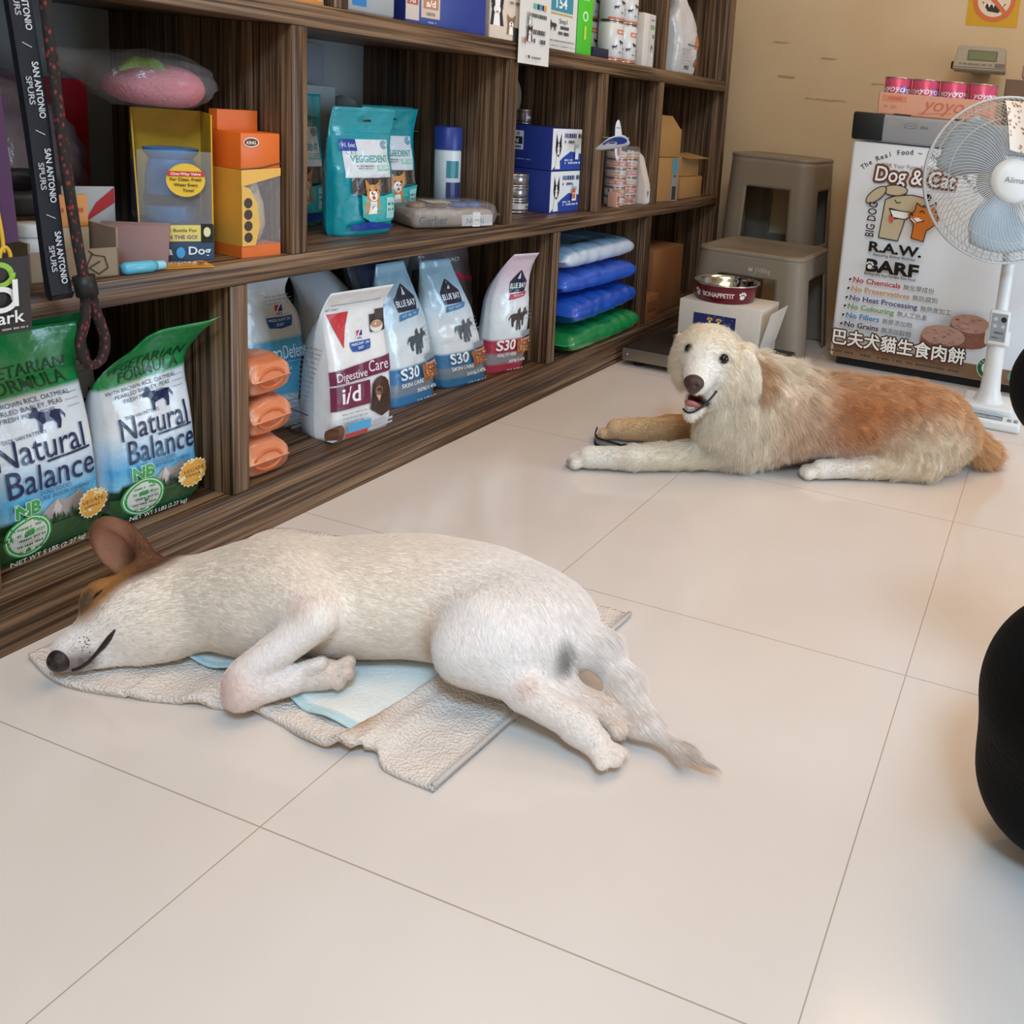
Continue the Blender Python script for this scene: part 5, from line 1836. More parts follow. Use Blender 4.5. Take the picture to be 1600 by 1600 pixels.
def nb_art(pr, w, h):
    N = '#18264e'
    pr.text('VEGETARIAN', -0.005, 0.795 * h, 0.024, '#0d4a2b', bold=0.004, width=0.84 * w)
    pr.text('FORMULA', 0.004, 0.735 * h, 0.024, '#0d4a2b', bold=0.004, width=0.66 * w)
    for i, s in enumerate(('WITH BROWN RICE, OATMEAL', 'PEARLED BARLEY, PEAS', 'FRESH POTATOES')):
        pr.text(s, -0.008, (0.682 - 0.030 * i) * h, 0.0092, '#3c4a58', width=(0.76, 0.60, 0.44)[i] * w)
        pr.line([(0.28 * w, (0.685 - 0.030 * i) * h), (0.40 * w, (0.685 - 0.030 * i) * h)], 0.0006, '#6d7a86')
    dog_side(pr, 0.10 * w, 0.545 * h, 0.040, N)
    pr.text("DICK VAN PATTEN'S", -0.12 * w, 0.540 * h, 0.0075, N, width=0.36 * w)
    pr.text('Natural', 0.0, 0.432 * h, 0.052, N, bold=0.004, width=0.74 * w)
    pr.line([(0.02 * w, 0.418 * h), (0.40 * w, 0.424 * h)], 0.003, N)
    pr.text('Balance', 0.05 * w, 0.300 * h, 0.054, N, bold=0.004, width=0.74 * w)
    pr.text('DOG FOOD', 0.06 * w, 0.272 * h, 0.0085, '#2f5f86', width=0.26 * w)
    pr.text('NOURRITURE POUR CHIENS', 0.03 * w, 0.245 * h, 0.0085, '#2f5f86', width=0.66 * w)
    pr.poly([(-0.18 * w, 0.135 * h), (-0.02 * w, 0.20 * h), (0.06 * w, 0.235 * h), (0.14 * w, 0.22 * h), (0.26 * w, 0.24 * h), (0.42 * w, 0.15 * h), (0.42 * w, 0.12 * h), (-0.18 * w, 0.12 * h)], '#a79a94')
    pr.poly([(0.0, 0.15 * h), (0.06 * w, 0.235 * h), (0.10 * w, 0.19 * h), (0.06 * w, 0.14 * h)], '#cbc1ba')
    rnd = random.Random(7)
    x = -0.46 * w
    while x < 0.46 * w:
        hh = rnd.uniform(0.02, 0.055) * h
        pr.poly([(x - 0.004, 0.125 * h), (x + 0.004, 0.125 * h), (x, 0.135 * h + hh)], rnd.choice(['#27402a', '#35552f', '#1f3424']))
        x += rnd.uniform(0.003, 0.007)
    pr.rect(-0.47 * w, 0.04 * h, 0.47 * w, 0.130 * h, '#2c4a2a', '#35572f')
    # round green seal with NB
    cx, cy, r = -0.20 * w, 0.115 * h, 0.032
    for rr, cc in ((r, '#3f9a50'), (r * 0.93, '#d9f0d6'), (r * 0.88, '#3f9a50'), (r * 0.78, '#d3d6c9')):
        pr.ell(cx, cy, rr, rr * 0.94, cc, 30)
    for dx in (0.0015, 0):
        pr.text('NB', cx, cy + r * 0.98, 0.026, '#d9f0d6' if dx else '#3f9a50', bold=0.05 + dx * 20, width=0.033 + dx)
    for i in range(5):
        pr.scribble(cx - r * 0.58, cx + r * 0.6, cy + r * 0.42 - i * r * 0.24, 0.0030, '#3b4238' if i > 1 else '#5c8a58', i)
    pr.burst(0.31 * w, 0.17 * h, 0.0205, 0.0235, '#f0dcae', 20); pr.ell(0.31 * w, 0.17 * h, 0.020, 0.020, '#dda043')
    pr.text('VEGAN', 0.31 * w, 0.172 * h, 0.0085, '#5a3418', width=0.031); pr.text('FORMULA', 0.31 * w, 0.150 * h, 0.006, '#5a3418', width=0.024)
    pr.text('NET WT 5 LBS (2.27 kg)', -0.06 * w, 0.014 * h, 0.010, '#e6ece6', width=0.62 * w)


def nb_side(pr, w, h):
    N = '#18264e'
    pr.text('Natural', 0.0, 0.35 * h, 0.03, N, bold=0.01, width=0.035)


b1 = Bag(0.166, 0.318, 0.085, seal=0.20, crumple=0.004, seed=1, twist=0.8)
g1 = make_bag('dog_food_bag', 'green-topped white dog food bag nearest the dog ear, under the hanging rope loop', 'dog food', b1, FILM, nb_col, nb_art, (-0.108, 0.860, ZL), 93, 'green-topped dog food bags')
b2 = Bag(0.142, 0.300, 0.085, seal=0.20, crumple=0.0035, seed=2, twist=1.5, bend=-0.14, tilt=0.22)
make_bag('dog_food_bag', 'green-topped white dog food bag with slanted pointed top, beside the second wood divider', 'dog food', b2, FILM, nb_col, nb_art, (-0.098, 1.027, ZL), 86, 'green-topped dog food bags')
b3 = Bag(0.165, 0.325, 0.08, seal=0.18, crumple=0.004, seed=3)
make_bag('dog_food_bag', 'green-topped dog food bag standing in shadow behind the other two green-topped bags', 'dog food', b3, FILM, nb_col, nb_art, (-0.235, 0.965, ZL), 90, 'green-topped dog food bags')

# ---------------------------------------------------------------- bottom row, second bay
def pouch_lying(name, label, cat, loc, rz, sx, sy, sz, col, seed, group=None, mat=None, crumple=0.006, hole=None):
    """filled pouch lying flat: long axis x, sealed fins at both ends"""
    V, K, F = [], [], []
    n, m = 40, 28
    for j in range(m):
        th = 2 * PI * j / m
        for i in range(n + 1):
            u = -1 + 2 * i / n
            full = max(0.0, 1 - abs(u) ** 6) ** 0.5
            if abs(u) > 0.93:
                full = min(full, 0.02)
            c, s = math.cos(th), math.sin(th)
            e = 0.45
            y = sy / 2 * math.copysign(abs(c) ** e, c) * (0.93 + 0.07 * full)
            z = sz / 2 * math.copysign(abs(s) ** (e + 0.25), s) * max(full, 0.03)
            x = sx / 2 * u
            q = Vector((x * 15 + seed, y * 15, z * 12 + seed * 2)); q2 = Vector((x * 40, y * 40 + seed, z * 30))
            d = crumple * (ridged(q) + 0.4 * ridged(q2)) * min(1, full + 0.15)
            V.append(Vector((x, y + d * c * 0.7, max(-sz / 2, z + d * (s if s > 0 else 0.1 * s)))))
            K.append(col(u, th))
    for j in range(m):
        j2 = (j + 1) % m
        for i in range(n):
            F.append((j * (n + 1) + i, j * (n + 1) + i + 1, j2 * (n + 1) + i + 1, j2 * (n + 1) + i))
    F.append(tuple(j * (n + 1) for j in range(m)))
    F.append(tuple(j * (n + 1) + n for j in reversed(range(m))))
    o = mesh(name, V, F, mat or FILM, None, True, K)
    put(o, (loc[0], loc[1], loc[2] + sz / 2), rz)
    return tag(o, label, cat, group)


def salmon(u, th):
    return C('#d8835c') if u > 0.55 and abs(math.sin(th * 2)) < 0.9 else (C('#e7a98e') if u < 0.2 else C('#d9977c'))


pos = ('topmost of the three', 'middle of the three', 'lowest of the three')
for q in range(3):
    o = pouch_lying('treat_pouch', 'salmon-coloured treat pouch lying in a stack by the divider, %s' % pos[q], 'treats', (-0.095, 1.204 + 0.003 * (q % 2), ZL + 0.0735 * (2 - q)), math.radians(3 - 3 * q),
                    0.170, 0.088, 0.066, salmon, 10 + q * 3, 'salmon treat pouches')
    V, F = lathe([(0.016, -0.012), (0.0235, 0.0), (0.029, 0.002), (0.031, -0.002)], 24, sx=1, sy=0.62)
    V = [(0.0805 + z * 0.9, x, y) for x, y, z in V]
    mesh('folded_end', V, F, pmat('orange_film', '#cf6a3c', 0.3, coat=0.3), o, True)


def derm_col(u, t, f):
    if f and 0.22 < t < 0.555:
        return C('#5fb7da')
    return C('#e3e7ea') if f else C('#cdd3d8')


def hills_logo(pr, x, y, s):
    pr.rect(x - 0.010 * s, y, x + 0.010 * s, y + 0.022 * s, '#f4f4f4')
    pr.poly([(x - 0.008 * s, y + 0.006 * s), (x, y + 0.006 * s), (x + 0.001 * s, y + 0.020 * s), (x - 0.008 * s, y + 0.020 * s)], '#c8383f')
    pr.poly([(x, y + 0.006 * s), (x + 0.009 * s, y + 0.006 * s), (x + 0.009 * s, y + 0.020 * s), (x + 0.001 * s, y + 0.020 * s)], '#233f86')
    pr.poly([(x - 0.003 * s, y + 0.006 * s), (x + 0.006 * s, y + 0.020 * s), (x + 0.003 * s, y + 0.020 * s), (x - 0.006 * s, y + 0.006 * s)], '#f4f4f4')
    pr.text("Hill's", x, y - 0.001 * s, 0.0075 * s, '#233f86', bold=0.02)
    pr.poly([(x - 0.030 * s, y - 0.006 * s), (x + 0.030 * s, y - 0.006 * s), (x + 0.030 * s, y - 0.016 * s), (x + 0.026 * s, y - 0.028 * s), (x, y - 0.031 * s), (x - 0.026 * s, y - 0.028 * s), (x - 0.030 * s, y - 0.016 * s)], '#1f4f9c')
    pr.text('PRESCRIPTION', x, y - 0.015 * s, 0.0080 * s, '#f2f5f8', bold=0.01, width=0.052 * s)
    pr.text('DIET', x, y - 0.025 * s, 0.0085 * s, '#f2f5f8', bold=0.01)


def derm_art(pr, w, h):
    hills_logo(pr, 0.18 * w, 0.70 * h, 0.9)
    for i in range(3):
        pr.scribble(0.02 * w, 0.34 * w, (0.80 - 0.02 * i) * h, 0.0022, '#9aa3aa', i)
    pr.text('Derm', -0.10 * w, 0.445 * h, 0.040, '#e6f3f8', width=0.42 * w); pr.text('Defense', 0.30 * w, 0.445 * h, 0.036, '#e6f3f8', width=0.34 * w)
    pr.line([(-0.45 * w, 0.425 * h), (0.45 * w, 0.425 * h)], 0.0007, '#d7ebf2')
    pr.text('Environmental', 0.05 * w, 0.375 * h, 0.012, '#e6f3f8', width=0.34 * w); pr.text('sensitivities', 0.03 * w, 0.335 * h, 0.012, '#e6f3f8', width=0.30 * w)
    pr.poly([(0.30 * w, 0.18 * h), (0.34 * w, 0.44 * h), (0.42 * w, 0.45 * h), (0.45 * w, 0.18 * h)], '#2a2c30')
    pr.poly([(0.36 * w, 0.20 * h), (0.37 * w, 0.36 * h), (0.41 * w, 0.36 * h), (0.42 * w, 0.20 * h)], '#e8e8e6')
    for i in range(5):
        pr.scribble(-0.05 * w, 0.25 * w, (0.19 - 0.022 * i) * h, 0.0022, '#8d979e', 5 + i)
    pr.line([(-0.45 * w, 0.205 * h), (0.45 * w, 0.205 * h)], 0.0007, '#4a6a80')
    pr.rect(-0.12 * w, 0.06 * h, 0.02 * w, 0.10 * h, '#d8693a')
    pr.rect(0.10 * w, 0.05 * h, 0.40 * w, 0.075 * h, '#9aa2a8'); pr.rect(0.18 * w, 0.02 * h, 0.42 * w, 0.04 * h, '#9aa2a8')


bd = Bag(0.172, 0.335, 0.08, seal=0.07, crumple=0.003, seed=4, waist=0.30, belly=0.15)
make_bag('dog_food_bag', 'white dog food bag with a light blue band, behind the salmon treat pouches', 'dog food', bd, FILM, derm_col, derm_art, (-0.222, 1.368, ZL), 80)


def id_col(u, t, f):
    return C('#e9e6e4') if f else C('#c9c8c9')


def id_art(pr, w, h):
    M_ = '#6e2140'
    pr.line([(-0.40 * w, 0.90 * h), (0.38 * w, 0.90 * h)], 0.001, '#4a5f86')
    pr.text('VET ONLY', -0.36 * w, 0.862 * h, 0.0065, '#3f4650')
    pr.poly([(-0.44 * w, 0.845 * h), (-0.12 * w, 0.845 * h), (-0.20 * w, 0.70 * h), (-0.24 * w, 0.61 * h)], '#c9343a')
    hills_logo(pr, 0.02 * w, 0.655 * h, 0.82)
    pr.rect(0.20 * w, 0.68 * h, 0.45 * w, 0.80 * h, '#3c3430'); pr.rect(0.30 * w, 0.76 * h, 0.45 * w, 0.83 * h, '#4c4038')
    pr.ell(0.31 * w, 0.715 * h, 0.016, 0.012, '#e6ddd2', 18); pr.ell(0.31 * w, 0.728 * h, 0.0145, 0.007, '#b98a6c', 16)
    pr.poly([(-0.47 * w, 0.385 * h), (0.47 * w, 0.405 * h), (0.47 * w, 0.515 * h), (-0.47 * w, 0.475 * h)], M_)
    pr.text('Digestive', -0.17 * w, 0.405 * h, 0.024, '#efe3ea', width=0.46 * w); pr.text('Care', 0.25 * w, 0.425 * h, 0.032, '#efe3ea', width=0.32 * w)
    pr.rect(-0.47 * w, 0.215 * h, 0.10 * w, 0.375 * h, M_)
    pr.text('i/d', -0.20 * w, 0.255 * h, 0.046, '#f4eef2', bold=0.015)
    pr.poly([(0.10 * w, 0.17 * h), (0.14 * w, 0.34 * h), (0.28 * w, 0.385 * h), (0.40 * w, 0.34 * h), (0.46 * w, 0.13 * h), (0.30 * w, 0.10 * h)], '#3a2620')
    pr.ell(0.27 * w, 0.315 * h, 0.019, 0.020, '#4a2f26', 18); pr.ell(0.24 * w, 0.285 * h, 0.009, 0.010, '#8a5c48', 14); pr.ell(0.235 * w, 0.292 * h, 0.004, 0.003, '#120b0a', 10)
    pr.poly([(0.19 * w, 0.26 * h), (0.27 * w, 0.25 * h), (0.24 * w, 0.21 * h)], '#c9a797')
    pr.poly([(0.14 * w, 0.33 * h), (0.10 * w, 0.22 * h), (0.18 * w, 0.25 * h)], '#2c1c18')
    for i in range(3):
        pr.scribble(-0.36 * w, 0.02 * w, (0.18 - 0.025 * i) * h, 0.0022, '#7c7c80', i)
    pr.rect(-0.30 * w, 0.055 * h, 0.06 * w, 0.125 * h, '#4fa9d6'); pr.rect(-0.34 * w, 0.03 * h, 0.02 * w, 0.062 * h, '#c84a3a')
    pr.ell(-0.42 * w, 0.075 * h, 0.010, 0.018, '#6b4632', 16)
    for i in range(2):
        pr.rect(0.10 * w, (0.075 - 0.03 * i) * h, 0.42 * w, (0.092 - 0.03 * i) * h, '#b9b9ba')


bi = Bag(0.150, 0.302, 0.095, seal=0.13, box=9.0, crumple=0.0022, seed=5, bend=-0.08)
o = make_bag('dog_food_bag', 'white dog food bag with a dark maroon band, standing beside the light blue banded bag', 'dog food', bi, FILM, id_col, id_art, (-0.076, 1.452, ZL), 82)
pr = Print(lambda x, y, l: Vector((-bi.sec(y / bi.h)[0] - l - 0.001, -x, y)), grid=0.02)
for i in range(13):
    pr.scribble(-0.030, 0.028, 0.185 - 0.0085 * i, 0.0025, '#8f9092', i, 0.85)
pr.line([(-0.036, 0.072), (0.036, 0.068)], 0.0022, '#1f2f6a')
pr.text('10888HG', -0.004, 0.022, 0.010, '#1d1d20', bold=0.03)
for i in range(3):
    pr.scribble(-0.020, 0.030, 0.060 - 0.006 * i, 0.0022, '#8f9092', 20 + i, 0.85)
pr.build('printed_side', o, 0.35)


def bb(main, band, mid):
    def col(u, t, f):
        if not f:
            return C('#c3ccd4')
        if t < 0.16:
            return C(band) if t < 0.08 else C(mid)
        if t < 0.285:
            return C(band)
        a, b = np.array(C(main)), np.array(C('#dfe7ec'))
        q = min(1, max(0, (0.85 - t) / 0.35))
        return tuple(a * (1 - q) + b * q)

    def art(word, dogc):
        def f(pr, w, h):
            D = '#16233c'
            pr.poly([(-0.14 * w, 0.665 * h), (0.24 * w, 0.665 * h), (0.26 * w, 0.755 * h), (0.05 * w, 0.855 * h), (-0.16 * w, 0.755 * h)], D)
            pr.poly([(0.02 * w, 0.78 * h), (0.05 * w, 0.835 * h), (0.08 * w, 0.78 * h), (0.055 * w, 0.775 * h), (0.05 * w, 0.80 * h), (0.045 * w, 0.775 * h)], '#e9eef4')
            pr.text('BLUE BAY', 0.05 * w, 0.70 * h, 0.019, '#eef2f6', bold=0.012, width=0.37 * w)
            pr.poly([(-0.16 * w, 0.605 * h), (0.24 * w, 0.625 * h), (0.30 * w, 0.665 * h), (-0.12 * w, 0.650 * h)], band)
            pr.text('HOLISTIC SELECTION', 0.06 * w, 0.630 * h, 0.0068, '#f0f3f6', rot=0.05, width=0.30 * w)
            dog_side(pr, 0.10 * w, 0.385 * h, 0.050, dogc, -1)
            pr.poly([(0.06 * w, 0.36 * h), (0.08 * w, 0.52 * h), (0.14 * w, 0.54 * h), (0.18 * w, 0.36 * h), (0.13 * w, 0.35 * h), (0.12 * w, 0.42 * h), (0.10 * w, 0.35 * h)], dogc)
            for i in range(4):
                pr.scribble(0.24 * w, 0.42 * w, (0.53 - 0.03 * i) * h, 0.0022, '#8fa0ae', i)
            pr.rect(0.22 * w, 0.30 * h, 0.44 * w, 0.345 * h, '#8b98a4')
            pr.text('S30', -0.14 * w, 0.205 * h, 0.036, '#f3f6f8', bold=0.02)
            pr.text(word, -0.10 * w, 0.150 * h, 0.013, '#f3f6f8', bold=0.01, width=0.42 * w)
            pr.poly([(0.13 * w, 0.15 * h), (0.42 * w, 0.17 * h), (0.44 * w, 0.29 * h), (0.10 * w, 0.275 * h)], '#a8673e')
            rnd = random.Random(3)
            for k in range(26):
                x, y = rnd.uniform(0.15, 0.41) * w, rnd.uniform(0.165, 0.255) * h
                pr.ell(x, y, 0.0028, 0.0024, rnd.choice(['#c9885a', '#7d4426', '#dba67c']), 8)
            pr.text('E.THRIVE', 0.27 * w, 0.270 * h, 0.007, '#f3e2d2', width=0.22 * w)
            pr.text('30%/14%', 0.14 * w, 0.095 * h, 0.012, '#eef1f4', bold=0.01, width=0.40 * w)
            pr.scribble(-0.06 * w, 0.32 * w, 0.030 * h, 0.003, '#d7e0e8', 4)
        return f
    return col, art


bc, ba = bb('#8fb9d2', '#3d7eae', '#7f8f9d')
k1 = Bag(0.150, 0.315, 0.070, box=1.5, seal=0.06, crumple=0.005, seed=6, topw=0.55, shear=-0.06, lean=0.10, belly=0.1)
make_bag('dog_food_bag', 'pale blue dog food bag with dark house-shaped badge, next to the maroon banded bag', 'dog food', k1, FILM, bc, ba('SKIN CARE', '#4a5560'), (-0.105, 1.664, ZL), 86)
k2 = Bag(0.146, 0.305, 0.070, box=1.5, seal=0.06, crumple=0.006, seed=7, topw=0.60, shear=-0.20, lean=0.08, belly=0.1)
make_bag('dog_food_bag', 'pale blue dog food bag with dark house-shaped badge, leaning, near the red banded bag', 'dog food', k2, FILM, bc, ba('SKIN CARE', '#59636c'), (-0.095, 1.846, ZL), 78)
rc, ra_ = bb('#d9c2cc', '#b33a4e', '#8f8a90')
k3 = Bag(0.125, 0.312, 0.070, box=1.5, seal=0.06, crumple=0.004, seed=8, topw=0.62, shear=0.10, bend=-0.1, belly=0.1)
make_bag('dog_food_bag', 'white and pink dog food bag with red band beside the third divider', 'dog food', k3, FILM, rc, ra_('HEALTHY HERB', '#4a3a3c'), (-0.080, 1.992, ZL), 70)
wht = lambda c1, c2='#b9bfc6': (lambda u, t, f: C(c1) if f else C(c2))
make_bag('dog_food_bag', 'plain silver-white bag with folded top behind the maroon banded bag', 'dog food', Bag(0.16, 0.335, 0.08, seal=0.12, crumple=0.004, seed=11, topw=0.55, bend=0.2), MATTE, wht('#c8ccd2'), None, (-0.222, 1.552, ZL), 92)
make_bag('dog_food_bag', 'grey-white bag in shadow behind the light blue banded bag', 'dog food', Bag(0.15, 0.295, 0.08, seal=0.1, crumple=0.004, seed=12), MATTE, wht('#b4bac0'), None, (-0.355, 1.390, ZL), 88)
make_bag('dog_food_bag', 'bluish bag with rows of small print in the corner behind the salmon treat pouches', 'dog food', Bag(0.11, 0.320, 0.07, seal=0.1, crumple=0.007, seed=13, topw=0.8), MATTE, wht('#c3ccd6'), lambda pr, w, h: [pr.scribble(-0.3 * w, 0.3 * w, (0.75 - 0.03 * i) * h, 0.0025, '#6f7a86', i) for i in range(14)], (-0.345, 1.205, ZL), 80)
make_bag('dog_food_bag', 'dark navy bag in shadow behind the pale blue bags', 'dog food', Bag(0.15, 0.34, 0.08, seal=0.1, crumple=0.005, seed=14), MATTE, wht('#1e2a48', '#1a2236'), None, (-0.285, 1.735, ZL), 90)
zb = Bag(0.20, 0.345, 0.10, seal=0.05, crumple=0.008, seed=15, shear=0.05)
o = make_bag('zip_bag', 'clear zip bag with a red zip strip and dark contents behind the pale blue bags', 'bag', zb, CLEAR2, wht('#888888'), lambda pr, w, h: (pr.poly([(-0.42 * w, 0.78 * h), (0.46 * w, 0.62 * h), (0.46 * w, 0.66 * h), (-0.42 * w, 0.82 * h)], '#b8324e'), pr.text('INACY', 0.1 * w, 0.80 * h, 0.014, '#cfd4da')), (-0.215, 1.905, ZL), 88, pname='zip_strip')
o2 = make_bag('snack_bag', 'dark grey bag of snacks inside the clear zip bag', 'treats', Bag(0.17, 0.26, 0.075, seal=0.08, crumple=0.006, seed=16), MATTE, wht('#4c4644', '#3a3634'), lambda pr, w, h: pr.line([(-0.3 * w + 0.6 * w * k / 8, 0.62 * h + 0.012 * math.sin(k * 1.5)) for k in range(9)], 0.004, '#2f5fae'), (-0.215, 1.905, ZL + 0.003), 88)

# ---------------------------------------------------------------- bottom row, third bay: stacked sacks
sacks = (('green glossy sack at the bottom of the sack stack', '#1c8044', 0.0, 0.068, 0.02, 0), ('deep blue sack lying directly on the green sack', '#2352b8', 0.080, 0.072, 0.01, 3),
         ('deep blue sack directly under the white and blue sack', '#2a58c0', 0.164, 0.060, -0.005, -2), ('white and pale blue printed sack on top of the sack stack', '#c2cede', 0.236, 0.060, -0.012, 1))
for q, (lb, cc, dz, sz, dx, a) in enumerate(sacks):
    base = C(cc)
    topc = C('#7fa6cc') if q == 3 else base
    o = pouch_lying('pet_food_sack', lb, 'dog food', (-0.150 + dx, 2.410, ZL + dz), math.radians(90 + a), 0.46, 0.30, sz, (lambda b_, t_: (lambda u, th: t_ if math.sin(th) > 0.62 else b_))(base, topc), 30 + q * 5, crumple=0.007)
    pr = Print(flat((0, -0.02, sz / 2 + 0.006), (1, 0, 0), (0, 1, 0.0)), lift=0.001)
    if q == 3:
        pr.text('DIAMOND', -0.02, -0.09, 0.035, '#2c3a4c', bold=0.02, shear=0.2, width=0.22)
        pr.build('lettering', o, 0.4)
# ---------------------------------------------------------------- bottom row, last bay: brown cartons
CARD = pmat('brown_card', '#7d6854', 0.8, bump=0.1)
KRAFT = pmat('kraft_card', '#a9804f', 0.75, var=0.08, scale=12, bump=0.1)


def carton(name, label, loc, rz, w, d, h, mat, parts=True, group=None, cat='box', bev=0.0015):
    t = thing(name, label, cat, loc, rz, group)
    box('carton', (-w / 2, -d / 2, 0), (w / 2, d / 2, h), mat, t, bev)
    return t


t = carton('cardboard_box', 'tall brown carton in the dark end bay of the bottom shelf', (-0.16, 2.958, ZL), math.radians(88), 0.24, 0.24, 0.225, pmat('dark_kraft', '#8a5a34', 0.8, bump=0.1))
t = carton('cardboard_box', 'small brown printed carton at the front of the end bay, bottom shelf', (-0.070, 2.775, ZL), math.radians(90), 0.10, 0.12, 0.085, pmat('dark_kraft', '#8a5a34', 0.8, bump=0.1))
pr = Print(flat((0, -0.0602, 0), (1, 0, 0), (0, 0, 1)))
pr.rect(-0.035, 0.030, 0.035, 0.062, '#5f3c22'); pr.rect(-0.031, 0.034, 0.031, 0.058, '#8a5a34'); pr.scribble(-0.026, 0.026, 0.046, 0.007, '#5f3c22', 1); pr.scribble(-0.026, 0.026, 0.037, 0.005, '#5f3c22', 2)
pr.build('printed_mark', t, 0.7)
t = carton('cardboard_box', 'brown carton on the small printed carton, end bay of the bottom shelf', (-0.200, 2.760, ZL), math.radians(90), 0.09, 0.12, 0.20, CARD)

# ---------------------------------------------------------------- middle row, last two bays
def carton_art(o, face, w, d, h, fn, name='printed_face', rough=0.45):
    if face == 'front':
        M = flat((0, -d / 2 - 0.0001, 0), (1, 0, 0), (0, 0, 1))
    elif face == 'left':
        M = flat((-w / 2 - 0.0001, 0, 0), (0, -1, 0), (0, 0, 1))
    elif face == 'top':
        M = flat((0, 0, h + 0.0001), (1, 0, 0), (0, 1, 0))
    else:
        M = flat((w / 2 + 0.0001, 0, 0), (0, 1, 0), (0, 0, 1))
    pr = Print(M, grid=0.03)
    fn(pr)
    return pr.build(name, o, rough)


t = carton('cardboard_box', 'tall kraft carton with a blue tape stripe, middle shelf end bay', (-0.085, 2.842, ZM), math.radians(80), 0.15, 0.14, 0.145, KRAFT)
carton_art(t, 'front', 0.15, 0.14, 0.145, lambda pr: (pr.rect(0.030, 0.0, 0.066, 0.145, '#8d8f90'), pr.rect(0.034, 0.095, 0.062, 0.143, '#4d96ac'), pr.rect(0.036, 0.004, 0.060, 0.05, '#3a3a3c'), pr.scribble(0.04, 0.058, 0.08, 0.008, '#4a4a4c', 3)), 'tape')
t = carton('cardboard_box', 'wide kraft carton beside the tall taped carton, middle shelf end bay', (-0.110, 3.060, ZM), math.radians(90), 0.20, 0.18, 0.075, KRAFT)
t = carton('cardboard_box', 'open kraft carton with a raised flap on the wide carton', (-0.105, 3.055, ZM + 0.0765), math.radians(84), 0.16, 0.15, 0.070, KRAFT)
box('flap', (-0.075, -0.085, 0), (0.075, 0, 0.002), KRAFT, t, M=Matrix.Translation((0.02, -0.02, 0.076)) @ Matrix.Rotation(math.radians(8), 4, 'X'))
t = carton('cardboard_box', 'small kraft carton on top of the tall taped carton', (-0.078, 2.870, ZM + 0.1465), math.radians(78), 0.125, 0.11, 0.095, KRAFT)
carton_art(t, 'left', 0.125, 0.11, 0.095, lambda pr: pr.rect(-0.055, 0.004, 0.055, 0.026, '#1f2a4a'), 'blue_tape')
for s in (-1, 1):
    box('flap', (-0.055, 0, 0), (0.055, 0.0015, 0.055), KRAFT, t, M=Matrix.Translation((0, s * 0.054, 0.095)) @ Matrix.Rotation(math.radians(s * 42), 4, 'X'))


def tincan(name, label, loc, rz, r, h, mat, art, group, proto={}):
    key = (mat.name, art.__name__ if art else '')
    t = thing(name, label, 'can', loc, rz, group)
    if key not in proto:
        can_mesh(t, r, h, mat, art)
        proto[key] = list(t.children)
    else:
        for ch in proto[key]:
            c = ch.copy(); COL.objects.link(c); c.parent = t
    return t


def art_red(pr):
    pr.rect(-0.05, 0.010, 0.05, 0.021, '#d8574a'); pr.scribble(-0.05, 0.05, 0.013, 0.005, '#f3e2da', 3)
def art_food(pr):
    pr.rect(-0.02, 0.006, 0.03, 0.023, '#c9764c'); pr.ell(0.0, 0.012, 0.008, 0.005, '#8c3c2c', 10); pr.ell(0.014, 0.016, 0.006, 0.005, '#e0b088', 10)
    pr.ell(-0.032, 0.018, 0.004, 0.004, '#1c1c1c', 8)
def art_plain(pr):
    pr.rect(-0.05, 0.004, 0.05, 0.010, '#d9956c'); pr.scribble(-0.05, 0.05, 0.015, 0.004, '#9a8c86', 5)


PALECAN = pmat('pale_can_sleeve', '#e0d4cc', 0.3, 0.1)
arts = (art_plain, art_food, art_red, art_plain, art_red, art_plain)
names6 = ('lowest', 'second from the bottom', 'third from the bottom', 'third from the top', 'second from the top', 'topmost')
for cidx, (x, y, lab) in enumerate(((-0.058, 2.544, 'nearer'), (-0.056, 2.614, 'farther'))):
    for q in range(6):
        tincan('pet_food_can', 'small pale can in the %s shrink-wrapped column, %s' % (lab, names6[q]), (x, y, ZM + 0.0005 + 0.0282 * q), 0.75 + 0.12 * q + 0.3 * cidx, 0.0325, 0.028, PALECAN, arts[(q + cidx) % 6], 'shrink-wrapped small cans')
# thin film round both columns
hull = []
for i in range(33):
    a = 2 * PI * i / 32
    hull.append((-0.056 + 0.0385 * math.sin(a), (2.614 if math.cos(a) > 0 else 2.544) + 0.0365 * math.cos(a)))
V, F = [], []
for z in (0.002, 0.045, 0.09, 0.135, 0.172, 0.182):
    k = 1.0 if z < 0.175 else 0.9
    for i, (x, y) in enumerate(hull[:-1]):
        q = 0.0012 * noise.noise(Vector((x * 60, y * 60, z * 60)))
        V.append((-0.056 + (x + 0.056) * (k + q * 10), 2.579 + (y - 2.579) * (k + q * 10), ZM + z + (0.006 * noise.noise(Vector((x * 80, y * 80, 3))) if z > 0.175 else 0)))
for j in range(5):
    for i in range(32):
        F.append((j * 32 + i, j * 32 + (i + 1) % 32, (j + 1) * 32 + (i + 1) % 32, (j + 1) * 32 + i))
o = mesh('shrink_wrap', V, F, CLEAR, None, True)
tag(o, 'clear shrink film wrapped around two columns of small pale cans', 'film')
t = thing('display_carton', 'white display carton with rounded top standing beside the shrink-wrapped cans', 'box', (-0.050, 2.6765, ZM), math.radians(90))
prof = [(-0.085, 0.0), (0.040, 0.0), (0.040, 0.060), (0.012, 0.148), (-0.008, 0.165), (-0.060, 0.165), (-0.085, 0.155)]
bm = bmesh.new()
A_ = [bm.verts.new((-0.018, -y, z)) for y, z in prof]; B2 = [bm.verts.new((0.018, -y, z)) for y, z in prof]
bm.faces.new(A_); bm.faces.new(list(reversed(B2)))
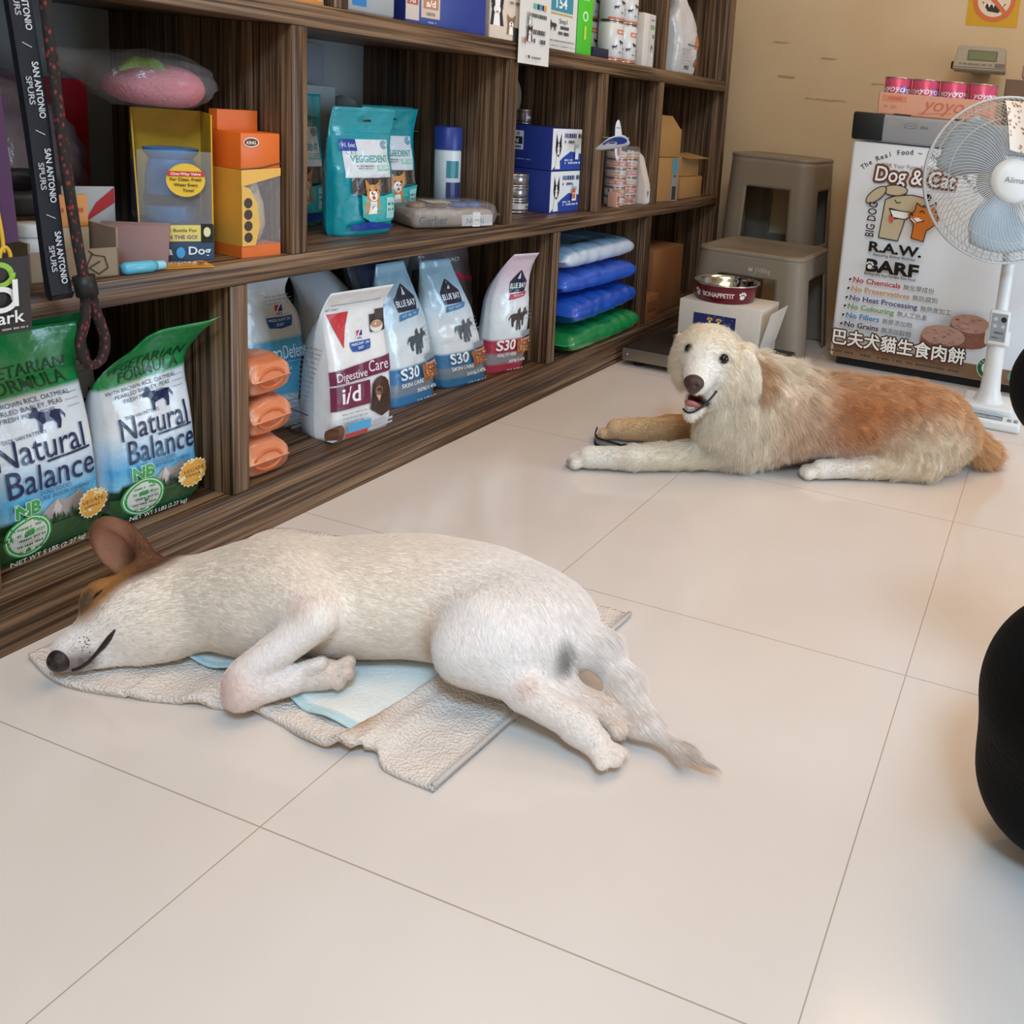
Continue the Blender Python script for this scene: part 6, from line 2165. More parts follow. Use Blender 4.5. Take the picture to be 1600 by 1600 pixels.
for i in range(len(prof)):
    bm.faces.new((A_[i], B2[i], B2[(i + 1) % len(prof)], A_[(i + 1) % len(prof)]))
bmesh.ops.bevel(bm, geom=bm.edges[:], offset=0.0025, segments=2, affect='EDGES')
from_bm('carton', bm, pmat('white_card_b', '#dccfc6', 0.5), t, True, 40)
def wart(pr):
    pr.rect(-0.016, 0.006, 0.016, 0.050, '#e9e6e2'); tall_dog_head(pr, 0.0, 0.030, 0.020)
pr = Print(flat((0, -0.0403, 0), (1, 0, 0), (0, 0, 1))); wart(pr); pr.build('printed_face', t, 0.4)
t = carton('small_box', 'tiny pink box on the middle shelf left of the shrink-wrapped cans', (-0.035, 2.495, ZM), math.radians(90), 0.022, 0.03, 0.045, pmat('pale_pink_card', '#d3a08c', 0.5))
carton_art(t, 'front', 0.022, 0.03, 0.045, lambda pr: (pr.ell(0, 0.026, 0.007, 0.010, '#b8604a'), pr.scribble(-0.008, 0.008, 0.008, 0.004, '#7a4a3c', 2)))

# ---------------------------------------------------------------- middle row, third bay: navy cartons and tins
NAVY = pmat('navy_carton', '#2a3a86', 0.4)
def hills_front(pr):
    w, h = 0.150, 0.113
    pr.rect(-w / 2 + .001, 0.001, w / 2 - .001, h - .001, '#e8e8ea')
    pr.poly([(-w / 2 + .001, 0.001), (w / 2 - .001, 0.001), (w / 2 - .001, 0.045), (0.02, 0.052), (-0.02, 0.035)], '#2747a0')
    tall_dog_head(pr, -0.045, 0.055, 0.046)
    pr.scribble(-0.015, 0.070, 0.088, 0.012, '#3a4a7c', 4, 0.9); pr.scribble(-0.015, 0.035, 0.074, 0.007, '#3a4a7c', 5, 0.9)
    pr.scribble(-0.018, 0.065, 0.018, 0.005, '#dfe5f2', 6); pr.scribble(-0.018, 0.020, 0.026, 0.005, '#dfe5f2', 7)
    pr.rect(0.035, 0.030, 0.052, 0.078, '#dfe5ea'); pr.rect(0.035, 0.060, 0.052, 0.070, '#9ac0c8')
def hills_front2(pr):
    hills_front(pr)
    pr.rect(0.028, 0.030, 0.046, 0.064, '#e8e8ea'); pr.rect(0.028, 0.036, 0.046, 0.050, '#d8703c'); pr.rect(0.028, 0.052, 0.046, 0.064, '#c85a34')
def hills_side(pr):
    pr.rect(-0.055, 0.048, -0.008, 0.098, '#dfe0e4'); pr.rect(-0.052, 0.062, -0.011, 0.082, '#20223a'); pr.text('i/d', -0.031, 0.066, 0.016, '#f0f0f2', bold=0.02)
    pr.text('小 腸', -0.031, 0.086, 0.010, '#2a2c40'); pr.scribble(-0.050, -0.012, 0.052, 0.006, '#2a2c40', 3)
    pr.scribble(-0.050, 0.02, 0.022, 0.003, '#9aa6d0', 8)
for q, (lb, fn) in enumerate((('navy carton with white dog-head face, lower of the two, behind the tins', hills_front2), ('navy carton with white dog-head face stacked on the lower navy carton', hills_front))):
    t = carton('pet_food_carton', lb, (-0.135, 2.240, ZM + 0.1145 * q), math.radians(89), 0.150, 0.160, 0.113, NAVY, group='navy pet food cartons')
    carton_art(t, 'front', 0.150, 0.160, 0.113, fn)
    carton_art(t, 'left', 0.150, 0.160, 0.113, hills_side, 'printed_side')
V, F = lathe([(0.0005, 0), (0.075, 0), (0.076, 0.002), (0.075, 0.004), (0.0005, 0.004)], 40)
o = mesh('cardboard_disc', [(z, x, y * 0.9 + 0.068) for x, y, z in V], [tuple(reversed(f)) for f in F], CARD, None, False)
put(o, (-0.255, 2.236, ZM + 0.2295), 0, 0, math.radians(0)); tag(o, 'round brown cardboard disc standing behind the upper navy carton', 'card')
TINM = pmat('silver_tin_sleeve', '#8c8684', 0.25, 0.75)
def art_bistro(pr):
    pr.rect(-0.06, 0.010, 0.06, 0.024, '#b9b2ae'); pr.text('Bistro', 0.012, 0.012, 0.013, '#161616', bold=0.02, shear=0.2); pr.rect(-0.06, 0.027, 0.06, 0.029, '#2c2a2a')
def art_tin(pr):
    pr.scribble(0.02, 0.06, 0.012, 0.006, '#5c5856', 4); pr.rect(-0.06, 0.026, 0.06, 0.028, '#5c5654')
for q, (nm, a_) in enumerate((('lowest', art_bistro), ('middle', art_tin), ('topmost', art_tin))):
    tincan('tin', 'silver tin in the short stack beside the navy cartons, %s' % nm, (-0.135, 2.112, ZM + 0.0005 + 0.0345 * q), FRONT, 0.039, 0.034, TINM, a_, 'silver tins by the navy cartons')
for q, nm in enumerate(('lower', 'upper')):
    tincan('tin', 'pale tin half hidden behind the second bay divider, %s' % nm, (-0.190, 2.020, ZM + 0.0005 + 0.0375 * q), FRONT, 0.036, 0.037, pmat('pale_tin', '#9fb0b4', 0.3, 0.3), art_tin, 'pale tins behind the divider')
t = thing('tin', 'small silver tin standing on top of the upper navy carton', 'can', (-0.175, 2.205, ZM + 0.2290), FRONT)
can_mesh(t, 0.020, 0.040, TINM, lambda pr: (pr.rect(-0.018, 0.008, 0.02, 0.030, '#5a3a4a'), pr.text('MW', 0.0, 0.014, 0.012, '#d8c8cc', bold=0.02)))

# hanging shelf talker between the third and fourth bays
ht = thing('hanging_tag', 'white and blue paper dog-nose shelf talker sticking out on a clear clip', 'sign', (0.0, 2.337, 0.70), worldly=True)
def leaf(name, cpt, ex, ey, rx, ry, col, n=26, bend=0.0):
    V = []
    cpt, ex, ey = Vector(cpt), Vector(ex).normalized(), Vector(ey).normalized()
    nn = ex.cross(ey)
    for l in (0.0005, -0.0005):
        for k in range(6):
            r = k / 5
            for i in range(n):
                a = 2 * PI * i / n
                x, y = rx * r * math.cos(a) * (1 + 0.12 * math.cos(3 * a)), ry * r * math.sin(a)
                V.append(cpt + ex * x + ey * y + nn * (l + bend * (x / rx) ** 2))
    F = []
    for s in (0, 1):
        o_ = s * 6 * n
        for k in range(5):
            for i in range(n):
                q = (o_ + k * n + i, o_ + k * n + (i + 1) % n, o_ + (k + 1) * n + (i + 1) % n, o_ + (k + 1) * n + i)
                F.append(q if s == 0 else tuple(reversed(q)))
    for i in range(n):
        F.append((5 * n + i, 5 * n + (i + 1) % n, 6 * n + 5 * n + (i + 1) % n, 6 * n + 5 * n + i))
    return mesh(name, V, F, pmat('paper_' + col[1:], col, 0.5), ht, True), (lambda x, y, l: cpt + ex * x + ey * y + nn * (l + 0.0006 + bend * (x / rx) ** 2))
_, Mx = leaf('paper_card', (0.050, 2.295, 0.690), (0.05, 1, 0.02), (0.6, -0.05, 0.5), 0.075, 0.036, '#dcdce2', bend=0.008)
pr = Print(Mx); pr.ell(0.0, 0.009, 0.062, 0.019, '#2c4c9c', 26); pr.ell(0.0, -0.004, 0.030, 0.010, '#e6e6ea', 22); pr.ell(0.0, 0.0, 0.018, 0.004, '#3a2c2c', 16); pr.build('printed_mark', ht, 0.4)
_, Mx = leaf('paper_card', (0.030, 2.372, 0.694), (0.12, 0.99, 0.0), (-0.05, 0.0, 1), 0.018, 0.058, '#dcdce2')
pr = Print(Mx); pr.rect(-0.012, -0.006, 0.012, 0.010, '#2c4c9c'); pr.ell(0.002, -0.028, 0.007, 0.016, '#b07a72', 16); pr.scribble(-0.012, 0.012, 0.034, 0.003, '#8a8c94', 3); pr.build('printed_mark', ht, 0.4)
V, F = tube([(-0.002, 2.337, 0.700), (0.03, 2.345, 0.700), (0.052, 2.395, 0.703)], 0.0022, 8)
mesh('clip', V, F, pmat('clear_plastic_clip', '#b0aca6', 0.2, alpha=0.7), ht, True)

# ---------------------------------------------------------------- middle row, second bay: teal treat pouches
TEAL = '#1796a2'
def teal_col(u, t, f):
    return C(TEAL) if f else C('#13808c')


def veg_art(pr, w, h):
    pr.rect(-0.36 * w, 0.46 * h, 0.36 * w, 0.755 * h, '#d8dbe0')
    pr.rect(-0.40 * w, 0.665 * h, -0.16 * w, 0.755 * h, '#1f3f96'); pr.text('Virbac', -0.28 * w, 0.695 * h, 0.012, '#e6ebf4', shear=0.2, width=0.20 * w)
    pr.ell(0.29 * w, 0.715 * h, 0.009, 0.009, '#7aa0b0', 16)
    pr.text('C.E.T.', -0.24 * w, 0.640 * h, 0.010, '#5a6470')
    pr.text('VEGGIEDENT', 0.03 * w, 0.580 * h, 0.019, '#1b9a92', bold=0.01, width=0.60 * w)
    pr.rect(0.12 * w, 0.515 * h, 0.34 * w, 0.556 * h, '#7fc0b0'); pr.text('FR3SH', 0.23 * w, 0.522 * h, 0.011, '#eef4f2', bold=0.01)
    pr.scribble(-0.20 * w, 0.08 * w, 0.545 * h, 0.0025, '#5a6470', 1); pr.scribble(-0.20 * w, 0.06 * w, 0.525 * h, 0.0025, '#5a6470', 2)
    pr.rect(-0.30 * w, 0.335 * h, 0.34 * w, 0.46 * h, '#4a3f3a')
    rnd = random.Random(2)
    for k in range(16):
        x = rnd.uniform(-0.28, 0.32) * w
        pr.rect(x, 0.34 * h, x + 0.006, 0.455 * h, rnd.choice(['#5d524a', '#3b322e', '#6d6258']))
    pr.poly([(-0.20 * w, 0.335 * h), (-0.05 * w, 0.30 * h), (0.36 * w, 0.33 * h), (0.34 * w, 0.12 * h), (-0.02 * w, 0.11 * h), (-0.16 * w, 0.16 * h)], '#38b0b0')
    dog_face(pr, -0.02 * w, 0.345 * h, 0.046, '#c58a4e')
    pr.rect(0.20 * w, 0.14 * h, 0.34 * w, 0.30 * h, '#9fd3d0'); pr.scribble(0.22 * w, 0.32 * w, 0.20 * h, 0.004, '#3a5a60', 3); pr.scribble(0.22 * w, 0.32 * w, 0.24 * h, 0.004, '#3a5a60', 4)
    pr.poly([(-0.32 * w, 0.055 * h), (0.33 * w, 0.055 * h), (0.34 * w, 0.085 * h), (-0.06 * w, 0.125 * h), (-0.30 * w, 0.10 * h)], '#1f3f96')
    pr.poly([(-0.07 * w, 0.915 * h), (-0.02 * w, 0.925 * h), (0.03 * w, 0.925 * h), (0.06 * w, 0.915 * h), (0.06 * w, 0.905 * h), (-0.07 * w, 0.905 * h)], '#0b2228')
    pr.line([(-0.46 * w, 0.80 * h), (0.46 * w, 0.80 * h)], 0.0012, '#0f7a86')


vb = [Bag(0.150, 0.252, 0.058, seal=0.16, box=0.5, crumple=0.006, seed=20 + q, belly=0.2, bend=-0.03) for q in range(3)]
make_bag('treat_pouch', 'teal dental chew pouch with a dog picture, foremost of the teal pouches', 'treats', vb[0], FILM, teal_col, veg_art, (-0.105, 1.512, ZM), 82, 'teal chew pouches')
make_bag('treat_pouch', 'teal dental chew pouch just behind and farther along than the foremost teal pouch', 'treats', vb[1], FILM, teal_col, veg_art, (-0.202, 1.702, ZM), 80, 'teal chew pouches')
make_bag('treat_pouch', 'teal dental chew pouch farthest from the first divider, beside the navy-capped tube', 'treats', vb[2], FILM, teal_col, veg_art, (-0.284, 1.790, ZM), 82, 'teal chew pouches')
make_bag('treat_pouch', 'teal dental chew pouch at the back behind the foremost teal pouch', 'treats', Bag(0.150, 0.268, 0.06, seal=0.16, box=0.5, crumple=0.005, seed=24), FILM, teal_col, veg_art, (-0.245, 1.480, ZM), 88, 'teal chew pouches')
t = carton('cardboard_box', 'pale teal-topped carton at the back behind the teal chew pouches', (-0.345, 1.575, ZM), math.radians(90), 0.20, 0.06, 0.285, pmat('pale_grey_card', '#9aa4a8', 0.6))
carton_art(t, 'front', 0.20, 0.08, 0.285, lambda pr: pr.poly([(-0.099, 0.245), (0.0, 0.262), (0.02, 0.225), (-0.099, 0.215)], '#1c8f98'))
t = carton('grey_panel', 'tall grey card strip at the back of the teal pouch bay', (-0.385, 1.660, ZM), math.radians(90), 0.10, 0.012, 0.375, pmat('grey_card', '#7c8288', 0.7), cat='card')
t = carton('black_panel', 'black card leaning at the back beside the grey card strip', (-0.398, 1.480, ZM), math.radians(90), 0.22, 0.006, 0.36, pmat('flat_black', '#121214', 0.7), cat='card')  # panel added for the black area at the back of the bay
# navy-capped tube and pale case behind
t = thing('supplement_tube', 'white tube with a navy cap standing behind the last teal chew pouch', 'tube', (-0.138, 1.838, ZM))
V, F = lathe([(0.0005, 0), (0.030, 0), (0.030, 0.16), (0.027, 0.175), (0.0005, 0.178)], 28)
mesh('tube_body', V, F, pmat('white_tube', '#d3d6da', 0.35), t, True)
V, F = lathe([(0.0005, 0.165), (0.0315, 0.165), (0.0315, 0.213), (0.028, 0.218), (0.0005, 0.219)], 28)
o = mesh('cap', V, F, NAVY, t, True); o.data.set_sharp_from_angle(angle=math.radians(50))
pr = Print(lambda x, y, l: Vector(((0.030 + l) * math.cos(x / 0.03), (0.030 + l) * math.sin(x / 0.03), y)))
pr.rect(-0.03, 0.10, 0.0, 0.14, '#2f7f86'); pr.rect(-0.03, 0.05, 0.01, 0.09, '#253060')
pr.build('label_print', t, 0.35)
t = thing('pet_clipper_case', 'pale grey rounded case with a black band behind the teal chew pouches', 'case', (-0.360, 1.745, ZM))
V, F = lathe([(0.0005, 0), (0.045, 0), (0.047, 0.02), (0.047, 0.20), (0.043, 0.235), (0.030, 0.258), (0.0005, 0.268)], 28, sy=0.75)
mesh('shell', V, F, pmat('pale_grey_plastic', '#9aa4ac', 0.3), t, True)
V, F = tube([(0.0485 * math.cos(a), 0.0365 * math.sin(a), 0.21 + 0.015 * math.sin(a)) for a in np.linspace(0, 2 * PI, 33)[:-1]], 0.004, 6, closed=True)
mesh('band', V, F, pmat('black_plastic', '#141414', 0.5), t, True)
# clear pack of jars lying at the front of the shelf
t = thing('baby_food_pack', 'clear wrapped pack of small brown baby food pots lying at the shelf edge', 'food pack', (-0.074, 1.746, ZM), math.radians(66))
t.scale = (0.84, 0.84, 0.90)
bm = bmesh.new()
bm_box(bm, (-0.115, -0.055, 0.001), (0.115, 0.055, 0.046), 0.012, 3)
from_bm('carton_sleeve', bm, pmat('taupe_sleeve', '#97826f', 0.5, bump=0.3, scale=30), t, True, 40)
for q, x in enumerate((-0.075, -0.015, 0.045, 0.088)):
    V, F = lathe([(0.0005, 0.046), (0.024, 0.046), (0.026, 0.050), (0.022, 0.058), (0.0005, 0.060)], 20, center=(x, 0.012, 0))
    mesh('pot', V, F, pmat('brown_pot' if q < 2 else 'blue_pot', '#8a6a4c' if q < 2 else '#3a5a9c', 0.3), t, True)
pr = Print(flat((0, -0.0553, 0), (1, 0, 0), (0, 0, 1)))
pr.text('Gerber', -0.060, 0.012, 0.027, '#1a1412', bold=0.02); pr.rect(0.02, 0.006, 0.112, 0.034, '#b9b3b0'); pr.text('NUTRI', 0.060, 0.012, 0.018, '#6a6a70', bold=0.01); pr.rect(0.052, 0.004, 0.074, 0.040, '#d9d3cc'); pr.scribble(0.054, 0.072, 0.018, 0.004, '#8a8580', 2)
pr.build('printed_side', t, 0.3)
pr = Print(lambda x, y, l: Vector((x, y, 0.0605 + l)))
pr.rect(-0.055, -0.035, 0.005, 0.040, '#dcd0bf'); pr.ell(-0.02, -0.005, 0.018, 0.018, '#c9bba8', 20); pr.ell(-0.02, -0.005, 0.0165, 0.0165, '#dcd0bf', 20); pr.scribble(-0.05, 0.0, 0.022, 0.006, '#7a6c5c', 1); pr.rect(-0.035, 0.024, 0.0, 0.036, '#8f8578')
pr.scribble(-0.035, -0.006, -0.008, 0.006, '#8a7c6c', 3)
pr.build('paper_label', t, 0.6, 'cream paper label')
V, F, K_ = [], [], []
n, m = 36, 20
for j in range(m):
    th = 2 * PI * j / m
    for i in range(n + 1):
        u = -1 + 2 * i / n
        full = max(0.02, (1 - abs(u) ** 8)) ** 0.5 if abs(u) < 0.92 else 0.1
        c, s = math.cos(th), math.sin(th)
        q = 0.0025 * ridged(Vector((u * 6, c * 4, s * 4)))
        V.append((0.135 * u, (0.059 + q) * math.copysign(abs(c) ** 0.4, c) * (0.9 + 0.1 * full), 0.033 + (0.0325 + q) * math.copysign(abs(s) ** 0.4, s) * full if s > 0 else 0.033 - 0.0322 * abs(s) ** 0.4 * full))
for j in range(m):
    for i in range(n):
        j2 = (j + 1) % m
        F.append((j * (n + 1) + i, j * (n + 1) + i + 1, j2 * (n + 1) + i + 1, j2 * (n + 1) + i))
mesh('clear_wrap', V, F, CLEAR, t, True)

# ---------------------------------------------------------------- middle row, first bay
t = thing('pet_bottle_box', 'yellow and blue window box with a blue water bottle inside, under the wrapped soft toy', 'box', (-0.118, 1.112, ZM), math.radians(56))
YEL = pmat('yellow_card', '#d6a524', 0.45)
W_, D_, H_ = 0.100, 0.120, 0.230
box('back_panel', (-W_ / 2, D_ / 2 - 0.002, 0), (W_ / 2, D_ / 2, H_), YEL, t)
box('base', (-W_ / 2, -D_ / 2, 0), (W_ / 2, D_ / 2 - 0.002, 0.055), pmat('slate_blue_card', '#3a5068', 0.45), t)
box('right_wall', (W_ / 2 - 0.002, -D_ / 2, 0.055), (W_ / 2, D_ / 2 - 0.002, H_), YEL, t)
bm = bmesh.new()                                    # left wall cut on a slant
for y0, y1 in ((0, 1),):
    P = [(-D_ / 2, 0.055), (D_ / 2 - 0.002, 0.055), (D_ / 2 - 0.002, H_), (D_ / 2 - 0.02, H_)]
    a = [bm.verts.new((-W_ / 2, y, z)) for y, z in P]; b = [bm.verts.new((-W_ / 2 + 0.002, y, z)) for y, z in P]
    bm.faces.new(a); bm.faces.new(list(reversed(b)))
    for i in range(4):
        bm.faces.new((a[i], b[i], b[(i + 1) % 4], a[(i + 1) % 4]))
from_bm('left_wall', bm, YEL, t)
V, F = lathe([(0.0005, 0.055), (0.034, 0.055), (0.037, 0.060), (0.037, 0.085), (0.034, 0.090), (0.037, 0.095), (0.036, 0.130), (0.030, 0.155), (0.038, 0.165), (0.038, 0.172), (0.0005, 0.174)], 28)
o = mesh('bottle', V, F, pmat('blue_plastic_bottle', '#2c7fc0', 0.25), t, True); o.data.set_sharp_from_angle(angle=math.radians(50))
V, F = lathe([(0.0385, 0.083), (0.0390, 0.092), (0.0385, 0.100)], 28)
mesh('bottle_band', V, F, pmat('black_plastic', '#141414', 0.5), t, True)
pr = Print(flat((0, -D_ / 2 - 0.0002, 0), (1, 0, 0), (0, 0, 1)))
pr.rect(-0.049, 0.030, 0.049, 0.056, '#e6cf72'); pr.text('The Water Bottle For', -0.008, 0.045, 0.0075, '#1d1a14', bold=0.015, width=0.070); pr.text('DOGS ON THE GO!', -0.008, 0.034, 0.0085, '#5a2f7a', bold=0.02, width=0.070)
pr.rect(0.032, 0.028, 0.049, 0.058, '#1b1714'); pr.ell(0.0405, 0.045, 0.005, 0.008, '#e6d9a8', 12)
pr.text('Aqua', -0.026, 0.009, 0.018, '#eef2f6', bold=0.02); pr.text('Dog', 0.030, 0.009, 0.018, '#eef2f6', bold=0.02)
pr.ell(0.004, 0.012, 0.006, 0.009, '#4fa9dc', 14)
pr.build('printed_front', t, 0.35)
pr = Print(flat((-W_ / 2 - 0.0002, 0, 0), (0, -1, 0), (0, 0, 1)))
pr.poly([(-0.058, 0.056), (0.055, 0.056), (-0.015, 0.150), (-0.058, 0.150)], '#4a6f96'); pr.poly([(-0.02, 0.06), (0.03, 0.06), (0.0, 0.10), (-0.02, 0.10)], '#8a5a34'); pr.ell(-0.035, 0.125, 0.014, 0.018, '#7a4a28', 16)
pr.rect(-0.052, 0.165, -0.034, 0.195, '#1b1714'); pr.ell(-0.043, 0.182, 0.005, 0.008, '#e6d9a8', 12)
pr.scribble(-0.02, 0.035, 0.062, 0.008, '#e6cf72', 3)
pr.build('printed_side', t, 0.35)
V, F = lathe([(0.0005, 0), (0.026, 0), (0.026, 0.0012), (0.0005, 0.0012)], 30)
o = mesh('round_sticker', [(x + 0.012, -D_ / 2 - 0.010 - z, y + 0.128) for x, y, z in V], [tuple(reversed(f)) for f in F], pmat('yellow_sticker', '#e8bb3c', 0.4), t, True); o.data.set_sharp_from_angle(angle=math.radians(40))
box('front_window', (-W_ / 2, -D_ / 2 - 0.0005, 0.056), (W_ / 2 - 0.002, -D_ / 2, 0.172), CLEAR, t)
pr = Print(flat((0.012, -D_ / 2 - 0.0115, 0.128), (1, 0, 0), (0, 0, 1)))
pr.poly([(-0.0245, 0.008), (0.0245, 0.008), (0.016, 0.020), (0.0, 0.0255), (-0.016, 0.020)], '#e8bb3c'); pr.rect(-0.0245, 0.006, 0.0245, 0.014, '#c8382e')
pr.text('One-Way Valve', 0, 0.008, 0.0058, '#f6efe0', bold=0.02, width=0.040); pr.text('For Clean, Fresh', 0, -0.001, 0.0066, '#2a1a10', bold=0.02, width=0.042); pr.text('Water Every', 0, -0.0095, 0.0066, '#2a1a10', bold=0.02, width=0.032); pr.text('Time!', 0.003, -0.018, 0.0066, '#2a1a10', bold=0.02)
pr.build('sticker_print', t, 0.4)
t = thing('chew_toy_box', 'narrow orange box with a clear window beside the first middle divider', 'box', (-0.056, 1.196, ZM), math.radians(84))
ORC = pmat('orange_card', '#dd6a24', 0.4)
w, d, h = 0.072, 0.075, 0.238
box('base', (-w / 2, -d / 2, 0), (w / 2, d / 2, 0.020), ORC, t); box('back_panel', (-w / 2, d / 2 - 0.0015, 0.02), (w / 2, d / 2, h), ORC, t)
box('hood', (-w / 2, -d / 2, 0.145), (w / 2, d / 2 - 0.0015, 0.205), ORC, t, 0.002); box('header', (-w / 2, d / 2 - 0.02, 0.205), (w / 2, d / 2 - 0.0015, h), ORC, t)
box('side_panel', (-w / 2, -d / 2, 0.02), (-w / 2 + 0.0015, d / 2 - 0.0015, 0.145), pmat('amber_card', '#d79a3c', 0.45), t)
V, F = lathe([(0.0005, 0.022), (0.016, 0.024), (0.024, 0.05), (0.022, 0.085), (0.012, 0.12), (0.006, 0.142), (0.0005, 0.144)], 24, center=(0.006, 0.0, 0))
mesh('chew_toy', V, F, pmat('cream_rubber', '#ddc9a4', 0.4), t, True)
box('window', (-w / 2 + 0.0015, -d / 2, 0.0202), (w / 2, -d / 2 + 0.0004, 0.1448), CLEAR, t)
pr = Print(flat((0, -d / 2 - 0.0003, 0), (1, 0, 0), (0, 0, 1)), grid=0.006)
pr.poly([(-0.036, 0.118), (0.036, 0.135), (0.036, 0.148), (-0.036, 0.145)], '#e3ad4c'); pr.line([(-0.036, 0.146), (0.0, 0.148), (0.036, 0.156)], 0.002, '#4a2414')
pr.ell(-0.018, 0.190, 0.014, 0.008, '#f2e2cc', 20); pr.ell(-0.018, 0.190, 0.0125, 0.0065, '#5a2a1a', 20); pr.text('KING', -0.018, 0.187, 0.007, '#f2e2cc', bold=0.02)
pr.poly([(-0.036, 0.020), (-0.012, 0.020), (-0.004, 0.05), (-0.008, 0.09), (-0.022, 0.115), (-0.036, 0.12)], '#dcae50')
for k in range(4):
    pr.ell(-0.025, 0.034 + 0.019 * k, 0.0075, 0.0085, '#3a2218', 16)
pr.build('printed_front', t, 0.35)
# soft toy in a clear bag, lying on the window box
t = thing('wrapped_soft_toy', 'pink and green soft toy in a clear bag lying on the yellow window box', 'toy', (-0.138, 1.098, ZM + 0.2325), math.radians(60))
Tb = Body(ground=0.001)
Tb.ell((0.0, 0.0, 0.034), (0.066, 0.050, 0.032), k=0.02, col=C('#d9808a'))
Tb.ell((0.030, -0.008, 0.033), (0.038, 0.042, 0.030), k=0.02, col=C('#dd8a92'))
build_body('plush_body', Tb, pmat('pink_plush', '#d97a84', 0.9, bump=0.8, scale=220), lambda P, c: c, t, 0.005)
Tb = Body()
Tb.ell((-0.008, 0.0, 0.064), (0.030, 0.026, 0.010), k=0.01, col=C('#8aa83c'))
Tb.chain([(-0.02, -0.01, 0.066), (-0.042, -0.024, 0.056)], [0.010, 0.004], k=0.01); Tb.chain([(0.0, -0.018, 0.066), (0.016, -0.036, 0.055)], [0.010, 0.004], k=0.01)
build_body('plush_leaf', Tb, pmat('green_plush', '#86a83a', 0.9, bump=0.8, scale=220), lambda P, c: c, t, 0.004)


def film_blob(name, c, r, seed, mat, parent, amp=0.10, n=40, m=24, tail=None):
    V, F = [], []
    for j in range(m + 1):
        ph = PI * j / m
        for i in range(n):
            th = 2 * PI * i / n
            d = Vector((math.sin(ph) * math.cos(th), math.sin(ph) * math.sin(th), math.cos(ph)))
            q = 1 + amp * ridged(d * 2.2 + Vector((seed, 0, 0))) + 0.5 * amp * ridged(d * 5.0 + Vector((0, seed, 0)))
            p = Vector((c[0] + d.x * r[0] * q, c[1] + d.y * r[1] * q, c[2] + d.z * r[2] * q))
            if tail:
                tv = Vector(tail)
                k = max(0, d.dot(tv.normalized())) ** 10
                p += tv * k
            p.z = max(p.z, 0.002)
            V.append(p)
    for j in range(m):
        for i in range(n):
            F.append((j * n + i, (j + 1) * n + i, (j + 1) * n + (i + 1) % n, j * n + (i + 1) % n))
    return mesh(name, V, F, mat, parent, True)


film_blob('clear_bag', (0.0, 0.0, 0.041), (0.080, 0.062, 0.043), 3, CLEAR, t, 0.12, tail=(-0.06, -0.01, 0.02))
# big cloudy bag of things at the back left
t = thing('plastic_bag', 'large crumpled cloudy plastic bag filling the back of the first middle bay', 'bag', (-0.275, 0.918, ZM))
film_blob('film', (0, 0, 0.130), (0.080, 0.135, 0.135), 8, CLEAR2, t, 0.10, 48, 30, tail=(0.0, 0.02, 0.0))
t2 = pouch_lying('dark_bundle', 'dark plum cloth bundle inside the large cloudy plastic bag', 'cloth', (-0.275, 0.918, ZM + 0.035), 1.4, 0.12, 0.08, 0.09, lambda u, th: C('#5a4048'), 60, mat=MATTE)
t = carton('red_card_sleeve', 'flat red card sleeve standing behind the cloudy plastic bag', (-0.385, 1.085, ZM), math.radians(86), 0.16, 0.022, 0.262, pmat('red_card', '#b01c2a', 0.35), cat='card')
# small tray carton in front with a white piece, ring toy and folded cards
t = thing('display_tray', 'small kraft display tray with a dog drawing at the front of the first middle bay', 'tray', (-0.085, 0.900, ZM), math.radians(80))
bm = bmesh.new()
for lo, hi in (((-0.055, -0.06, 0), (0.055, 0.06, 0.003)), ((-0.055, -0.06, 0), (0.055, -0.057, 0.042)), ((-0.055, 0.057, 0), (0.055, 0.06, 0.085)), ((-0.055, -0.06, 0), (-0.052, 0.06, 0.055)), ((0.052, -0.06, 0), (0.055, 0.06, 0.07))):
    bm_box(bm, lo, hi, 0.0006)
from_bm('tray', bm, pmat('grey_kraft', '#8f7a64', 0.75, bump=0.1), t)
pr = Print(flat((0, -0.0602, 0), (1, 0, 0), (0, 0, 1)))
pr.line([(0.010, 0.010), (0.020, 0.034), (0.036, 0.030), (0.040, 0.014), (0.028, 0.006), (0.016, 0.016), (0.030, 0.024)], 0.0016, '#2a1c14'); pr.line([(0.022, 0.034), (0.016, 0.040)], 0.0016, '#2a1c14')
pr.build('line_drawing', t, 0.6)
t = thing('plastic_jar', 'small white plastic jar sitting in the kraft display tray', 'jar', (-0.083, 0.872, ZM + 0.004))
V, F = lathe([(0.0005, 0), (0.020, 0), (0.022, 0.004), (0.022, 0.045), (0.0185, 0.050), (0.0185, 0.064), (0.017, 0.066), (0.0005, 0.066)], 24)
o = mesh('jar_body', V, F, pmat('white_jar', '#d2d0ce', 0.4), t, True); o.data.set_sharp_from_angle(angle=math.radians(50))
V, F = lathe([(0.0192, 0.052), (0.0208, 0.053), (0.0208, 0.068), (0.019, 0.070), (0.0005, 0.070)], 24)
o = mesh('lid', V, F, pmat('white_jar', '#d2d0ce', 0.4), t, True); o.data.set_sharp_from_angle(angle=math.radians(50))
t = thing('tape_roll', 'dark rubber ring lying on the clutter behind the white jar', 'ring', (-0.142, 0.900, ZM + 0.108), rot=(math.radians(12), math.radians(16), 0))
V, F = lathe([(0.030, -0.016), (0.044, -0.016), (0.046, -0.010), (0.046, 0.010), (0.044, 0.016), (0.030, 0.016), (0.028, 0.010), (0.028, -0.010), (0.030, -0.016)], 32)
mesh('ring', V, F, pmat('dark_rubber_b', '#2a2220', 0.6), t, True)
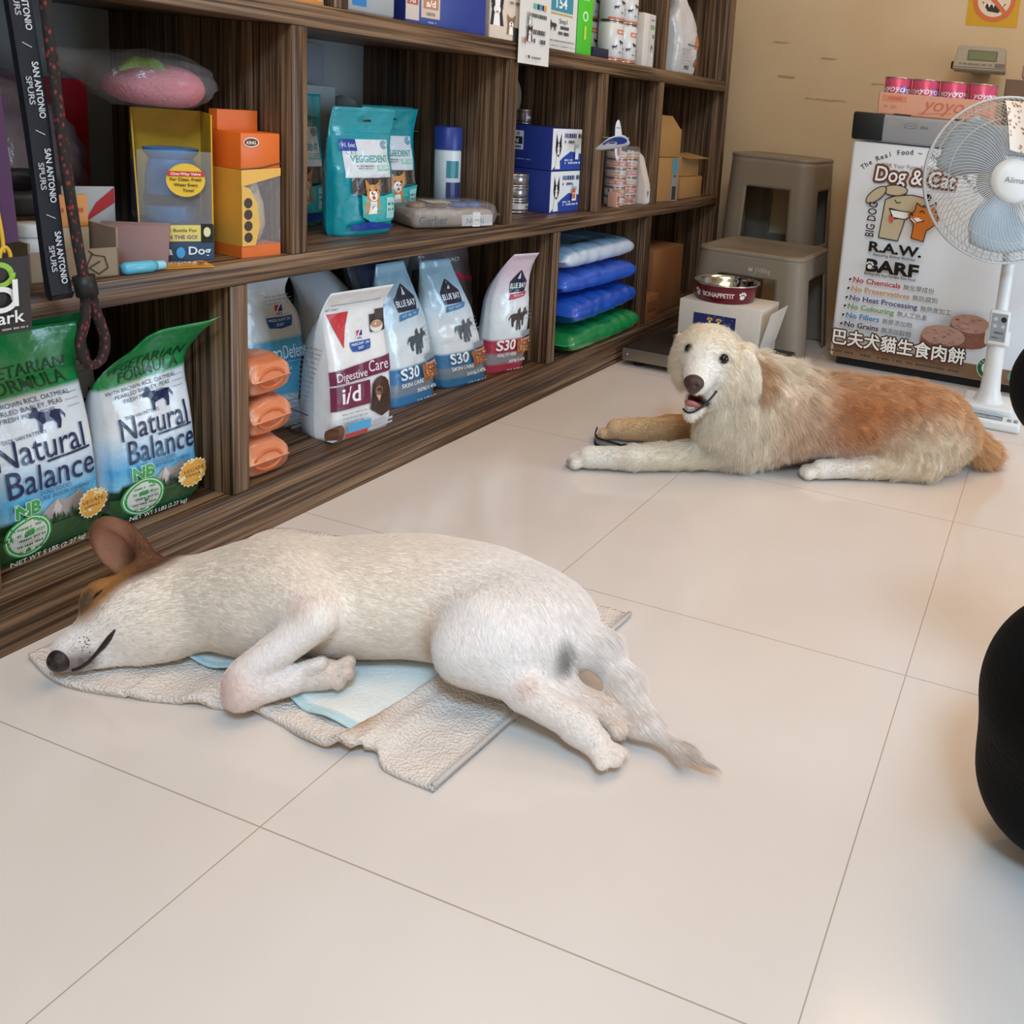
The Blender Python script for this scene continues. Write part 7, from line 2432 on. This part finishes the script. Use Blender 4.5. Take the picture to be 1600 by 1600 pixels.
t = carton('hang_card', 'tan header card with orange back leaning in the kraft display tray', (-0.088, 0.925, ZM + 0.0045), math.radians(78), 0.050, 0.006, 0.105, pmat('tan_card', '#b79a78', 0.6), cat='card')
carton_art(t, 'front', 0.050, 0.006, 0.105, lambda pr: (pr.rect(-0.024, 0.060, 0.024, 0.104, '#d18a3c'), pr.scribble(-0.018, 0.018, 0.080, 0.006, '#b0402c', 1), pr.rect(-0.024, 0.002, 0.024, 0.058, '#c4b29a')))
t = thing('spray_bottle', 'small light blue plastic bottle lying at the shelf edge behind the rope leash', 'bottle', (-0.014, 0.978, ZM + 0.0093), rot=(0, math.radians(90), math.radians(84)))
t.scale = (0.55, 0.55, 0.55)
V, F = lathe([(0.0005, -0.055), (0.012, -0.054), (0.0165, -0.046), (0.0165, 0.02), (0.012, 0.032), (0.0005, 0.033)], 24)
mesh('bottle_body', V, F, pmat('light_blue_plastic', '#5fb0c9', 0.25), t, True)
V, F = lathe([(0.0005, 0.033), (0.0125, 0.033), (0.0125, 0.052), (0.011, 0.055), (0.0005, 0.055)], 24)
o = mesh('cap', V, F, pmat('pale_blue_plastic', '#8fcbd9', 0.25), t, True); o.data.set_sharp_from_angle(angle=math.radians(50))
t = carton('blister_card', 'slanted grey-white card with a red stripe in front of the cloudy plastic bag', (-0.160, 1.000, ZM), math.radians(66), 0.080, 0.003, 0.110, pmat('pale_card', '#b4b2b0', 0.5), cat='card')
carton_art(t, 'front', 0.080, 0.003, 0.110, lambda pr: (pr.poly([(0.0, 0.055), (0.039, 0.085), (0.039, 0.109), (0.015, 0.085)], '#b8282c'), pr.poly([(-0.039, 0.0), (0.01, 0.0), (-0.039, 0.06)], '#7fa9b8')))
for q in range(3):
    t = carton('mauve_card', ('mauve card folder leaning outermost at the front of the first middle bay', 'mauve card folder leaning between two other mauve folders', 'mauve card folder leaning nearest the yellow window box')[q], (-0.056 - 0.012 * q, 0.994 + 0.010 * q, ZM + 0.0005), math.radians(40), 0.090, 0.005, 0.065, pmat('mauve_card', '#8d6a64', 0.6), cat='card', group='mauve card folders')
    t.rotation_euler = (math.radians(-22), 0, math.radians(40))
t = carton('orange_tag_card', 'small orange tag card with a white price sticker lying at the shelf edge', (-0.026, 1.052, ZM), math.radians(66), 0.075, 0.045, 0.002, pmat('orange_tag', '#d98a1c', 0.5), cat='card')
carton_art(t, 'top', 0.075, 0.045, 0.002, lambda pr: (pr.rect(-0.033, -0.020, 0.033, 0.021, '#e0a02c'), pr.rect(-0.022, 0.000, 0.020, 0.018, '#e6e0d6'), pr.scribble(-0.020, 0.018, 0.012, 0.004, '#3a3430', 1), pr.scribble(-0.020, 0.018, 0.004, 0.005, '#3a3430', 2), pr.scribble(-0.02, 0.01, -0.014, 0.005, '#3a2414', 3), pr.ell(0.022, -0.008, 0.006, 0.006, '#3a2414', 12)))

# ---------------------------------------------------------------- leashes and tags hanging over the shelf front
def ribbon(name, pts, w, mat, parent, th=0.0016, side=(0, 1, 0), n=8):
    P = bez(pts, n)
    V, F = [], []
    s0 = Vector(side)
    for i, p in enumerate(P):
        t_ = (P[min(i + 1, len(P) - 1)] - P[max(i - 1, 0)]).normalized()
        s = (s0 - t_ * s0.dot(t_)).normalized()
        nn = t_.cross(s)
        for a, b in ((-1, -1), (1, -1), (1, 1), (-1, 1)):
            V.append(p + s * (a * w / 2) + nn * (b * th / 2))
    for i in range(len(P) - 1):
        for k in range(4):
            k2 = (k + 1) % 4
            F.append((i * 4 + k, i * 4 + k2, (i + 1) * 4 + k2, (i + 1) * 4 + k))
    F += [(3, 2, 1, 0), tuple((len(P) - 1) * 4 + k for k in range(4))]
    return mesh(name, V, F, mat, parent, False), P


t = thing('lanyard', 'black lanyard strap with white lettering hanging over the middle shelf', 'strap', (0.035, 0.80, 0.9), worldly=True)
NYL = pmat('black_navy_nylon', '#12131a', 0.6, bump=0.2, scale=300)
LP = [(0.030, 0.780, 1.02), (0.031, 0.793, 0.900), (0.032, 0.803, 0.800), (0.033, 0.812, 0.700), (0.034, 0.818, 0.600), (0.036, 0.822, 0.530), (0.040, 0.824, 0.490)]
o, P = ribbon('webbing', LP, 0.026, NYL, t)
ribbon('webbing', [(0.040, 0.826, 0.490), (0.032, 0.828, 0.482), (0.024, 0.828, 0.492), (0.022, 0.824, 0.56), (0.021, 0.818, 0.66), (0.020, 0.806, 0.80), (0.020, 0.790, 0.95), (0.020, 0.780, 1.02)], 0.026, NYL, t)
def along(P, s):
    L = [0]
    for a, b in zip(P[:-1], P[1:]):
        L.append(L[-1] + (b - a).length)
    s = min(max(s, 0), L[-1] - 1e-6)
    for i in range(len(P) - 1):
        if L[i + 1] >= s:
            q = (s - L[i]) / (L[i + 1] - L[i])
            return P[i].lerp(P[i + 1], q), (P[i + 1] - P[i]).normalized()
    return P[-1], (P[-1] - P[-2]).normalized()
def lmap(x, y, l):
    p, d = along(P, x)
    s = Vector((0, 1, 0)); s = (s - d * s.dot(d)).normalized()
    return p + s * y + s.cross(d) * -(l + 0.0009)
pr = Print(lmap, grid=0.02)
for k in range(5):
    s0 = 0.065 + 0.105 * k
    pr.text('SAN ANTONIO', s0, 0.001, 0.0105, '#c9c9cc', bold=0.02, width=0.068)
    pr.text('SPURS', s0, -0.0085, 0.0095, '#a9a9ae', bold=0.02, width=0.034)
    pr.line([(s0 + 0.048, -0.006), (s0 + 0.054, 0.004)], 0.001, '#b9b9bc')
pr.build('lettering', t, 0.6)
t = thing('rope_leash', 'black rope leash with red flecks hanging in a loop over the green-topped bags', 'leash', (0.045, 0.845, 0.6), worldly=True)
RM, rnt, rb = nodes_of('flecked_rope')
tcx = rnt.nodes.new('ShaderNodeTexCoord'); mpx = rnt.nodes.new('ShaderNodeMapping'); mpx.inputs['Rotation'].default_value = (0, 0.6, 0.5); mpx.inputs['Scale'].default_value = (90, 90, 45)
vx = rnt.nodes.new('ShaderNodeTexVoronoi'); vx.inputs['Scale'].default_value = 2.2
rnt.links.new(tcx.outputs['Object'], mpx.inputs['Vector']); rnt.links.new(mpx.outputs['Vector'], vx.inputs['Vector'])
crx = rnt.nodes.new('ShaderNodeValToRGB'); e = crx.color_ramp.elements; e[0].position = 0.0; e[0].color = C('#a5352c'); e[1].position = 0.36; e[1].color = C('#1c1512'); k_ = e.new(0.22); k_.color = C('#7a241e')
rnt.links.new(vx.outputs['Distance'], crx.inputs[0]); rnt.links.new(crx.outputs[0], rb.inputs['Base Color']); rb.inputs['Roughness'].default_value = 0.8
bx = rnt.nodes.new('ShaderNodeBump'); bx.inputs['Strength'].default_value = 0.6; bx.inputs['Distance'].default_value = 0.002; rnt.links.new(vx.outputs['Distance'], bx.inputs['Height']); rnt.links.new(bx.outputs['Normal'], rb.inputs['Normal'])
rope = bez([(0.040, 0.806, 1.02), (0.040, 0.818, 0.90), (0.041, 0.826, 0.78), (0.043, 0.834, 0.66), (0.046, 0.842, 0.56), (0.048, 0.848, 0.50), (0.049, 0.846, 0.455), (0.049, 0.838, 0.425), (0.050, 0.842, 0.399), (0.050, 0.853, 0.390), (0.050, 0.866, 0.399), (0.050, 0.870, 0.425), (0.048, 0.862, 0.460), (0.047, 0.852, 0.505)], 8)
V, F = tube(rope, 0.0062, 10)
mesh('rope', V, F, RM, t, True)
V, F = tube([(0.0465, 0.848, 0.512), (0.0485, 0.851, 0.485)], 0.0125, 12)
mesh('rope_clamp', V, F, pmat('black_plastic', '#141414', 0.5), t, True)
t = thing('purple_strap', 'purple strap with a yellow cord hanging at the far left over the shelf', 'strap', (0.028, 0.755, 0.8), worldly=True)
ribbon('webbing', [(0.024, 0.742, 1.02), (0.024, 0.752, 0.86), (0.025, 0.763, 0.70), (0.026, 0.770, 0.56)], 0.030, pmat('purple_nylon', '#4a2a4c', 0.7, bump=0.2, scale=300), t)
V, F = tube(bez([(0.031, 0.750, 0.66), (0.032, 0.757, 0.62), (0.033, 0.762, 0.575), (0.033, 0.763, 0.550)], 6), 0.0022, 8)
mesh('cord', V, F, pmat('yellow_cord', '#d1a52c', 0.6), t, True)
V, F = tube([(0.0335, 0.764 + 0.006 * math.sin(a), 0.543 + 0.014 * math.cos(a)) for a in np.linspace(0, 2 * PI, 20)[:-1]], 0.0022, 8, closed=True)
mesh('loop', V, F, pmat('yellow_cord', '#d1a52c', 0.6), t, True)
t = thing('hang_tag', 'dark brown hang tag with a green and white logo at the far left', 'tag', (0.036, 0.757, 0.498), FRONT)
box('tag_card', (-0.046, -0.0008, -0.048), (0.031, 0.0008, 0.046), pmat('dark_brown_card', '#2c2321', 0.5), t)
pr = Print(flat((0, -0.0009, 0), (1, 0, 0), (0, 0, 1)))
for cx, cy, cc, in ((-0.006, 0.026, '#8fb83a'), (-0.006, -0.004, '#e4e0dc')):
    ring = [(cx + 0.016 * math.cos(a), cy + 0.013 * math.sin(a)) for a in np.linspace(0, 2 * PI, 25)]
    pr.line(ring, 0.0062, cc)
pr.line([(-0.022, 0.026), (-0.022, -0.002)], 0.0062, '#8fb83a'); pr.line([(0.010, 0.018), (0.010, -0.012)], 0.0062, '#e4e0dc')
pr.text('o park', -0.012, -0.034, 0.022, '#e4e0dc', bold=0.012, width=0.062); pr.scribble(-0.01, 0.024, -0.042, 0.0022, '#bdb6b0', 2)
pr.build('logo', t, 0.5)

# ---------------------------------------------------------------- upper row
t = carton('medicine_box', 'flat white and orange box at the left end of the upper shelf', (-0.080, 1.240, ZU), math.radians(92), 0.18, 0.12, 0.085, pmat('white_card_c', '#ddd3c8', 0.45))
carton_art(t, 'front', 0.18, 0.12, 0.085, lambda pr: (pr.poly([(-0.089, 0.001), (0.089, 0.001), (0.089, 0.006), (-0.02, 0.022), (-0.089, 0.026)], '#dc8a3c'), pr.scribble(-0.08, -0.02, 0.030, 0.006, '#4a4440', 1), pr.rect(0.03, 0.03, 0.045, 0.045, '#d8703c'), pr.text('0ml', 0.072, 0.016, 0.011, '#3a3430')))
t = carton('medicine_box', 'orange box beside the flat white and orange box, upper shelf', (-0.130, 1.112, ZU), math.radians(90), 0.05, 0.12, 0.10, ORC)
t = thing('clear_case', 'clear frosted plastic case with a blue label on the upper shelf', 'case', (-0.080, 1.448, ZU), math.radians(92))
box('case', (-0.075, -0.05, 0), (0.075, 0.05, 0.07), pmat('frosted_plastic', '#bcc0c2', 0.25, alpha=0.75), t, 0.008, 3)
pr = Print(flat((0, -0.0503, 0), (1, 0, 0), (0, 0, 1)))
pr.rect(-0.045, 0.014, -0.008, 0.030, '#2c7fc4'); pr.rect(-0.045, 0.032, -0.008, 0.044, '#22303c')
pr.build('label_print', t, 0.3)
def ad_front(pr):
    w, h = 0.200, 0.150
    pr.rect(-0.063, 0.018, -0.018, h, '#cfb9a6'); pr.text('a/d', -0.040, 0.040, 0.022, '#f4ece4', bold=0.02)
    pr.rect(-0.058, 0.036, -0.022, 0.060, '#b8794e'); pr.text('a/d', -0.040, 0.041, 0.019, '#f4ece4', bold=0.02)
    pr.text('10570', -0.040, 0.023, 0.009, '#7a5240', bold=0.02); pr.text('小腸貓', -0.040, 0.070, 0.012, '#7a5240'); pr.scribble(-0.050, -0.028, 0.008, 0.003, '#aab4da', 2)
def ad_side(pr):
    pr.rect(-0.049, 0.001, 0.049, 0.149, '#d8c4b2')
    dog_face(pr, -0.028, 0.070, 0.046, '#1e1c20'); pr.poly([(-0.034, 0.060), (-0.022, 0.060), (-0.018, 0.11), (-0.038, 0.11)], '#efeae4')
    dog_face(pr, 0.015, 0.040, 0.030, '#8a6a4c'); pr.rect(0.022, 0.0, 0.049, 0.030, '#2c2420'); pr.scribble(0.0, 0.045, 0.10, 0.008, '#3a2c28', 3); pr.scribble(0.008, 0.045, 0.080, 0.006, '#3a2c28', 4)
t = carton('pet_food_carton', 'navy carton with orange-brown square emblem on the upper shelf', (-0.085, 1.700, ZU), math.radians(74), 0.200, 0.10, 0.150, NAVY)
carton_art(t, 'front', 0.2, 0.10, 0.15, ad_front)
carton_art(t, 'front', 0.2, 0.10, 0.15, lambda pr: (pr.rect(-0.099, 0.010, -0.068, 0.149, '#d0bcae'), pr.rect(-0.096, 0.040, -0.070, 0.062, '#b0503c'), pr.text('/d', -0.083, 0.044, 0.016, '#f0e4dc', bold=0.02)), 'printed_corner')
t = carton('pet_food_carton', 'cream carton with dog and cat portraits beside the navy carton, upper shelf', (-0.060, 1.872, ZU), math.radians(78), 0.100, 0.10, 0.150, pmat('cream_card', '#cdb9a8', 0.45))
carton_art(t, 'front', 0.1, 0.10, 0.15, ad_side)
t = thing('flyer', 'white flyer card with two dogs taped to the front of the upper shelf', 'flyer', (0.006, 1.955, 0.868), FRONT)
box('card', (-0.066, -0.0012, 0), (0.066, 0, 0.190), pmat('white_print_card', '#dcd8d2', 0.5), t)
pr = Print(flat((0, -0.0013, 0), (1, 0, 0), (0, 0, 1)))
for i, (x0, x1, y, h, cc) in enumerate(((-0.015, 0.045, 0.128, 0.012, '#3a4a54'), (-0.015, 0.045, 0.108, 0.009, '#4a5860'), (-0.010, 0.042, 0.070, 0.011, '#4a5258'), (-0.008, 0.042, 0.050, 0.010, '#4a5258'))):
    pr.scribble(x0, x1, y, h, cc, i + 2, 0.92)
for k, cc in enumerate(('#5fb0a8', '#4a90c0', '#d8a03c')):
    pr.rect(-0.012 + 0.02 * k, 0.128, 0.0 + 0.02 * k, 0.140, cc)
dog_face(pr, -0.028, 0.075, 0.026, '#2a2628'); dog_face(pr, -0.030, 0.108, 0.020, '#8a8a8c'); pr.ell(-0.050, 0.052, 0.005, 0.008, '#b0604a', 12)
pr.rect(-0.035, 0.013, -0.028, 0.020, '#3a3a3c'); pr.text('WONDERPET', 0.0, 0.013, 0.007, '#2a2a2c', bold=0.03); pr.rect(0.0, 0.178, 0.064, 0.188, '#b04438')
pr.build('printed_flyer', t, 0.45)
t = thing('price_card', 'white price card reading 154 leaning on the upper shelf', 'card', (-0.020, 2.113, ZU), math.radians(86))
box('card', (-0.070, -0.001, 0), (0.070, 0.001, 0.165), pmat('white_print_card', '#dcd8d2', 0.5), t)
pr = Print(flat((0, -0.0011, 0), (1, 0, 0), (0, 0, 1)))
pr.rect(-0.050, 0.094, 0.050, 0.164, '#3a8aa0'); pr.text('154', 0.0, 0.103, 0.036, '#eef2f2', bold=0.02); pr.text('NEWS', 0.0, 0.140, 0.012, '#cfe2e6'); pr.rect(-0.05, 0.086, 0.05, 0.090, '#c8a04c')
pr.text('Step1', 0.010, 0.066, 0.017, '#3a3a3c'); pr.scribble(-0.010, 0.040, 0.052, 0.008, '#2a2a2c', 2); pr.scribble(-0.010, 0.035, 0.038, 0.008, '#2a2a2c', 3); dog_side(pr, -0.035, 0.045, 0.028, '#3a3a3c'); pr.scribble(-0.055, 0.055, 0.020, 0.004, '#7a7a7c', 4, 0.9); pr.scribble(-0.055, 0.055, 0.008, 0.003, '#7a7a7c', 5, 0.9)
pr.build('printed_card', t, 0.45)
t = carton('green_box', 'bright green box with a white emblem and a photo side, upper shelf', (-0.100, 2.265, ZU + 0.0005), math.radians(78), 0.060, 0.15, 0.190, pmat('bright_green_card', '#4fc02c', 0.4))
carton_art(t, 'front', 0.06, 0.15, 0.19, lambda pr: (pr.ell(0.0, 0.100, 0.011, 0.013, '#dcefd4', 18), pr.ell(0.0, 0.100, 0.007, 0.009, '#4fc02c', 16), pr.scribble(-0.012, 0.010, 0.140, 0.006, '#e6f2e0', 3), pr.rect(-0.003, 0.04, 0.004, 0.075, '#cfd84a')))
carton_art(t, 'left', 0.06, 0.15, 0.19, lambda pr: (pr.rect(-0.03, 0.09, 0.07, 0.189, '#2c2420'), pr.ell(0.03, 0.140, 0.030, 0.034, '#b06a3c', 22), pr.ell(0.045, 0.120, 0.015, 0.010, '#d9a070', 14)), 'printed_side')
t = carton('small_box', 'low dark navy box under the edge of the green box, upper shelf', (-0.055, 2.345, ZU), math.radians(85), 0.08, 0.06, 0.028, pmat('dark_navy_card', '#23243c', 0.4))
def art_white(pr):
    pr.rect(-0.02, 0.075, 0.022, 0.088, '#cf7a58'); pr.scribble(-0.015, 0.015, 0.078, 0.006, '#f0e4de', 3); pr.rect(-0.05, 0.0045, 0.05, 0.010, '#c86a44')
    dog_side(pr, -0.002, 0.045, 0.016, '#202024'); dog_side(pr, 0.022, 0.030, 0.014, '#202024'); dog_side(pr, -0.026, 0.032, 0.014, '#202024', -1); pr.scribble(-0.015, 0.02, 0.022, 0.005, '#5a5a60', 6)
WCAN = pmat('white_can_sleeve', '#d9d6d4', 0.3, 0.05)
for q, (x, y, lv, nm) in enumerate(((-0.052, 2.445, 0, 'nearer lower'), (-0.048, 2.522, 0, 'farther lower'), (-0.052, 2.445, 1, 'nearer upper'), (-0.048, 2.522, 1, 'farther upper'), (-0.135, 2.445, 0, 'back lower'), (-0.135, 2.445, 1, 'back upper'))):
    tincan('can', 'white can with small black dog pictures, %s in the upper shelf stack' % nm, (x, y, ZU + 0.0005 + 0.1095 * lv), FRONT, 0.036, 0.109, WCAN, art_white, 'white cans with black dogs')
t = carton('supplement_box', 'tall white box with a narrow printed side beside the white cans', (-0.060, 2.615, ZU), math.radians(86), 0.070, 0.10, 0.155, pmat('white_card_d', '#d8d0c8', 0.45))
carton_art(t, 'front', 0.07, 0.10, 0.155, lambda pr: (pr.rect(0.0, 0.004, 0.032, 0.150, '#c9c6c4'), pr.rect(0.004, 0.110, 0.028, 0.124, '#7fa86a'), pr.scribble(0.006, 0.028, 0.135, 0.006, '#3a3a40', 1), pr.scribble(0.006, 0.028, 0.085, 0.012, '#4a4a50', 2), tall_dog_head(pr, 0.016, 0.050, 0.018)))
t = thing('snack_pouch', 'silver-white twisted pouch with orange printing in the last upper bay', 'pouch', (-0.055, 2.915, ZU), math.radians(82))
pb = Bag(0.155, 0.285, 0.085, seal=0.03, box=3.0, crumple=0.006, seed=31, topw=0.08, belly=0.2)
pb.waist = 0.25
o = pb.mesh('pouch', FILM, lambda u, t_, f: C('#c9c9cb'))
o.parent = t
pr = Print(pb.M, lift=0.0010, grid=0.008, curved=True)
w, h = pb.w, pb.h
pr.poly([(0.20 * w, 0.30 * h), (0.46 * w, 0.28 * h), (0.44 * w, 0.46 * h), (0.24 * w, 0.44 * h)], '#cf7a3c'); pr.poly([(0.24 * w, 0.10 * h), (0.46 * w, 0.08 * h), (0.46 * w, 0.24 * h), (0.28 * w, 0.18 * h)], '#a85a34')
pr.line([(-0.10 * w, 0.335 * h), (0.36 * w, 0.325 * h)], 0.003, '#2a3a6a'); pr.text('7052', 0.0, 0.055 * h, 0.016, '#2a2a2e', bold=0.02)
for i in range(5):
    pr.scribble(-0.3 * w, 0.1 * w, (0.27 - 0.03 * i) * h, 0.003, '#9a9a9e', i)
pr.build('printed_front', t, 0.3)
